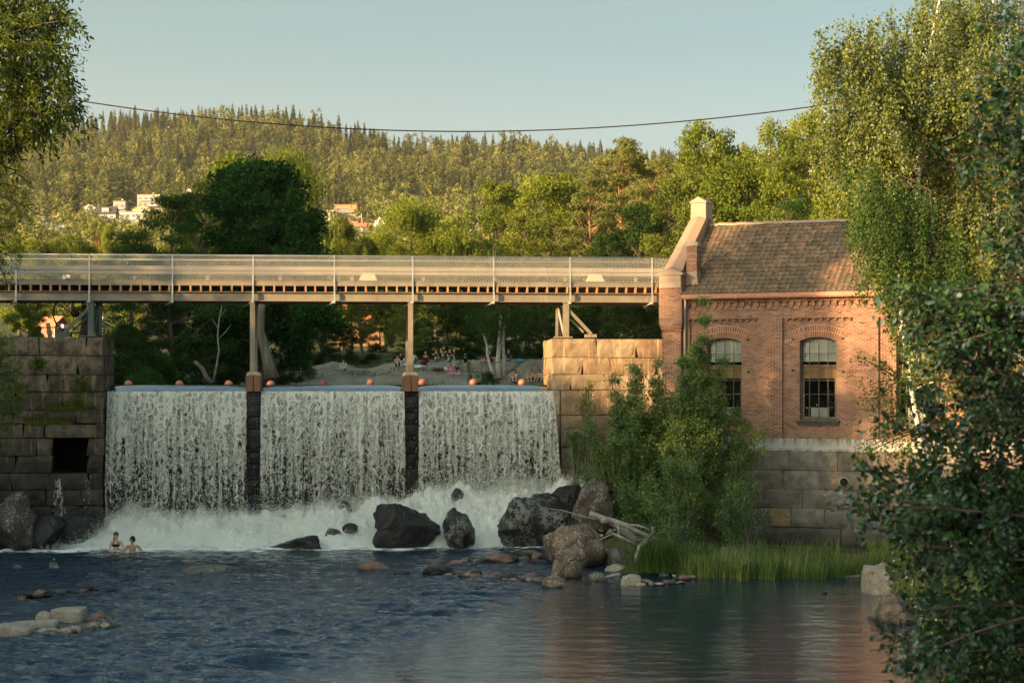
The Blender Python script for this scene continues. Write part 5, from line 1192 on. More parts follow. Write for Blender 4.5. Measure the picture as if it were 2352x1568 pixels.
bl = [(-35, 6, 1.2), (-5, 1, 1.01), (15, 8, 0.83), (33, 6, 0.74), (45, 18, 0.55), (60, 21, 0.32), (67, 18, 0.23), (40, 41, 0.64), (20, 41, 0.83), (-5, 41, 1.01), (-35, 46, 1.2), (45, 58, 0.51), (30, 74, 0.74), (5, 76, 0.92), (-25, 86, 1.2), (45, 81, 0.64), (57, 94, 0.51), (65, 104, 0.37), (40, 104, 0.64), (20, 108, 0.74), (-5, 111, 0.92), (-30, 121, 1.01), (47, 114, 0.51), (63, 118, 0.28), (53, 71, 0.37), (30, 124, 0.37), (33, 131, 0.23), (10, 128, 0.55), (-15, 136, 0.64), (0, -24, 1.1), (30, -12, 0.64), (-45, -4, 1.29), (-40, 146, 0.83), (50, 44, 0.28)]
ashtree('ash_tree', 46, -95, bl, 21, 'ash tree with feathery sunlit leaves hanging in at the top left corner', .15, L_ash, 3, [(-95, 500), (-85, 350), (-70, 220), (-55, 120), (-40, 60), (-30, -20)], nst=66, strand=.5)
bl = [(-7, 160, 0.77), (6, 175, 0.59), (-22, 185, 0.85), (10, 200, 0.51), (-4, 205, 0.68), (16, 205, 0.3), (-20, 225, 0.77), (3, 235, 0.51), (-7, 255, 0.51), (24, 206, 0.17), (18, 225, 0.3), (-27, 260, 0.77), (0, 275, 0.42), (-17, 160, 0.68), (16, 160, 0.26), (21, 188, 0.17), (8, 255, 0.3), (12, 148, 0.26)]
ashtree('rowan_tree', 56, -60, bl, 22, 'darker tree at the left edge below the ash crown', .085, L_olive, 3, [(-60, 480), (-55, 350), (-45, 250), (-30, 190), (-20, 140)], nst=100, strand=.3)
bl = [(0, 345, .5), (8, 365, .5), (-12, 360, .8), (12, 385, .45), (3, 400, .6), (14, 408, .3), (-10, 410, .8), (18, 395, .2), (5, 335, .3), (10, 425, .25), (-15, 440, .6), (20, 372, .2)]
ashtree('leafy_shrub', 70, -40, bl, 23, 'bright green leafy shrub in front of the left abutment', .085, L_ash, 3, [(-35, 500), (-25, 440), (-12, 380)], nst=150, strand=.2)
# greenery growing out of the abutment
for i, (px, py, r, lab) in enumerate([(82, 372, .42, 'upper'), (80, 392, .35, 'lower'), (40, 352, .28, 'left')]):
    bl = [(px, py, r), (px + 3, py + 14, r*.8), (px - 4, py - 10, r*.6)]
    q = P(px, py + 12, 78.6); rngl = np.random.default_rng(40+i); pts = []; AC = []; AD = []
    for j in range(26):
        d = rngl.normal(size=3) * .6; d[1] = -abs(d[1]) - .3; d[2] += .4; pp, c_, dd = grow(rngl, [((0, 0, 0), d, r * rngl.uniform(.5, 1.5), .006)], 1, [], .5, 1.6, .6); pts += pp; AC.append(c_); AD.append(dd)
    plant('wall_plant', tuple(q), pts, np.concatenate(AC), np.concatenate(AD), .075, 9, {'upper': 'largest green plant rooted in the joints of the left abutment', 'lower': 'green plant hanging below the largest one on the left abutment', 'left': 'small plant in the joints near the top of the left abutment'}[lab], 'plant', L_olive, M_bark, 50+i, .5, 'plants on the stone walls', out=1.1)
# --- thicket of willow and rowan saplings in front of the building
def sapling(name, px, py_base, Y, py_top, spread, seed, label, mat, bark, leafsz, per, nst, levels=2, aspect=.5, group='saplings in front of the brick building', rootz=None, fullness=.25):
    rng = np.random.default_rng(seed); base = np.array(P(px, py_base, Y)); top = EYE + (HY - py_top) * Y / F; Hh = top - base[2]; paths = []; AC = []; AD = []
    for s in range(nst):
        ang = rng.random() * 2*np.pi; rr = spread * rng.random()**.6; h = Hh * rng.uniform(.62, 1.0) * (1 - .35*(rr/spread if spread else 0))
        tip = np.array([math.cos(ang)*rr, math.sin(ang)*rr*.6, h]); b = bez((rng.normal()*.12, rng.normal()*.1, -.4), np.array([tip[0]*.35, tip[1]*.35, h*.6]), tip, 12); paths.append((b, np.linspace(.030, .006, 12)))
        n = int(h * 9)
        for j in range(n):
            f = fullness + (1 - fullness) * rng.random()**.8; q = b[int(f*11)]; th = rng.random()*2*np.pi; L_ = (1.05 - f*.75) * rng.uniform(.35, 1.0) * min(1.0, spread*.45 + .25)
            pp, c_, dd = grow(rng, [(q, (math.cos(th), math.sin(th), rng.uniform(.1, .8)), L_, .006)], 1, [], .5, .5, .5); paths += pp[: 1 if j % 2 else 0]; AC.append(c_); AD.append(dd)
    return plant(name, tuple(base), paths, np.concatenate(AC), np.concatenate(AD), leafsz, per, label, 'bush', mat, bark, seed, aspect, group, out=1.0)
M_twig = mplain('pale_twig_bark', (.16, .14, .11), (.30, .27, .22), 5, .9, .1, .2)
sapling('willow_bush', 700, 545, 76, 325, 2.6, 301, 'tall willow bush with pale stems covering the left window', L_bush, M_twig, .10, 5, 26)
sapling('willow_bush', 655, 545, 77, 330, 2.2, 302, 'willow bush in front of the brick corner pier', L_bush, M_twig, .10, 5, 24)
sapling('willow_bush', 618, 545, 76.5, 362, 1.9, 303, 'willow bush left of the brick corner pier', L_bush, M_twig, .09, 5, 16)
sapling('willow_bush', 735, 548, 75, 440, 1.2, 304, 'broad willow bush right of the tall one', L_bush, M_twig, .085, 4, 9)
sapling('willow_bush', 600, 520, 78, 415, 1.1, 305, 'dark low willow bush beside the waterfall edge', L_bush, M_twig, .08, 4, 7)
sapling('willow_bush', 680, 560, 73.5, 430, 2.1, 306, 'front willow bush above the driftwood', L_bush, M_twig, .09, 5, 18)
sapling('willow_bush', 640, 555, 75, 450, 1.4, 307, 'low willow bush above the lichened boulder', L_bush, M_twig, .085, 4, 9)
sapling('rowan_sapling', 702, 520, 76.8, 262, 1.15, 308, 'slender rowan sapling rising in front of the left window', L_bush, M_twig, .10, 7, 10, aspect=.42, fullness=.3)
sapling('willow_bush', 690, 545, 75.5, 322, 1.7, 315, 'dense willow bush in the middle of the thicket', L_bush, M_twig, .10, 6, 18)
sapling('willow_bush', 632, 545, 76.2, 350, 1.6, 316, 'dense willow bush in the left half of the thicket', L_bush, M_twig, .10, 6, 16)
sapling('willow_bush', 722, 540, 76.4, 372, 1.5, 314, 'leafy willow bush hiding the lower half of the left window', L_bush, M_twig, .09, 5, 12)
sapling('rowan_sapling', 735, 560, 72.5, 475, 1.0, 309, 'bright green rowan sapling near the reeds', L_rowan, M_twig, .10, 5, 8, aspect=.36)
sapling('rowan_sapling', 752, 545, 74, 462, .7, 310, 'bright green rowan spray against the granite base', L_rowan, M_twig, .10, 4, 5, aspect=.36)
sapling('willow_bush', 668, 572, 70, 500, 1.0, 311, 'lowest fresh green bush by the water', L_rowan, M_twig, .075, 5, 10, aspect=.5)
sapling('willow_bush', 588, 455, 80.6, 345+10, .5, 312, 'small sunlit shrub in the joints of the golden wall', L_olive, M_twig, .07, 3, 4, fullness=.1)
sapling('willow_bush', 575, 480, 80.3, 400, .8, 313, 'scrub below the golden wall beside the falling water', L_bush, M_twig, .075, 4, 6, fullness=.1)
# grey leaning trunk and stump, white stems on the far shore
def trunk(name, pts, rads, mat, label, cat='tree', group=None, twigs=None):
    base = Vector(pts[0]); e = empty(name, base, label, cat, group); mb = MB(); mb.tube([Vector(p) - base for p in pts], rads, 9); mb.build('trunk', mat, e)
    if twigs:
        mb = MB()
        for tw in twigs: mb.tube([Vector(p) - base for p in tw], [.03] * (len(tw)-1) + [.008], 5)
        mb.build('branch', mat, e)
    return e
M_leanb = mplain('furrowed_bark', (.10, .085, .06), (.24, .20, .15), 2.0, .95, .1, .9, 9, .06, stretch=(3, 3, .5))
Yt = 126
trunk('leaning_trunk', [P(271, 378, Yt), P(268, 362, Yt), P(264, 345, Yt), P(260, 330, Yt), P(261, 312, Yt), P(264, 290, Yt)], [.55, .36, .31, .28, .24, .18], M_leanb, 'thick grey leaning trunk behind the first bridge column')
trunk('dead_stump', [P(211, 383, 120), P(206, 376, 120), P(202, 368, 120), P(197, 363, 120), P(194.5, 361, 120)], [.17, .15, .14, .12, .07], M_leanb, 'short bent dead trunk beside the thin birch stem', 'stump')
trunk('thin_birch', [P(213, 382, 121), P(216, 368, 121), P(219, 350, 121), P(217.5, 335, 121), P(219, 320, 121), P(222, 305, 121)], [.075, .06, .05, .045, .035, .02], M_twig, 'thin crooked white birch stem under the first span', twigs=[[P(219, 338, 121), P(226, 331, 121), P(231, 324, 121)], [P(218, 328, 121), P(212, 318, 121)], [P(219, 318, 121), P(226, 308, 121)]])
L_shorebirch = L_mid
bsh = make_tree('shorebirch', 9, 6.5, 404, .15, 11000, .3, 46, .15, leafm=L_mid, bark=M_birchb, prof=egg, droop=.3, strands=500, tr=.01, z_low=3.4)
e = trunk('shore_birch', [P(499, 378, 151), P(498, 360, 151), P(499, 345, 151), P(500, 330, 151), P(501, 315, 151)], [.24, .19, .16, .13, .09], M_birchb, 'pair of upright white birch trunks on the far shore', twigs=None)
mb = MB(); b0 = P(499, 378, 151); mb.tube([P(503, 379, 151.3) - b0, P(504, 360, 151.3) - b0, P(503, 342, 151.3) - b0, P(505, 325, 151.3) - b0], [.16, .13, .11, .08], 8); mb.build('trunk', M_birchb, e)
link(bpy.data.objects.new('crown', bsh[1]), e)
trunk('shore_birch', [P(494, 378, 150.4), P(491, 368, 150.4), P(487.5, 355, 150.4), P(487, 345, 150.4), P(484, 335, 150.4)], [.17, .13, .11, .09, .06], M_birchb, 'leaning white birch trunk left of the upright pair')
mid('shrub', 1, 486, 370, 147.5, 'small yellow green bush at the foot of the white birches', G3, .8)
# ------------------------------------------------------------------ rocks
_ico = {}
def ico(sub):
    if sub not in _ico:
        bm = bmesh.new(); bmesh.ops.create_icosphere(bm, subdivisions=sub, radius=1.0)
        V = np.array([v.co[:] for v in bm.verts]); Fc = np.array([[v.index for v in f.verts] for f in bm.faces]); bm.free(); _ico[sub] = (V, Fc)
    return _ico[sub]
def rock(name, loc, dims, seed, mat, label, group='stones in the river', cat='rock', rz=0.0, ncut=13, sub=4, noise=.12, tilt=0.0, cutr=(.5, .88), boxy=0):
    V, Fc = ico(sub); V = V.copy(); r = np.random.default_rng(seed)
    if boxy: V = np.sign(V)*np.abs(V)**boxy; V += .06*np.array([V[:, 1]*V[:, 2], V[:, 0]*V[:, 2], V[:, 0]*V[:, 1]]).T
    for _ in range(ncut):
        n = r.normal(size=3); n /= np.linalg.norm(n); d = r.uniform(*cutr); k = V @ n; m = k > d; V[m] -= (k[m] - d)[:, None] * n * .93
    V *= 1 + noise * fbm(V[:, 0]*1.7 + seed, V[:, 1]*1.7, V[:, 2]*1.7, 5, seed % 97)[:, None]
    V *= 1 + .55*noise * (1 - 2*np.abs(fbm(V[:, 0]*4.2, V[:, 1]*4.2 + seed, V[:, 2]*4.2, 4, seed % 89)))[:, None]
    V = V / np.abs(V).max(0) * (np.array(dims) / 2)
    if tilt: c, s = math.cos(tilt), math.sin(tilt); V = V @ np.array([[c, 0, s], [0, 1, 0], [-s, 0, c]])
    o = link(bpy.data.objects.new(name, npmesh(name, V, Fc, 3, mat, None, True))); o.location = loc; o.rotation_euler = (0, 0, rz)
    return tag(o, label, cat, group)
M_wetrock = mrock('wet_black_rock', (.012, .011, .010), (.040, .036, .031), 0, rough=.40, crack=1.3)
M_lace = mrock('laced_wet_rock', (.012, .011, .010), (.035, .032, .028), 0, rough=.42, lace=1.0)
M_rk_tan = mrock('tan_lichen_rock', (.12, .075, .045), (.30, .20, .125), .95, (.40, .36, .29), .12, 1.1)
M_rk_gry = mrock('grey_river_rock', (.10, .085, .07), (.24, .20, .16), .3, (.42, .38, .31), .10, 1.8)
M_rk_slab = mrock('pale_slab', (.30, .24, .17), (.48, .40, .30), .2, (.55, .48, .38), .03)
M_rk_red = mrock('reddish_stone', (.16, .085, .06), (.30, .17, .12), .2, (.4, .32, .25), .08)
M_rk_spk = mrock('white_speckled_rock', (.06, .042, .033), (.15, .105, .08), .7, (.42, .39, .34), .3)
def rr(dx0, dy0, dx1, dy1, seed, mat, label, Y=None, sink=.3, depth=None, **kw):
    """a rock filling that box of the picture, its foot on the river (or at the distance Y)"""
    q = onwater((dx0+dx1)/2, dy1) if Y is None else None
    Yr = q.y if Y is None else Y
    a = D(dx0, dy1, Yr); b = D(dx1, dy0, Yr); w_ = b.x - a.x; h = b.z - a.z; dp = depth or w_ * .75
    tot = h / (1 - sink); return rock(kw.pop('name', 'river_rock'), ((a.x+b.x)/2, Yr + dp*.35, a.z + h - tot/2), (w_*1.04, dp, tot), seed, mat, label, **kw)
GA = 'black boulders in the foam'
rr(838, 1155, 1008, 1242, 501, M_wetrock, 'largest black boulder in the foam below the middle curtain', 77.5, .3, 2.2, group=GA, name='boulder', ncut=10, cutr=(.6, .9), noise=.30)
rr(1013, 1166, 1090, 1242, 502, M_lace, 'upright black boulder right of the largest one, water around it', 77.5, .3, 1.2, group=GA, name='boulder', ncut=8, cutr=(.6, .9), noise=.28)
rr(612, 1226, 745, 1258, 517, M_wetrock, 'long low black rock at the edge of the foam', 77.3, .45, 1.6, group=GA, name='boulder', boxy=.75, ncut=7, noise=.30, tilt=.12)
rr(1150, 1128, 1330, 1240, 504, M_lace, 'black sloping ledge with water streaming over it below the right curtain', 78.0, .3, 1.8, group=GA, name='boulder', tilt=-.35, boxy=.6, ncut=9, noise=.22)
rr(1235, 1095, 1355, 1235, 505, M_wetrock, 'high black boulder against the right bank', 79.3, .25, 2.0, group=GA, name='boulder')
for i, (a, b, c, d, t) in enumerate([(1035, 1120, 1066, 1146, 'small round rock high in the spray above the upright boulder'), (637, 1180, 662, 1203, 'small rock deep in the foam, leftmost of the spray covered ones'), (772, 1148, 808, 1190, 'upright rock half veiled by spray'), (733, 1170, 764, 1205, 'rock left of the half veiled upright one'), (735, 1212, 790, 1236, 'low sloping rock in the foam left of the largest boulder'), (785, 1200, 822, 1222, 'small slanting rock touching the largest boulder')]):
    rr(a, b, c, d, 510 + i, M_wetrock, t, 80.2 if i < 4 else 78.7, .3, group=GA, name='boulder', sub=3)
# right bank boulders
GB = 'boulders on the right bank'
rr(1250, 1207, 1402, 1325, 520, M_rk_tan, 'big tan flat topped boulder covered in lichen', 69.5, .15, 3.4, group=GB, name='boulder', ncut=12, cutr=(.55, .85), boxy=.6, noise=.16)
rr(1262, 1256, 1338, 1350, 521, M_rk_tan, 'eroded lichened boulder standing in front of the big tan one', 66.2, .12, 1.6, group=GB, name='boulder', noise=.22, ncut=6)
rr(1308, 1098, 1420, 1215, 522, M_rk_spk, 'white speckled sloping boulder under the thicket', 75.5, .2, 3.0, group=GB, name='boulder', tilt=-.5, noise=.22)
rr(1395, 1255, 1470, 1312, 523, M_rk_gry, 'grey boulder under the driftwood', 69.5, .25, 1.8, group=GB, name='boulder')
rr(1425, 1312, 1472, 1345, 524, M_rk_slab, 'pale angular stone at the waterline in front of the driftwood', None, .2, group=GB, name='boulder')
rr(1385, 1295, 1445, 1318, 525, M_rk_slab, 'flat pale stone behind the waterline', 68.2, .3, group=GB, name='boulder', sub=3)
rr(1350, 1312, 1395, 1335, 526, M_rk_gry, 'low wet stone between the eroded boulder and the driftwood', None, .3, group=GB, name='boulder', sub=3)
rr(1245, 1320, 1300, 1350, 527, M_rk_tan, 'squat stone at the foot of the eroded boulder', None, .3, group=GB, name='boulder', sub=3)
rr(1995, 1300, 2075, 1378, 528, M_rk_slab, 'pale layered ledge jutting from the right bank', 60.5, .3, 2.2, group=GB, name='boulder', ncut=9, boxy=.5, noise=.16, tilt=.1)
rr(2010, 1365, 2120, 1450, 529, M_rk_tan, 'tan rock below the layered ledge on the right bank', 53.5, .3, 2.2, group=GB, name='boulder')
rr(2060, 1320, 2200, 1400, 534, M_rk_gry, 'grey rock behind the leaves on the right bank', 58, .3, 3.0, group=GB, name='boulder')
# left corner boulders
GC = 'boulders under the left abutment'
rr(-40, 1130, 70, 1255, 530, M_rk_spk, 'white spotted boulder at the left edge under the abutment', 76.5, .2, 2.6, group=GC, name='boulder')
rr(40, 1170, 140, 1250, 531, M_wetrock, 'black boulder right of the white spotted one', 77.2, .2, 2.0, group=GC, name='boulder')
rr(110, 1165, 215, 1240, 532, M_wetrock, 'wet black boulder under the thin water spouts', 78.2, .2, 1.6, group=GC, name='boulder')
rr(0, 1120, 60, 1180, 533, M_rk_spk, 'smaller spotted boulder on top at the left edge', 78.0, .2, 1.8, group=GC, name='boulder')
# single stones in the river
GS = 'stones in the river'
single = [(820, 1288, 905, 1312, M_rk_red, 'brown rounded stone in mid river left of the stone rows'), (415, 1300, 545, 1318, M_rk_gry, 'long flat pale stone in mid river'), (412, 1283, 452, 1297, M_rk_gry, 'small stone just behind the long flat one'), (105, 1290, 135, 1307, M_rk_gry, 'small pale stone at the left with a pebble on top'), (118, 1281, 128, 1291, M_rk_slab, 'pebble sitting behind the small pale stone'), (24, 1295, 50, 1304, M_rk_gry, 'little stone awash at the left edge'), (540, 1300, 600, 1312, M_wetrock, 'dark wet stone right of the long flat one'), (1180, 1258, 1245, 1276, M_wetrock, 'dark low rock between the foam and the tan boulder'), (1150, 1262, 1175, 1272, M_wetrock, 'small dark rock left of the dark low one'), (1085, 1348, 1100, 1356, M_wetrock, 'tiny dark stone in front of the front row'), (1155, 1335, 1190, 1345, M_wetrock, 'wet stone between the two rows'), (905, 1308, 945, 1320, M_wetrock, 'dark stones tailing off from the brown rounded stone'), (450, 1375, 520, 1381, M_wetrock, 'dark awash rock in the left middle of the river'), (1885, 1356, 1903, 1363, M_wetrock, 'small dark stone in the calm water'), (66, 1300, 90, 1306, M_wetrock, 'dark pebble at the left')]
for i, (a, b, c, d, m, t) in enumerate(single): rr(a, b, c, d, 540 + i, m, t, None, .35, group=GS, sub=3)
# stacked rows and ring of stones (too alike to tell apart one by one)
rs = random.Random(77)
def row(poly, n, smin, smax, label, group, mats, hgt=.6):
    L_ = [0]
    for a, b in zip(poly[:-1], poly[1:]): L_.append(L_[-1] + math.hypot(b[0]-a[0], (b[1]-a[1])*3))
    for i in range(n):
        u = (i + rs.uniform(.1, .9)) / n * L_[-1]; k = max(j for j in range(len(L_)-1) if L_[j] <= u); f = (u - L_[k]) / (L_[k+1] - L_[k])
        dx = poly[k][0] + (poly[k+1][0]-poly[k][0])*f; dy = poly[k][1] + (poly[k+1][1]-poly[k][1])*f + rs.uniform(-3, 3); q = onwater(dx, dy)
        s = 1.65 * rs.uniform(smin, smax) * (.6 + .8 * rs.random()**2); o = rock('river_stone', (q.x, q.y, s*.22), (s*rs.uniform(.8, 1.5), s*rs.uniform(.7, 1.1), s*rs.uniform(.5, .9)*hgt*1.3), 600 + int(dx) + i*7, rs.choice(mats), label, group=group, rz=rs.random()*6, sub=2 if smax < .4 else 3, ncut=7)
mm = [M_rk_gry, M_rk_red, M_rk_gry, M_wetrock, M_rk_tan]
row([(985, 1299), (1060, 1296), (1130, 1296), (1190, 1285), (1255, 1283)], 26, .22, .42, 'stone in the back row that runs left from the tan boulder', 'back row of river stones', [M_wetrock, M_rk_gry, M_wetrock, M_rk_red])
row([(975, 1318), (1040, 1322), (1100, 1330), (1180, 1330), (1255, 1335)], 44, .16, .34, 'stone in the front row that runs left from the eroded boulder', 'front row of river stones', mm)
row([(1100, 1326), (1180, 1336), (1250, 1342)], 18, .14, .3, 'stone in the front row that runs left from the eroded boulder', 'front row of river stones', mm)
row([(1470, 1343), (1510, 1345), (1555, 1340), (1590, 1330), (1570, 1322), (1520, 1322)], 26, .12, .26, 'small reddish stone of the spit beside the reeds', 'stones of the spit by the reeds', [M_rk_red, M_rk_slab, M_rk_gry])
row([(35, 1375), (90, 1370), (160, 1362), (200, 1360)], 18, .14, .30, 'small wet stone of the broken row at the left', 'broken row of stones at the left', [M_rk_gry, M_rk_red, M_wetrock])
row([(200, 1357), (240, 1358), (290, 1352), (320, 1352)], 9, .12, .26, 'small wet stone of the broken row at the left', 'broken row of stones at the left', [M_wetrock])
row([(60, 1456), (110, 1460), (160, 1455), (205, 1445), (240, 1437)], 34, .12, .26, 'small stone of the ring around the little bathing pool', 'ring of stones at the left', [M_rk_gry, M_rk_slab, M_rk_red])
row([(205, 1440), (235, 1425), (262, 1430)], 9, .16, .3, 'small stone of the ring around the little bathing pool', 'ring of stones at the left', [M_rk_gry, M_rk_red])
GR = 'slabs of the ring of stones at the left'
rr(117, 1397, 188, 1429, 561, M_rk_slab, 'pale square block, tallest of the ring of stones', None, .15, .9, group=GR, ncut=0, boxy=.28, noise=.05, name='river_slab')
rr(75, 1405, 122, 1428, 562, M_rk_slab, 'sloping pale stone leaning on the square block', None, .2, .7, group=GR, name='river_slab', tilt=-.25)
rr(15, 1425, 128, 1443, 563, M_rk_slab, 'long narrow pale slab lying left of the square block', None, .2, .5, group=GR, name='river_slab', ncut=0, boxy=.35, noise=.05, tilt=.05)
rr(-8, 1435, 66, 1466, 564, M_rk_slab, 'slanted pale slab at the very left of the ring', None, .2, .7, group=GR, name='river_slab', ncut=0, boxy=.35, noise=.06, tilt=-.2)
rr(208, 1400, 242, 1427, 565, M_rk_red, 'reddish upright stone of the ring', None, .2, group=GR, name='river_slab')
rr(243, 1412, 268, 1440, 566, M_rk_gry, 'grey upright stone at the right end of the ring', None, .2, group=GR, name='river_slab')
rr(92, 1446, 130, 1466, 567, M_rk_gry, 'grey stone at the front of the ring', None, .2, group=GR, name='river_slab')
rr(225, 1428, 255, 1444, 568, M_rk_slab, 'pale rounded stone inside the right end of the ring', None, .2, group=GR, name='river_slab')
rr(35, 1366, 58, 1384, 569, M_rk_red, 'reddish stone at the left end of the broken row', None, .2, group=GS)
# driftwood ---------------------------------------------------------
M_drift = mplain('bleached_driftwood', (.16, .135, .11), (.40, .36, .30), 3, .9, .1, .6, 18, .02, stretch=(1, 1, 1))
def drift(paths_, label):
    b0 = D(*paths_[0][0][0], paths_[0][2]); e = empty('driftwood', b0, label, 'driftwood', 'driftwood on the right bank')
    for j, (pts, rads, Y) in enumerate(paths_):
        q = [D(p[0], p[1], Y + .25 * math.sin(i*1.7 + j)) - b0 for i, p in enumerate(pts)]; n = len(q)
        mb = MB(); mb.tube(q, [rads[0] + (rads[1]-rads[0])*i/(n-1) for i in range(n)], 8); mb.build('branch' if j else 'log', M_drift, e)
drift([([(1383, 1192), (1405, 1195), (1440, 1206), (1470, 1222), (1520, 1243)], (.13, .06), 69.2), ([(1405, 1195), (1420, 1208), (1422, 1230), (1440, 1245)], (.07, .03), 69.2), ([(1440, 1206), (1462, 1205), (1490, 1213)], (.06, .02), 69.0)], 'bleached branched log lying across the boulders')
drift([([(1478, 1338), (1462, 1318), (1462, 1285), (1470, 1255), (1487, 1240)], (.14, .09), 67.2), ([(1470, 1255), (1455, 1248), (1430, 1235), (1405, 1222)], (.09, .04), 67.8), ([(1487, 1240), (1500, 1222), (1498, 1208)], (.06, .02), 67.4)], 'thick curved pale trunk arching down to the water')
drift([([(1355, 1178), (1400, 1195), (1438, 1222), (1460, 1240)], (.10, .14), 69.8), ([(1438, 1222), (1400, 1228), (1375, 1240)], (.05, .02), 69.6), ([(1460, 1240), (1490, 1236), (1515, 1250)], (.05, .02), 69.2)], 'thick grey log wedged behind the arching trunk')
drift([([(1350, 1333), (1390, 1324), (1425, 1317)], (.03, .05), 66.2)], 'short stick floating left of the pale angular stone')
drift([([(1240, 1165), (1290, 1170), (1340, 1185), (1390, 1195), (1420, 1205)], (.012, .035), 70.5), ([(1290, 1170), (1265, 1180), (1235, 1185)], (.015, .006), 70.5), ([(1265, 1160), (1240, 1140)], (.012, .004), 70.5)], 'thin dead bough reaching out over the foam')
# floating plank
q = onwater(1960, 1325)
mb = MB(); mb.box(-.42, .42, -.07, .07, 0, .05); o = mb.build('floating_plank', M_drift, None, .01); o.location = (q.x, q.y, .02); o.rotation_euler = (0, 0, .5); tag(o, 'pale plank floating at the right end of the reeds', 'plank')
# reeds --------------------------------------------------------------
def blades(name, n, fx, seed, hmin, hmax, mat, wdt=.016, bend=.25):
    r = np.random.default_rng(seed); X, Y, Z = fx(r, n); n = len(X); h = r.uniform(hmin, hmax, n); a = r.random(n)*2*np.pi; bd = r.uniform(.1, 1, n)*bend*h
    dx, dy = np.cos(a)*bd, np.sin(a)*bd; wx, wy = np.cos(a + 1.57)*wdt/2 + .002, np.sin(a+1.57)*wdt/2
    p = lambda f, g_: (X + dx*g_, Y + dy*g_, Z + h*f)
    rows_ = []
    for f, g_, w_ in ((0, 0, 1), (.4, .15, .9), (.75, .5, .6), (1.0, 1.0, .08)):
        x, y, z = p(f, g_); rows_.append(np.stack([x - wx*w_, y - wy*w_, z], -1)); rows_.append(np.stack([x + wx*w_, y + wy*w_, z], -1))
    V = np.stack(rows_, 1).reshape(-1, 3); i = np.arange(n)[:, None]*8
    Q = np.concatenate([i + np.array([0, 1, 3, 2]) + 2*k for k in range(3)], 1).reshape(-1)
    tn = np.clip(.5 + .3*vn(X*1.5, Y*1.5, 0, seed) + r.normal(size=n)*.2, 0, 1)
    T = np.repeat(tn, 8); T = T.reshape(-1, 8); T[:, :2] = np.minimum(1, T[:, :2] + .45); T = T.ravel()
    o = link(bpy.data.objects.new(name, npmesh(name, V, Q, 4, mat, T))); return tag(o, kind='stuff')
L_reed = mleaf('reed_green', [(.06, .105, .018), (.14, .20, .036), (.34, .31, .11)], .35, .2, .5)
def reed_fx(r, n):
    u = r.uniform(655, 905, n); lo = np.interp(u, [655, 690, 720, 830, 870, 905], [67.6, 66.3, 65.6, 65.5, 66.4, 67.2]) + .35*vn(u*.07, 0*u, 0, 4) + .2*vn(u*.3, 0*u, 0, 5)
    Y = lo + r.beta(.9, 1.3, n)*7.0; X = (u - 512)*Y/F; clump = vn(X*.9, Y*.9, 0, 12); k = (clump > -.55) & ((X > 4.8) | (r.random(n) > .4)); X, Y = X[k], Y[k]
    k2 = vn(X*2.2, Y*2.2, 0, 33) > -.45; X, Y = X[k2], Y[k2]; return X, Y, np.maximum(ground_h(X, Y) - .02, -.05) + .18*vn(X*.8, Y*.8, 0, 44) - .12
blades('reeds', 17000, reed_fx, 5, .30, .95, L_reed, .028, .40)
def tuft_fx(r, n):
    q = D(1510, 1318, 67.0); X = q.x + r.normal(size=n)*.42; Y = 67.2 + r.normal(size=n)*.4; return X, Y, np.full(n, .15)
blades('grass_tuft', 1700, tuft_fx, 6, .5, 1.25, mleaf('tuft_green', [(.03, .06, .012), (.07, .12, .024), (.13, .19, .04)], .3), .016, .6)
def bank_fx(r, n):
    Y = r.uniform(40, 66, n); X = bank(Y) + r.exponential(1.1, n) - .1; return X, Y, ground_h(X, Y)
blades('bank_grass', 16000, bank_fx, 7, .15, .55, L_reed, .02, .5)
def rshore_fx(r, n):
    u = r.uniform(320, 560, n); Y = r.choice([152., 156, 160, 147], n) + r.normal(size=n)*1.2; X = (u-512)*Y/F; k = vn(X*.35, Y*.5, 0, 8) > .28; return X[k], Y[k], rock_h(X[k], Y[k]) + .03
blades('shore_grass', 5000, rshore_fx, 8, .12, .35, L_mid, .03, .5)
def wallg_fx(r, n):
    u = r.uniform(10, 98, n); t = -1.03; Z = r.choice([bz(70, 391, ta), bz(70, 409, ta), bz(70, 423, ta), bz(70, 374, ta), zt - .02], n) + r.normal(size=n)*.03; s = np.array([bs_of(a, ta) for a in u]); c = vn(s*1.1, Z*2, 0, 8) + .5*vn(s*4, Z*3, 0, 9) > .22; s, Z = s[c], Z[c]
    return s*BC.x - t*BS, 82.0 + s*BC.y + t, Z
blades('wall_grass', 4200, wallg_fx, 9, .10, .45, L_olive, .018, 1.1)
# white blossoms on the right bank
n = 420; r = np.random.default_rng(5); Y = r.uniform(46, 62, n); X = bank(Y) + .3 + r.random(n)*2.2; Z = ground_h(X, Y) + r.uniform(.25, .7, n); C = np.stack([X, Y, Z], -1)
o = link(bpy.data.objects.new('white_flowers', npmesh('white_flowers', leafquads(C, .075, r, .9), np.arange(4*n), 4, mplain('white_petals', (.6, .58, .5), (.75, .72, .65), 3, .8, .1, 0)))); tag(o, kind='stuff')
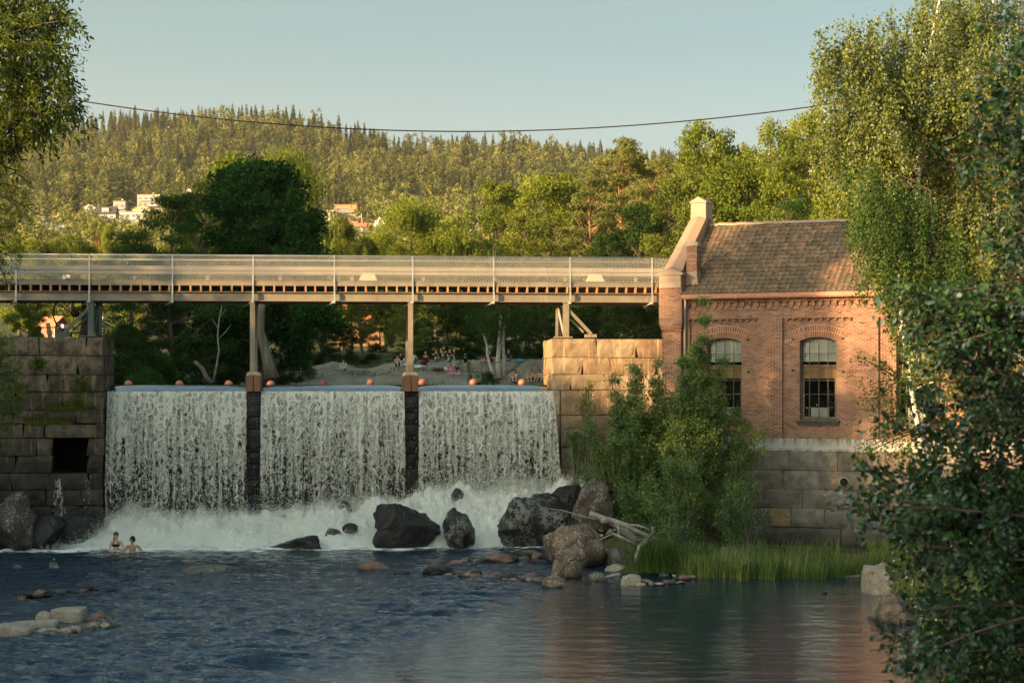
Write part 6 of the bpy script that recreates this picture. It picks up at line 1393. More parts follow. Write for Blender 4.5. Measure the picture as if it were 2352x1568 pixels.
# ------------------------------------------------------------------ people
def mskin(name, c): return mplain(name, tuple(x*.85 for x in c), c, 9, .55, .35, .05)
SK = dict(pale=mskin('pale_skin', (.62, .38, .27)), tan=mskin('tanned_skin', (.48, .25, .15)), warm=mskin('warm_skin', (.58, .33, .21)))
def mcloth(name, c): return mplain(name, tuple(x*.8 for x in c), c, 14, .9, .1, .25)
CL = {k: mcloth(k + '_cloth', c) for k, c in dict(white=(.62, .60, .56), black=(.012, .012, .014), navy=(.03, .045, .07), maroon=(.12, .015, .03), blue=(.02, .24, .40), cream=(.55, .48, .38), peach=(.55, .30, .22), orange=(.48, .16, .06), grey=(.20, .22, .24), olive=(.12, .12, .08), pink=(.55, .25, .30), yellow=(.55, .33, .08), teal=(.05, .42, .30), brown=(.10, .04, .025)).items()}
g = N('red_check_cloth'); v = g.obj(); ck = g.n('ShaderNodeTexChecker', {'Vector': v, 'Color1': (.26, .035, .02), 'Color2': (.035, .02, .02), 'Scale': 16}).outputs[0]; CL['check'] = g.done(g.pbr(ck, .9, .1))
g = N('dotted_cloth'); v = g.obj(); dv = g.ramp(g.vor(v, 9, 'F1', 'Distance', .3), [(.28, (.6, .58, .5)), (.32, (.012, .012, .014))]); CL['dots'] = g.done(g.pbr(dv, .9, .1))
HR = {k: mplain(k + '_hair', tuple(x*.6 for x in c), c, 30, .6, .3, .4, stretch=(6, 6, 1)) for k, c in dict(dark=(.02, .014, .010), blond=(.45, .30, .14), auburn=(.16, .05, .02), brown=(.09, .05, .03)).items()}
def skin_mesh(joints, edges, root, sub=1):
    me = bpy.data.meshes.new('t'); names = list(joints); me.from_pydata([joints[n][0] for n in names], [(names.index(a), names.index(b)) for a, b in edges], []); me.update()
    o = bpy.data.objects.new('t', me); col.objects.link(o); m = o.modifiers.new('s', 'SKIN'); m.use_smooth_shade = True; m.branch_smoothing = .6
    for i, n in enumerate(names):
        r = joints[n][1]; s = me.skin_vertices[0].data[i]; s.radius = r if hasattr(r, '__len__') else (r, r); s.use_root = (n == root)
    if sub: q = o.modifiers.new('u', 'SUBSURF'); q.levels = sub; q.render_levels = sub
    dg = bpy.context.evaluated_depsgraph_get(); ev = o.evaluated_get(dg); out = bpy.data.meshes.new_from_object(ev); bpy.data.objects.remove(o); return out
def V3(*a): return Vector(a)
POSES = {}
def base_pose():
    return dict(pel=V3(0,0,.93), wai=V3(0,0,1.08), che=V3(0,.0,1.30), nek=V3(0,.0,1.47), hdir=V3(0,0,1), face=V3(0,-1,0),
        sL=V3(-.17,0,1.41), sR=V3(.17,0,1.41), eL=V3(-.22,.02,1.12), eR=V3(.22,.02,1.12), wL=V3(-.22,-.06,.88), wR=V3(.22,-.06,.88), hL=V3(-.09,0,.88), hR=V3(.09,0,.88), kL=V3(-.10,-.03,.48), kR=V3(.10,-.03,.48), aL=V3(-.10,.02,.08), aR=V3(.10,.02,.08), tL=V3(-.11,-.16,.04), tR=V3(.11,-.16,.04))
def P_(kind):
    p = base_pose()
    if kind == 'stand': pass
    elif kind == 'stand_phone':
        p.update(eL=V3(-.22,-.04,1.13), wL=V3(-.10,-.28,1.16), eR=V3(.22,-.04,1.13), wR=V3(.08,-.28,1.18), face=V3(0,-1,-.5), nek=V3(0,-.03,1.46))
    elif kind == 'reach':
        p.update(eL=V3(-.30,-.10,1.20), wL=V3(-.46,-.22,1.26), wR=V3(.16,-.25,.98))
    else:                                    # seated family: pelvis on the ground
        dz = -.80
        for k in ('pel','wai','che','nek','sL','sR','eL','eR','wL','wR','hL','hR'): p[k] = p[k] + V3(0,0,dz)
        p.update(hL=V3(-.10,-.04,.12), hR=V3(.10,-.04,.12), kL=V3(-.15,-.38,.46), kR=V3(.15,-.38,.46), aL=V3(-.12,-.62,.08), aR=V3(.12,-.62,.08), tL=V3(-.13,-.80,.04), tR=V3(.13,-.80,.04))
        if kind == 'sit_hug': 
            for k, d in (('wai',-.03),('che',-.10),('nek',-.17),('sL',-.12),('sR',-.12)): p[k] = p[k] + V3(0,d,0)
            p.update(eL=V3(-.27,-.28,.42), eR=V3(.27,-.28,.42), wL=V3(-.04,-.50,.38), wR=V3(.05,-.50,.36))
        elif kind == 'sit_phone':
            p.update(eL=V3(-.24,-.20,.42), wL=V3(-.06,-.34,.66), eR=V3(.24,-.16,.40), wR=V3(.08,-.34,.50), face=V3(0,-1,-.5))
        elif kind == 'sit_lap':
            p.update(kL=V3(-.26,-.34,.24), kR=V3(.28,-.34,.26), aL=V3(.04,-.52,.08), aR=V3(-.04,-.58,.07), tL=V3(.10,-.66,.05), tR=V3(-.16,-.66,.05), eL=V3(-.27,-.08,.36), wL=V3(-.07,-.26,.26), eR=V3(.27,-.08,.36), wR=V3(.07,-.26,.26), face=V3(0,-1,-.45))
        elif kind == 'sit_lean':
            for k, d in (('wai',.08),('che',.18),('nek',.22),('sL',.2),('sR',.2)): p[k] = p[k] + V3(0,d,-.02)
            p.update(eL=V3(-.28,.32,.32), wL=V3(-.30,.40,.08), eR=V3(.28,.1,.36), wR=V3(.18,-.22,.44))
        elif kind == 'arm_up':
            p.update(eL=V3(-.40,-.05,.72), wL=V3(-.22,-.10,.92), eR=V3(.26,-.10,.36), wR=V3(.14,-.34,.40))
        elif kind == 'kneel':
            for k in ('wai',): p[k] = V3(0,-.12,.38)
            p.update(pel=V3(0,.05,.30), hL=V3(-.10,.02,.27), hR=V3(.10,.02,.27), kL=V3(-.13,-.34,.10), kR=V3(.13,-.34,.10), aL=V3(-.12,.08,.07), aR=V3(.12,.08,.07), tL=V3(-.12,.22,.05), tR=V3(.12,.22,.05), che=V3(0,-.30,.48), nek=V3(0,-.42,.50), hdir=V3(0,-.8,.2), face=V3(0,-.3,-1), sL=V3(-.17,-.36,.50), sR=V3(.17,-.36,.50), eL=V3(-.22,-.44,.26), eR=V3(.22,-.44,.26), wL=V3(-.10,-.60,.12), wR=V3(.10,-.60,.12))
        elif kind == 'lie':
            p.update(pel=V3(0,.1,.12), wai=V3(0,-.05,.13), che=V3(0,-.28,.17), nek=V3(0,-.42,.24), sL=V3(-.17,-.34,.18), sR=V3(.17,-.34,.18), eL=V3(-.22,-.46,.06), eR=V3(.22,-.46,.06), wL=V3(-.08,-.66,.08), wR=V3(.08,-.66,.08), hL=V3(-.09,.15,.10), hR=V3(.09,.15,.10), kL=V3(-.11,.56,.08), kR=V3(.11,.56,.08), aL=V3(-.11,.95,.06), aR=V3(.11,.95,.06), tL=V3(-.11,1.08,.05), tR=V3(.11,1.08,.05), hdir=V3(0,-.5,.9), face=V3(0,-1,.1))
    return p
def person(loc, rz, pose, label, group, skin='warm', hair='dark', top=None, bottom=None, longhair=False, s=1.0, sleeve=.55, mod=None, hatc=None, skirt=False, shoes=None, cat='person'):
    p = P_(pose) if isinstance(pose, str) else pose
    if mod: p.update(mod)
    e = empty('person', loc, label, cat, group, rz); e.scale = (s, s, s)
    hd = p['hdir'].normalized(); f = p['face'].normalized(); f = (f - hd*f.dot(hd)*.6).normalized(); nk = p['nek']; hc = nk + hd*.15 + f*.02
    sd = f.cross(Vector((0, 0, 1)));  sd = sd.normalized() if sd.length > .1 else Vector((1, 0, 0))
    J = dict(pel=(p['pel'], (.145, .11)), wai=(p['wai'], (.125, .095)), che=(p['che'], (.15, .11)), upc=(p['che']*.45 + nk*.55, (.10, .085)), nek=(nk, .052), jaw=(nk + hd*.075 + f*.02, (.062, .072)), hdc=(hc, (.078, .094)), hdt=(hc + hd*.075 - f*.005, (.052, .062)),
        sL=(p['sL'], .056), sR=(p['sR'], .056), eL=(p['eL'], .040), eR=(p['eR'], .040), wL=(p['wL'], .026), wR=(p['wR'], .026), uL=((p['sL']+p['eL'])/2, .047), uR=((p['sR']+p['eR'])/2, .047),
        hL=(p['hL'], .088), hR=(p['hR'], .088), kL=(p['kL'], .055), kR=(p['kR'], .055), mL=((p['hL']+p['kL'])/2, .075), mR=((p['hR']+p['kR'])/2, .075), cL=((p['kL']*.6+p['aL']*.4), .053), cR=((p['kR']*.6+p['aR']*.4), .053), aL=(p['aL'], .037), aR=(p['aR'], .037), tL=(p['tL'], (.04, .026)), tR=(p['tR'], (.04, .026)))
    E = [('pel','wai'),('wai','che'),('che','upc'),('upc','nek'),('nek','jaw'),('jaw','hdc'),('hdc','hdt'),('che','sL'),('che','sR'),('sL','uL'),('uL','eL'),('eL','wL'),('sR','uR'),('uR','eR'),('eR','wR'),('pel','hL'),('pel','hR'),('hL','mL'),('mL','kL'),('kL','cL'),('cL','aL'),('aL','tL'),('hR','mR'),('mR','kR'),('kR','cR'),('cR','aR'),('aR','tR')]
    bmesh_ = skin_mesh(J, E, 'pel', 2)
    bm = bmesh.new(); bm.from_mesh(bmesh_); mb = MB()
    # nose, ears, hands with five fingers
    eye = hc - hd*.0 + f*.078
    mb.tube([eye + hd*.012, eye - hd*.035 + f*.022, eye - hd*.045], [.008, .014, .008], 6)
    for sx in (-1, 1): mb.ball(hc + sd*sx*.080 - hd*.01, .02, 6, 5, (.6, 1, 1.5))
    for sx, W_, E_ in ((-1, p['wL'], p['eL']), (1, p['wR'], p['eR'])):
        d = (W_ - E_).normalized(); a = d.orthogonal().normalized() if abs(d.z) > .95 else d.cross(Vector((0, 0, 1))).normalized(); n_ = a.cross(d).normalized()
        pc = W_ + d*.045
        mb.tube([W_ - d*.01, W_ + d*.02, W_ + d*.06, W_ + d*.088], [.024, .034, .038, .030], 8)
        for k, (o_, L_) in enumerate(((-.028, .062), (-.010, .075), (.010, .070), (.028, .055))):
            b0 = W_ + d*.080 + a*o_; mb.tube([b0, b0 + d*L_*.5 - n_*.010, b0 + d*L_*.85 - n_*.028], [.0095, .0085, .006], 5)
        b0 = W_ + d*.03 + a*(-.032*sx*-1); mb.tube([b0, b0 + a*(.028*sx) + d*.022, b0 + a*(.034*sx) + d*.052 - n_*.01], [.012, .010, .007], 5)
    me2 = mb.mesh('h', None); bm.from_mesh(me2); me = bpy.data.meshes.new('body'); bm.to_mesh(me); bm.free(); me.materials.append(SK[skin]); me.polygons.foreach_set('use_smooth', [True]*len(me.polygons))
    body = link(bpy.data.objects.new('body', me), e)
    mb = MB()
    for sx in (-1, 1): mb.ball(eye + sd*sx*.030 + hd*.005 - f*.002, .0095, 6, 5)
    mb.build('eyes', HR['dark'], body); mb = MB(); mb.tube([eye - hd*.066 - sd*.022 - f*.004, eye - hd*.068 + f*.006, eye - hd*.066 + sd*.022 - f*.004], .0065, 5); mb.build('mouth', CL['maroon'], body)
    # hair
    mb = MB(); mb.ball(hc + hd*.040 - f*.026, .098, 12, 9, (1, 1.02, 1.0)); mb.ball(hc - hd*.02 - f*.050, .078, 10, 8)
    if longhair:
        q = nk - f*.085; mb.tube([hc - f*.07, q + hd*.0, q - Vector((0, 0, .16)) - f*.02, q - Vector((0, 0, .34)) - f*.02], [.075, .085, .085, .03], 9)
    mb.build('hair', HR[hair], body)
    if hatc: mb = MB(); mb.ball(hc + hd*.06, .118, 10, 7, (1, 1, .75)); mb.box(*((0,0)*3)) if False else None; mb.build('cap', CL[hatc], body)
    if top:
        m = .016; j = {k: (J[k][0], tuple(x + m for x in J[k][1])) for k in ('pel','wai','che','upc')}
        j['pel'] = (p['pel']*.7 + p['wai']*.3, (.155, .125)); j['upc'] = (p['che']*.55 + nk*.45, (.12, .10))
        for q in 'LR':
            j['s'+q] = (p['s'+q], .071); j['u'+q] = (p['s'+q]*(1-sleeve) + p['e'+q]*sleeve, .062)
        ee = [('pel','wai'),('wai','che'),('che','upc'),('che','sL'),('che','sR'),('sL','uL'),('sR','uR')]
        if sleeve > .9:
            for q in 'LR': j['w'+q] = (p['w'+q]*.9 + p['e'+q]*.1, .045); ee.append(('u'+q,'w'+q)); j['u'+q] = (p['e'+q], .068)
        h_ = skin_mesh(j, ee, 'pel', 1); h_.materials.append(CL[top]); link(bpy.data.objects.new('shirt', h_), e)
    if bottom:
        j = dict(pel=(p['pel'], (.165, .13)), wai=(p['pel']*.55 + p['wai']*.45, (.145, .115))); k_ = .72
        for q in 'LR': j['h'+q] = (p['h'+q], .108); j['m'+q] = (p['h'+q]*(1-k_) + p['k'+q]*k_, .098 if not skirt else .13)
        h_ = skin_mesh(j, [('wai','pel'),('pel','hL'),('pel','hR'),('hL','mL'),('hR','mR')], 'pel', 1); h_.materials.append(CL[bottom]); link(bpy.data.objects.new('skirt' if skirt else 'shorts', h_), e)
    if shoes:
        for q in 'LR': mb = MB(); mb.tube([p['a'+q] + V3(0,.04,-.03), p['a'+q]*.5 + p['t'+q]*.5 + V3(0,0,-.01), p['t'+q] + V3(0,-.04,0)], [.052, .054, .035], 8); mb.build('shoe', CL[shoes], e)
    return e
def on_rock(px, py, ymax=160.0):
    for Y in np.arange(146.0, ymax, .15):
        X = (px - 512)*Y/F; z = float(rock_h(np.array([X]), np.array([Y]))[0]) + .05
        row = HY - (z - EYE)*F/Y
        if row <= py and z > 6.3: return Vector((X, Y, z - .02))
    return Vector((X, ymax, z - .02))
GP = 'people on the granite shore'
pe = lambda px, py, *a, dz=0.0, **k: person(on_rock(px, py) + Vector((0, 0, dz)), *a, **k)
pe(343.5, 370.5, R(-8), 'sit_lap', 'person in a loose white blouse and dark red skirt sitting alone on the rock slope', GP, skin='pale', top='white', bottom='maroon', sleeve=1.0, skirt=True)
pe(397.3, 366.8, R(20), 'sit_phone', 'person in a peach top holding a phone, seated left of the second column', GP, skin='pale', top='peach', bottom='navy', longhair=True)
pe(402.7, 363.2, R(60), 'sit_lean', 'person in a black t-shirt seated just left of the second column', GP, top='black', bottom='cream')
pe(412.9, 363.4, R(150), 'sit_hug', 'person in a cream shirt almost hidden behind the second column', GP, top='cream', bottom='olive')
pe(426.0, 363.0, R(175), 'sit_lean', 'person in a red checked shirt seated with the back to the water', GP, hair='blond', top='check', bottom='brown', sleeve=1.0)
person(on_rock(435.6, 361.6) + Vector((0, .8, -.55)), R(35), 'reach', 'red haired child in dark t-shirt and blue shorts with an arm stretched out', GP, skin='pale', hair='auburn', top='navy', bottom='blue', s=.92)
w_ = person(on_rock(442.9, 361.6) + Vector((0, .8, -.35)), R(50), 'stand_phone', 'woman with a yellow backpack and dotted black skirt standing', GP, skin='pale', top='black', bottom='dots', skirt=True, s=.98)
mb = MB(); mb.ball((0, .17, 1.25), .17, 10, 8, (1, .6, 1.35)); bp_ = mb.build('backpack', CL['yellow']); bp_.location = w_.location; bp_.rotation_euler = w_.rotation_euler; tag(bp_, 'yellow backpack on the back of the woman in the dotted skirt', 'backpack')
pe(449.3, 370.3, R(40), 'stand_phone', 'boy in black t-shirt and bright blue shorts standing on the pink towel side', GP, skin='pale', top='black', bottom='blue', s=1.0, shoes='white')
person(on_rock(453.8, 361.6) + Vector((0, .9, -.45)), R(80), 'stand', 'person in a black top standing behind the boy in blue shorts', GP, hair='blond', top='black', bottom='teal', s=.85)
pe(456.8, 371.0, R(-60), 'kneel', 'person with curly blond hair in a pale top bending down on the pink towel', GP, skin='pale', hair='blond', top='cream', bottom='black')
pe(465.4, 362.0, R(180), 'sit_hug', 'person in a turquoise cap sitting behind the rock edge', GP, skin='pale', top='black', hatc='teal', dz=-.25)
pe(481.8, 362.0, R(30), 'lie', 'dark haired person lying on the rock left of the white birch trunks', GP, skin='pale', top='peach', bottom='black')
pe(489.5, 362.4, R(80), 'arm_up', 'person in black with one arm raised next to the leaning birch trunk', GP, skin='pale', top='black', bottom='black')
pe(508.5, 361.0, R(178), 'sit_hug', 'person in a navy t-shirt seated facing away right of the birches', GP, skin='pale', hair='blond', top='navy', bottom='grey', sleeve=.6)
pe(542.0, 361.2, R(70), 'sit_hug', 'shirtless person leaning forward on top of the rock near the stone wall', GP, skin='warm', hair='brown', bottom='grey', dz=-.3)
person(on_rock(551.0, 361.2) + Vector((0, 1, -.1)), R(60), 'stand', 'person in a grey shirt half hidden behind the stone wall', GP, top='grey', bottom='black', s=1.0)
person(on_rock(386.8, 366.3) + Vector((0, 2.2, -.70)), R(0), 'sit_hug', 'small child with only the head showing above the rock left of the second column', GP, skin='tan', top='white', s=.8)
pe(302.0, 374.8, R(70), 'kneel', 'person in orange crouching low at the left end of the granite slope', GP, top='orange', bottom='black', s=.9)
GW = 'bathers sitting at the water edge'
def shore(px, *a, **k): q = on_rock(px, 381.5); q.z = max(q.z, 6.36) - .02; return person(q, *a, **k)
shore(511.2, R(25), 'sit_hug', 'shirtless dark haired man of the leftmost couple at the water edge', GW, skin='pale', bottom='navy')
shore(516.2, R(-40), 'sit_hug', 'woman in white with long dark hair of the leftmost couple at the water edge', GW, skin='pale', top='white', bottom='white', longhair=True)
shore(527.6, R(15), 'sit_hug', 'blond person in a patterned top right of the orange buoy', GW, skin='pale', hair='blond', top='peach', bottom='grey')
shore(532.2, R(-25), 'sit_phone', 'shirtless person with folded arms beside the blond one at the water edge', GW, skin='warm', hair='brown', bottom='navy')
shore(540.3, R(-35), 'sit_hug', 'dark haired shirtless person nearest the stone wall at the water edge', GW, skin='warm', bottom='navy')
shore(544.0, R(-10), 'sit_hug', 'long haired blond person behind the dark haired one at the water edge', GW, skin='pale', hair='blond', top='cream', longhair=True)
# swimmers in the river below the fall
GS2 = 'couple bathing in the river'
q = P(116, 551.4, 76.4); wp = base_pose(); wp.update(eL=V3(-.20,-.16,1.12), wL=V3(.04,-.30,.98), eR=V3(.30,-.10,1.16), wR=V3(.52,-.18,1.22), face=V3(.45,-1,.05), kL=V3(-.1,-.05,.45))
wo = person((q.x, 76.4, -1.08), R(0), wp, 'woman in a dark bikini standing waist deep in the river, left of the couple', GS2, skin='pale', hair='brown', longhair=True, s=1.06)
mb = MB(); mb.ball((0, -.015, 1.27), .158, 14, 9, (1.0, .80, .33)); mb.tube([(-.07, -.10, 1.30), (-.09, -.06, 1.42)], .012, 5); mb.tube([(.07, -.10, 1.30), (.09, -.06, 1.42)], .012, 5); mb.build('bikini_top', CL['black'], wo)
q = P(133.5, 551.4, 76.4); mp = base_pose(); mp.update(face=V3(-1,-.25,.1), eL=V3(-.26,-.22,1.20), wL=V3(-.44,-.20,1.28), eR=V3(.34,.08,1.18), wR=V3(.42,-.10,1.02))
person((q.x, 76.2, -1.22), R(0), mp, 'dark haired man in the river turned to the woman, right of the couple', GS2, skin='tan', hair='dark', s=1.06)
# things left lying on the rock
def cloth(px, py, wx, wy, h, mat, label, cat, seed=1, name='towel', group='things lying on the rock', rot=0.0):
    r_ = np.random.default_rng(seed); q = on_rock(px, py); X, Y = np.meshgrid(np.linspace(-wx/2, wx/2, 14), np.linspace(-wy/2, wy/2, 10)); c, s = math.cos(rot), math.sin(rot); Xw = X*c - Y*s + q.x; Yw = X*s + Y*c + q.y
    Z = rock_h(Xw, Yw) + .10 + h*np.abs(fbm(X*4 + seed, Y*4, 0, 3, seed)) + (h*.6)*np.exp(-(X/(wx*.3))**2 - (Y/(wy*.3))**2) - q.z
    me = gridmesh(name, X*c - Y*s, X*s + Y*c, Z, mat); o = link(bpy.data.objects.new(name, me)); o.location = q; m = o.modifiers.new('t', 'SOLIDIFY'); m.thickness = .02; return tag(o, label, cat, group)
cloth(454.5, 373.5, 1.0, 1.6, .03, CL['pink'], 'pink towel spread on the rock in front of the bending blond person', 'towel', 2)
cloth(438.5, 370.3, .85, .7, .22, CL['brown'], 'crumpled dark red cloth lying left of the boy in blue shorts', 'cloth', 3, 'crumpled_cloth')
cloth(408.5, 364.8, .8, .8, .10, CL['white'], 'white towel behind the second column', 'towel', 4)
cloth(420.0, 366.5, .9, .6, .10, CL['white'], 'white towel under the maroon bag', 'towel', 5)
cloth(519.5, 361.8, .7, .5, .08, CL['blue'], 'pale blue towel on the rock right of the person in navy', 'towel', 6)
q = on_rock(422.3, 365.6); mb = MB(); mb.ball((0, 0, .18), .22, 12, 8, (1.3, .6, .95)); mb.tube([(-.15, -.13, .3), (-.05, -.2, .12), (.1, -.14, .05)], .02, 5); o = mb.build('bag', CL['maroon']); o.location = q + Vector((0, -.1, .03)); o.rotation_euler = (0, .5, .2); tag(o, 'maroon rucksack lying on the white towel', 'bag', 'things lying on the rock')
q = on_rock(446.0, 370.8); mb = MB(); mb.ball((0, 0, .16), .16, 10, 8, (1, .7, 1.1)); mb.tube([(-.1, 0, .25), (0, 0, .44), (.1, 0, .25)], .02, 5); o = mb.build('bag', CL['white']); o.location = q; tag(o, 'small white tote bag beside the feet of the boy in blue shorts', 'bag', 'things lying on the rock')
HAZE_D = .00004
# ------------------------------------------------------------------ wooded hill
def spruce_proto(rng, nb=190):
    """unit height spruce of drooping bough blades"""
    z = rng.random(nb)**.8*.90 + .06; th = rng.random(nb)*2*np.pi; r = (1 - z)**.8*.17 + .012; L_ = r*1.1
    c = np.stack([np.cos(th)*r*.55, np.sin(th)*r*.55, z], -1); out = np.stack([np.cos(th), np.sin(th), np.full(nb, -.45)], -1); side = np.stack([-np.sin(th), np.cos(th), rng.normal(size=nb)*.25], -1)
    a = out*L_[:, None]*.6; b = side*(L_*.34 + .007)[:, None]
    V = np.stack([c - a*.8, c + b, c + a, c - b], 1)
    top = np.array([[[-.008, 0, .9], [0, .008, .95], [.008, 0, .9], [0, 0, 1.02]]]); return np.concatenate([V, top])
def pine_proto(rng, nb=230):
    cl = rng.normal(size=(9, 3))*np.array([.10, .10, .16]) + np.array([0, 0, .74]); i = rng.integers(0, 9, nb)
    C = cl[i] + rng.normal(size=(nb, 3))*.05; V = leafquads(C, .07, rng, .7, flatn=.5).reshape(-1, 4, 3)
    tr = np.array([[[-.012, 0, 0], [.012, 0, 0], [.008, 0, .75], [-.008, 0, .75]], [[0, -.012, 0], [0, .012, 0], [0, .008, .75], [0, -.008, .75]]]); return np.concatenate([V, tr])
def leaf_proto(rng, nb=420):
    cl = rng.normal(size=(12, 3))*np.array([.14, .14, .20]) + np.array([0, 0, .52]); i = rng.integers(0, 12, nb)
    C = cl[i] + rng.normal(size=(nb, 3))*.065; return leafquads(C, .062, rng, .8).reshape(-1, 4, 3)
rng = np.random.default_rng(99)
SP = [spruce_proto(rng) for _ in range(5)]; PI_ = [pine_proto(rng) for _ in range(4)]; LF = [leaf_proto(rng) for _ in range(4)]
house_spots = []        # (px, Y) clearings, filled below
HS = [  # px0, px1, py0(top), py1(base), Y, kind
 (80, 97, 203.5, 212, 1330, 'white_gable', 'white gabled house at the left end of the hillside row'),
 (92, 116, 205.5, 219, 1290, 'dark_roof', 'white house with a broad dark roof and a dormer'),
 (113, 125.5, 200, 216, 1320, 'flat_two', 'tall boxy house with two rows of balconies'),
 (137, 160, 193.5, 206, 1350, 'flat_two', 'wide flat roofed house highest among the row'),
 (119, 148, 211, 223, 1250, 'flat_white', 'white flat roofed house in front of the yellow gable'),
 (132, 151, 204, 214, 1300, 'yellow_gable', 'yellow gabled house behind the white flat roofed one'),
 (185.5, 192.5, 186.5, 197, 1380, 'white_gable', 'small white gable alone among the trees'),
 (33, 45, 215, 224, 1260, 'flat_two', 'pale low house at the far left of the hillside'),
 (50.5, 60, 213.5, 223, 1240, 'brown_box', 'brown and white boxy house left of the dark roofed house'),
 (40, 53, 221, 228, 1200, 'low_white', 'low white house with arched dark roofs at the left'),
 (55, 73, 224, 236, 1160, 'flat_white', 'white two storey block below the brown boxy house'),
 (333.5, 357, 204, 217, 1250, 'orange_wood', 'orange timber house with a long white window band'),
 (323, 334, 209, 217, 1240, 'low_white', 'low white annex left of the orange timber house'),
 (341, 356, 220.5, 229, 1130, 'orange_roof', 'house with an orange roof under the timber house'),
 (352, 370, 222, 231, 1100, 'orange_roof', 'white house with orange roof and brick chimney'),
 (372, 386, 215.5, 230, 1120, 'white_gable', 'bright white gabled house right of the flagpole'),
 (358, 403, 241, 247, 900, 'long_grey', 'long grey flat block behind the broad weeping tree'),
 (470, 482, 222, 229, 1150, 'flat_white', 'small white house half hidden by trees in the middle'),
 (459, 476, 231, 240, 1000, 'flat_two', 'pale building just above the bridge in the middle'),
 (152, 162, 207, 214, 1310, 'low_white', 'low grey house at the right end of the row'),
 (405, 420, 214, 222, 1180, 'white_gable', 'pale house behind the broad weeping tree')]
for h in HS: house_spots.append(((h[0]+h[1])/2, (h[1]-h[0])/2, h[4], h[2], h[3]))
Vs = []; Ts = []; cnt = 0
def add_tree(proto, x, y, z, h, wx, tn, ang):
    c, s = math.cos(ang), math.sin(ang); M = np.array([[c*wx, s*wx, 0], [-s*wx, c*wx, 0], [0, 0, 1]])*h
    V = proto.reshape(-1, 3) @ M + np.array([x, y, z]); Vs.append(V); n = len(proto); t = np.clip(tn + rng.normal(size=n)*.12, 0, 1); Ts.append(np.repeat(t, 4))
N_ = 8200
Yr = np.concatenate([700 + (2110 - 700)*rng.random(5200)**.75, rng.uniform(640, 1330, 3000)]); px_ = rng.uniform(-60, 1084, N_)
Xr = (px_ - 512)*Yr/F; keep = rng.random(N_) < (Yr/2100)**.4; Xr, Yr, px_ = Xr[keep], Yr[keep], px_[keep]
Zr = ground_h(Xr, Yr); dens = fbm(Xr/120, Yr/120, 0, 3, 15)
for x, y, z, p, d in zip(Xr, Yr, Zr, px_, dens):
    ok = True; hmax = 99
    row_ = HY - (z - EYE)*F/y
    for (hp, hw, hy_, ht, hb) in house_spots:
        if abs(p - hp) < hw + 3 and abs(y - hy_) < 26: ok = False; break
        if abs(p - hp) < hw + 3.5 and y < hy_ and y > 640:      # trees in front stay below the house
            hmax = min(hmax, (row_ - (hb - 2.5))*y/F)
    if not ok or hmax < 3: continue
    hill = y > 1330 + 60*d
    r = rng.random(); kind = 'leaf'
    if hill: kind = 'spruce' if r < .50 + .28*sstep(y, 1800, 2050) - .5*d else ('pine' if r < .84 - .25*sstep(d, 0, .5) else 'leaf')
    else: kind = 'leaf' if r < .72 else ('spruce' if r < .86 else 'pine')
    hsz = {'spruce': rng.uniform(18, 29), 'pine': rng.uniform(18, 26), 'leaf': rng.uniform(12, 19)}[kind]
    hsz *= 1 + .35*d
    hsz = min(hsz, hmax)
    pr = {'spruce': SP, 'pine': PI_, 'leaf': LF}[kind]; tn = {'spruce': rng.uniform(.0, .6), 'pine': rng.uniform(.2, .8), 'leaf': rng.uniform(.5, 1)}[kind]
    add_tree(pr[rng.integers(len(pr))], x, y, z - .6, hsz, rng.uniform(.75, 1.1) * (1.0 if kind != 'leaf' else 1.4), tn, rng.random()*6.28); cnt += 1
V = np.concatenate(Vs); T = np.concatenate(Ts)
L_forest = mleaf('forest_leaf', [(.045, .060, .018), (.120, .130, .033), (.185, .180, .046), (.17, .205, .05)], .15)
o = link(bpy.data.objects.new('hill_forest', npmesh('hill_forest', V, np.arange(len(V)), 4, L_forest, T))); tag(o, kind='stuff')
del Vs, Ts, V, T
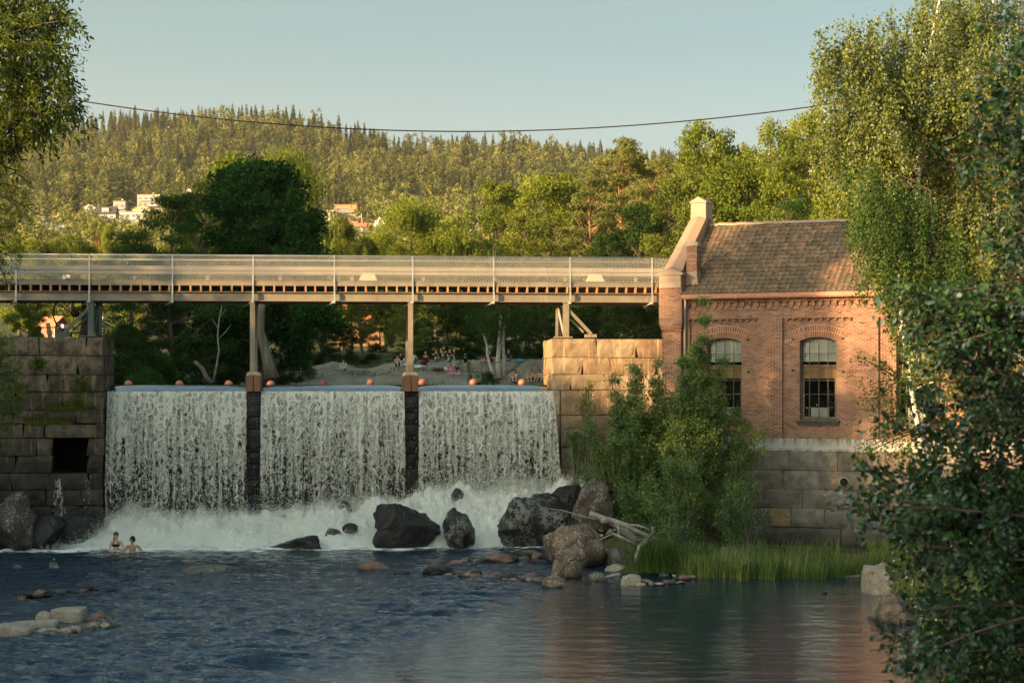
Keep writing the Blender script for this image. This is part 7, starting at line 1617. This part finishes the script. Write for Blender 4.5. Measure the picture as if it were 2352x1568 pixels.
# ------------------------------------------------------------------ houses on the hillside
def mk(name, c): return mplain(name, tuple(x*.86 for x in c), c, .4, .85, .2, 0)
HM = dict(white=mk('white_boards', (.52, .49, .44)), dark=mk('dark_roofing', (.075, .06, .055)), orange=mk('orange_roofing', (.50, .20, .10)), wood=mk('orange_timber', (.52, .24, .11)), yellow=mk('yellow_boards', (.62, .46, .22)), grey=mk('grey_render', (.36, .34, .30)), glass=mk('house_glass', (.17, .20, .21)), brown=mk('brown_boards', (.30, .17, .10)), brick=mk('chimney_brick', (.38, .17, .11)), beige=mk('beige_render', (.40, .33, .25)))
def hbox(nm, m, e, *a):
    mb = MB(); mb.box(*a); return mb.build(nm, HM[m], e)
def house(px0, px1, py0, py1, Y, kind, label, rz=None):
    x0, x1 = (px0-512)*Y/F, (px1-512)*Y/F; w_ = x1 - x0; z1 = EYE + (HY-py0)*Y/F; z0 = EYE + (HY-py1)*Y/F; h = z1 - z0; d = w_*.7
    e = empty('house', ((x0+x1)/2, Y, z0), label, 'house', 'houses on the hillside', R(-6) if rz is None else rz)
    a, b = -w_/2, w_/2; wallm = {'yellow_gable': 'yellow', 'orange_wood': 'wood', 'brown_box': 'brown', 'long_grey': 'beige', 'flat_two': 'beige'}.get(kind, 'white')
    def win(x, z, ww, hh, nm='window'):
        o = hbox(nm, 'white', e, x-ww/2-.12, x+ww/2+.12, -.10, .0, z-.12, z+hh+.12); hbox('pane', 'glass', o, x-ww/2, x+ww/2, -.14, -.101, z, z+hh)
    if kind in ('white_gable', 'yellow_gable'):
        zr = h*.52; mb = MB(); mb.prism([(a, -6), (b, -6), (b, zr), (0, h-.3), (a, zr)], 0, d); mb.build('wall', HM[wallm], e)
        mb = MB(); mb.prism([(a-.6, zr-.35), (0, h-.05), (b+.6, zr-.35), (b+.6, zr-.05), (0, h+.3), (a-.6, zr-.05)], -.5, d+.5); mb.build('roof', HM['dark' if kind == 'white_gable' else 'beige'], e)
        win(-w_*.2, .9, w_*.16, 1.3); win(w_*.2, .9, w_*.16, 1.3); win(0, zr*.95, w_*.14, 1.2)
    elif kind == 'dark_roof':
        zr = h*.42; hbox('wall', 'white', e, a, b, 0, d, -6, zr)
        mb = MB(); mb.add([(a-.6, -.8, zr-.2), (b+.6, -.8, zr-.2), (b-.8, d/2, h), (a+1.0, d/2, h), (a-.6, d+.8, zr-.2), (b+.6, d+.8, zr-.2)], [(0, 1, 2, 3), (3, 2, 5, 4), (1, 5, 2), (0, 3, 4), (0, 4, 5, 1)]); mb.build('roof', HM['dark'], e)
        dm = hbox('dormer', 'white', e, -1.6, 2.8, .6, 3.5, zr+.6, h-1.3); hbox('pane', 'glass', dm, -1.0, 2.2, .52, .599, zr+1.1, zr+2.0)
        for k in range(4): win(a + w_*(.15+.22*k), .9, w_*.10, 1.5)
    elif kind in ('orange_wood',):
        hbox('wall', 'wood', e, a, b, 0, d, h*.42, h-.3); hbox('lower_wall', 'beige', e, a+w_*.06, b-w_*.03, .8, d, -6, h*.42-.01); hbox('roof', 'brown', e, a-.3, b+.3, -.3, d+.3, h-.299, h)
        win(a+w_*.36, h*.58, w_*.62, h*.16); hbox('balcony', 'white', e, a, b, -.9, -.01, h*.36, h*.40); win(-w_*.1, 1, w_*.3, 1.8)
    elif kind == 'orange_roof':
        zr = h*.55; hbox('wall', 'white', e, a, b, 0, d, -6, zr)
        mb = MB(); mb.add([(a-.8, -1.2, zr-.3), (b+.8, -1.2, zr-.3), (b+.8, d/2, h), (a-.8, d/2, h), (a-.8, d+1, zr-.3), (b+.8, d+1, zr-.3)], [(0, 1, 2, 3), (3, 2, 5, 4), (1, 5, 2), (0, 3, 4)]); rf = mb.build('roof', HM['orange'], e)
        hbox('chimney', 'brick', rf, -.5, .5, d/2-.4, d/2+.4, h-.6, h+1.6); win(-w_*.2, .9, w_*.22, 1.4); win(w_*.2, .9, w_*.22, 1.4)
    else:
        hbox('wall', wallm, e, a, b, 0, d, -6, h-.25); hbox('roof', 'dark' if kind != 'flat_white' else 'white', e, a-.5, b+.5, -.7, d+.5, h-.249, h)
        st = 2 if kind in ('flat_two', 'brown_box', 'flat_white') else 1; n = max(2, int(w_/3.5))
        for r_ in range(st):
            zz = .8 + (h-1)/st*r_*.98
            for k in range(n): win(a + w_*(k+.5)/n, zz, w_/n*.62, (h-1)/st*.5)
            if kind == 'flat_two' and r_ < st: hbox('balcony', 'white', e, a+.3, b-.3, -1.5, -.15, zz-.75, zz-.15)
        if kind in ('flat_two', 'brown_box'): hbox('chimney', 'white', e, w_*.1, w_*.1+.9, d*.4, d*.4+.8, h+.001, h+1.2)
    return e
for hh in HS: house(*hh)
# nearer buildings seen above and under the bridge
house(55.5, 73, 246.5, 262, 210, 'near', 'x') if False else None
def gablehouse(px0, px1, pyt, pyb, Y, label, wm, rm, rz=0.0, name='house'):
    x0, x1 = (px0-512)*Y/F, (px1-512)*Y/F; w_ = x1-x0; z1 = EYE + (HY-pyt)*Y/F; z0 = EYE + (HY-pyb)*Y/F; h = z1-z0; d = w_*.9
    e = empty(name, ((x0+x1)/2, Y, z0), label, 'house', 'houses near the river', rz); a, b = -w_/2+.3, w_/2-.3; zr = h - w_*.36
    mb = MB(); mb.prism([(a, -8), (b, -8), (b, zr), (0, h-.3), (a, zr)], 0, d); mb.build('wall', HM[wm], e)
    mb = MB(); mb.prism([(a-.5, zr-.40), (0, h-.12), (b+.5, zr-.40), (b+.5, zr-.22), (0, h+.05), (a-.5, zr-.22)], -.5, d+.5); mb.build('roof', HM[rm], e)
    for sx in (-.22, .22):
        o = hbox('window', 'white', e, sx*w_-.5, sx*w_+.5, -.08, 0, zr-1.9, zr-.6); hbox('pane', 'glass', o, sx*w_-.4, sx*w_+.4, -.10, -.081, zr-1.8, zr-.7)
    bal = hbox('balcony', 'white', e, a+.3, b-.3, -1.1, -.1, zr-.55, zr-.1); return e
gablehouse(54, 73, 246, 270, 380, 'pale blue grey gabled house peeking just above the bridge railing', 'grey', 'white', R(4))
gablehouse(96.5, 106, 292, 330, 260, 'grey house with a white corner right of the dark green bridge support', 'grey', 'white', R(-30))
gablehouse(50, 70, 316, 352, 240, 'low house with an orange roof behind the sluice wheel', 'brick', 'orange', R(60))
# brick building in the trees beyond the yellow maple and one behind the birch
e = empty('red_house', (-21, 235, 7), 'red building glimpsed through the trees behind the yellow maple', 'house', 'houses near the river'); mb = MB(); mb.box(0, 6, 0, 8, -2, 7.0); mb.build('wall', HM['brown'], e); mb = MB(); mb.prism([(-.5, 7.001), (6.5, 7.001), (5.5, 8.8), (.5, 8.8)], -.3, 8.3); mb.build('roof', HM['orange'], e)
e = empty('brick_mill', (31, 118, 6), 'orange brick gable glimpsed through the leaves at the upper right', 'building'); mb = MB(); mb.prism([(-6, -2), (9, -2), (9, 15), (1.5, 20), (-6, 15)], 0, 9); mb.build('wall', M_brick, e); mb = MB(); mb.prism([(-6.5, 15.05), (1.5, 20.25), (9.5, 15.05), (9.5, 15.3), (1.5, 20.6), (-6.5, 15.3)], -.4, 9.4); mb.build('roof', HM['dark'], e)
# flagpoles
for (px, pt, pb, Y, lab, fl) in [(361.5, 214, 224, 1120, 'flagpole with a small reddish pennant beside the white gabled house', 1), (53.3, 211, 216, 1250, 'bare thin flagpole at the left of the hillside', 0)]:
    b0 = P(px, pb + 6, Y); e = empty('flagpole', b0, lab, 'flagpole', 'flagpoles on the hillside'); hh_ = (pb + 6 - pt)*Y/F; mb = MB(); mb.tube([(0, 0, 0), (0, 0, hh_)], [.22, .14], 8); mb.ball((0, 0, hh_), .25); mb.build('pole', HM['white'], e)
    if fl: mb = MB(); mb.add([(0, 0, hh_-.2), (-2.4, .4, hh_-1.6), (-2.3, .2, hh_-2.3), (0, 0, hh_-1.6), (0, .05, hh_-.2), (-2.4, .45, hh_-1.6), (-2.3, .25, hh_-2.3), (0, .05, hh_-1.6)], [(0, 1, 2, 3), (7, 6, 5, 4), (0, 4, 5, 1), (1, 5, 6, 2), (2, 6, 7, 3)]); mb.build('flag', HM['orange'], e)

# ------------------------------------------------------------------ evening haze
g = N('haze_air'); vol = g.n('ShaderNodeVolumePrincipled', {'Color': (.93, .90, .82), 'Density': HAZE_D, 'Anisotropy': .25}).outputs[0]; g.t.links.new(vol, g.out.inputs['Volume'])
mb = MB(); mb.box(-1500, 1500, -60, 3300, -3, 420); o = mb.build('haze', g.m); tag(o, kind='stuff')
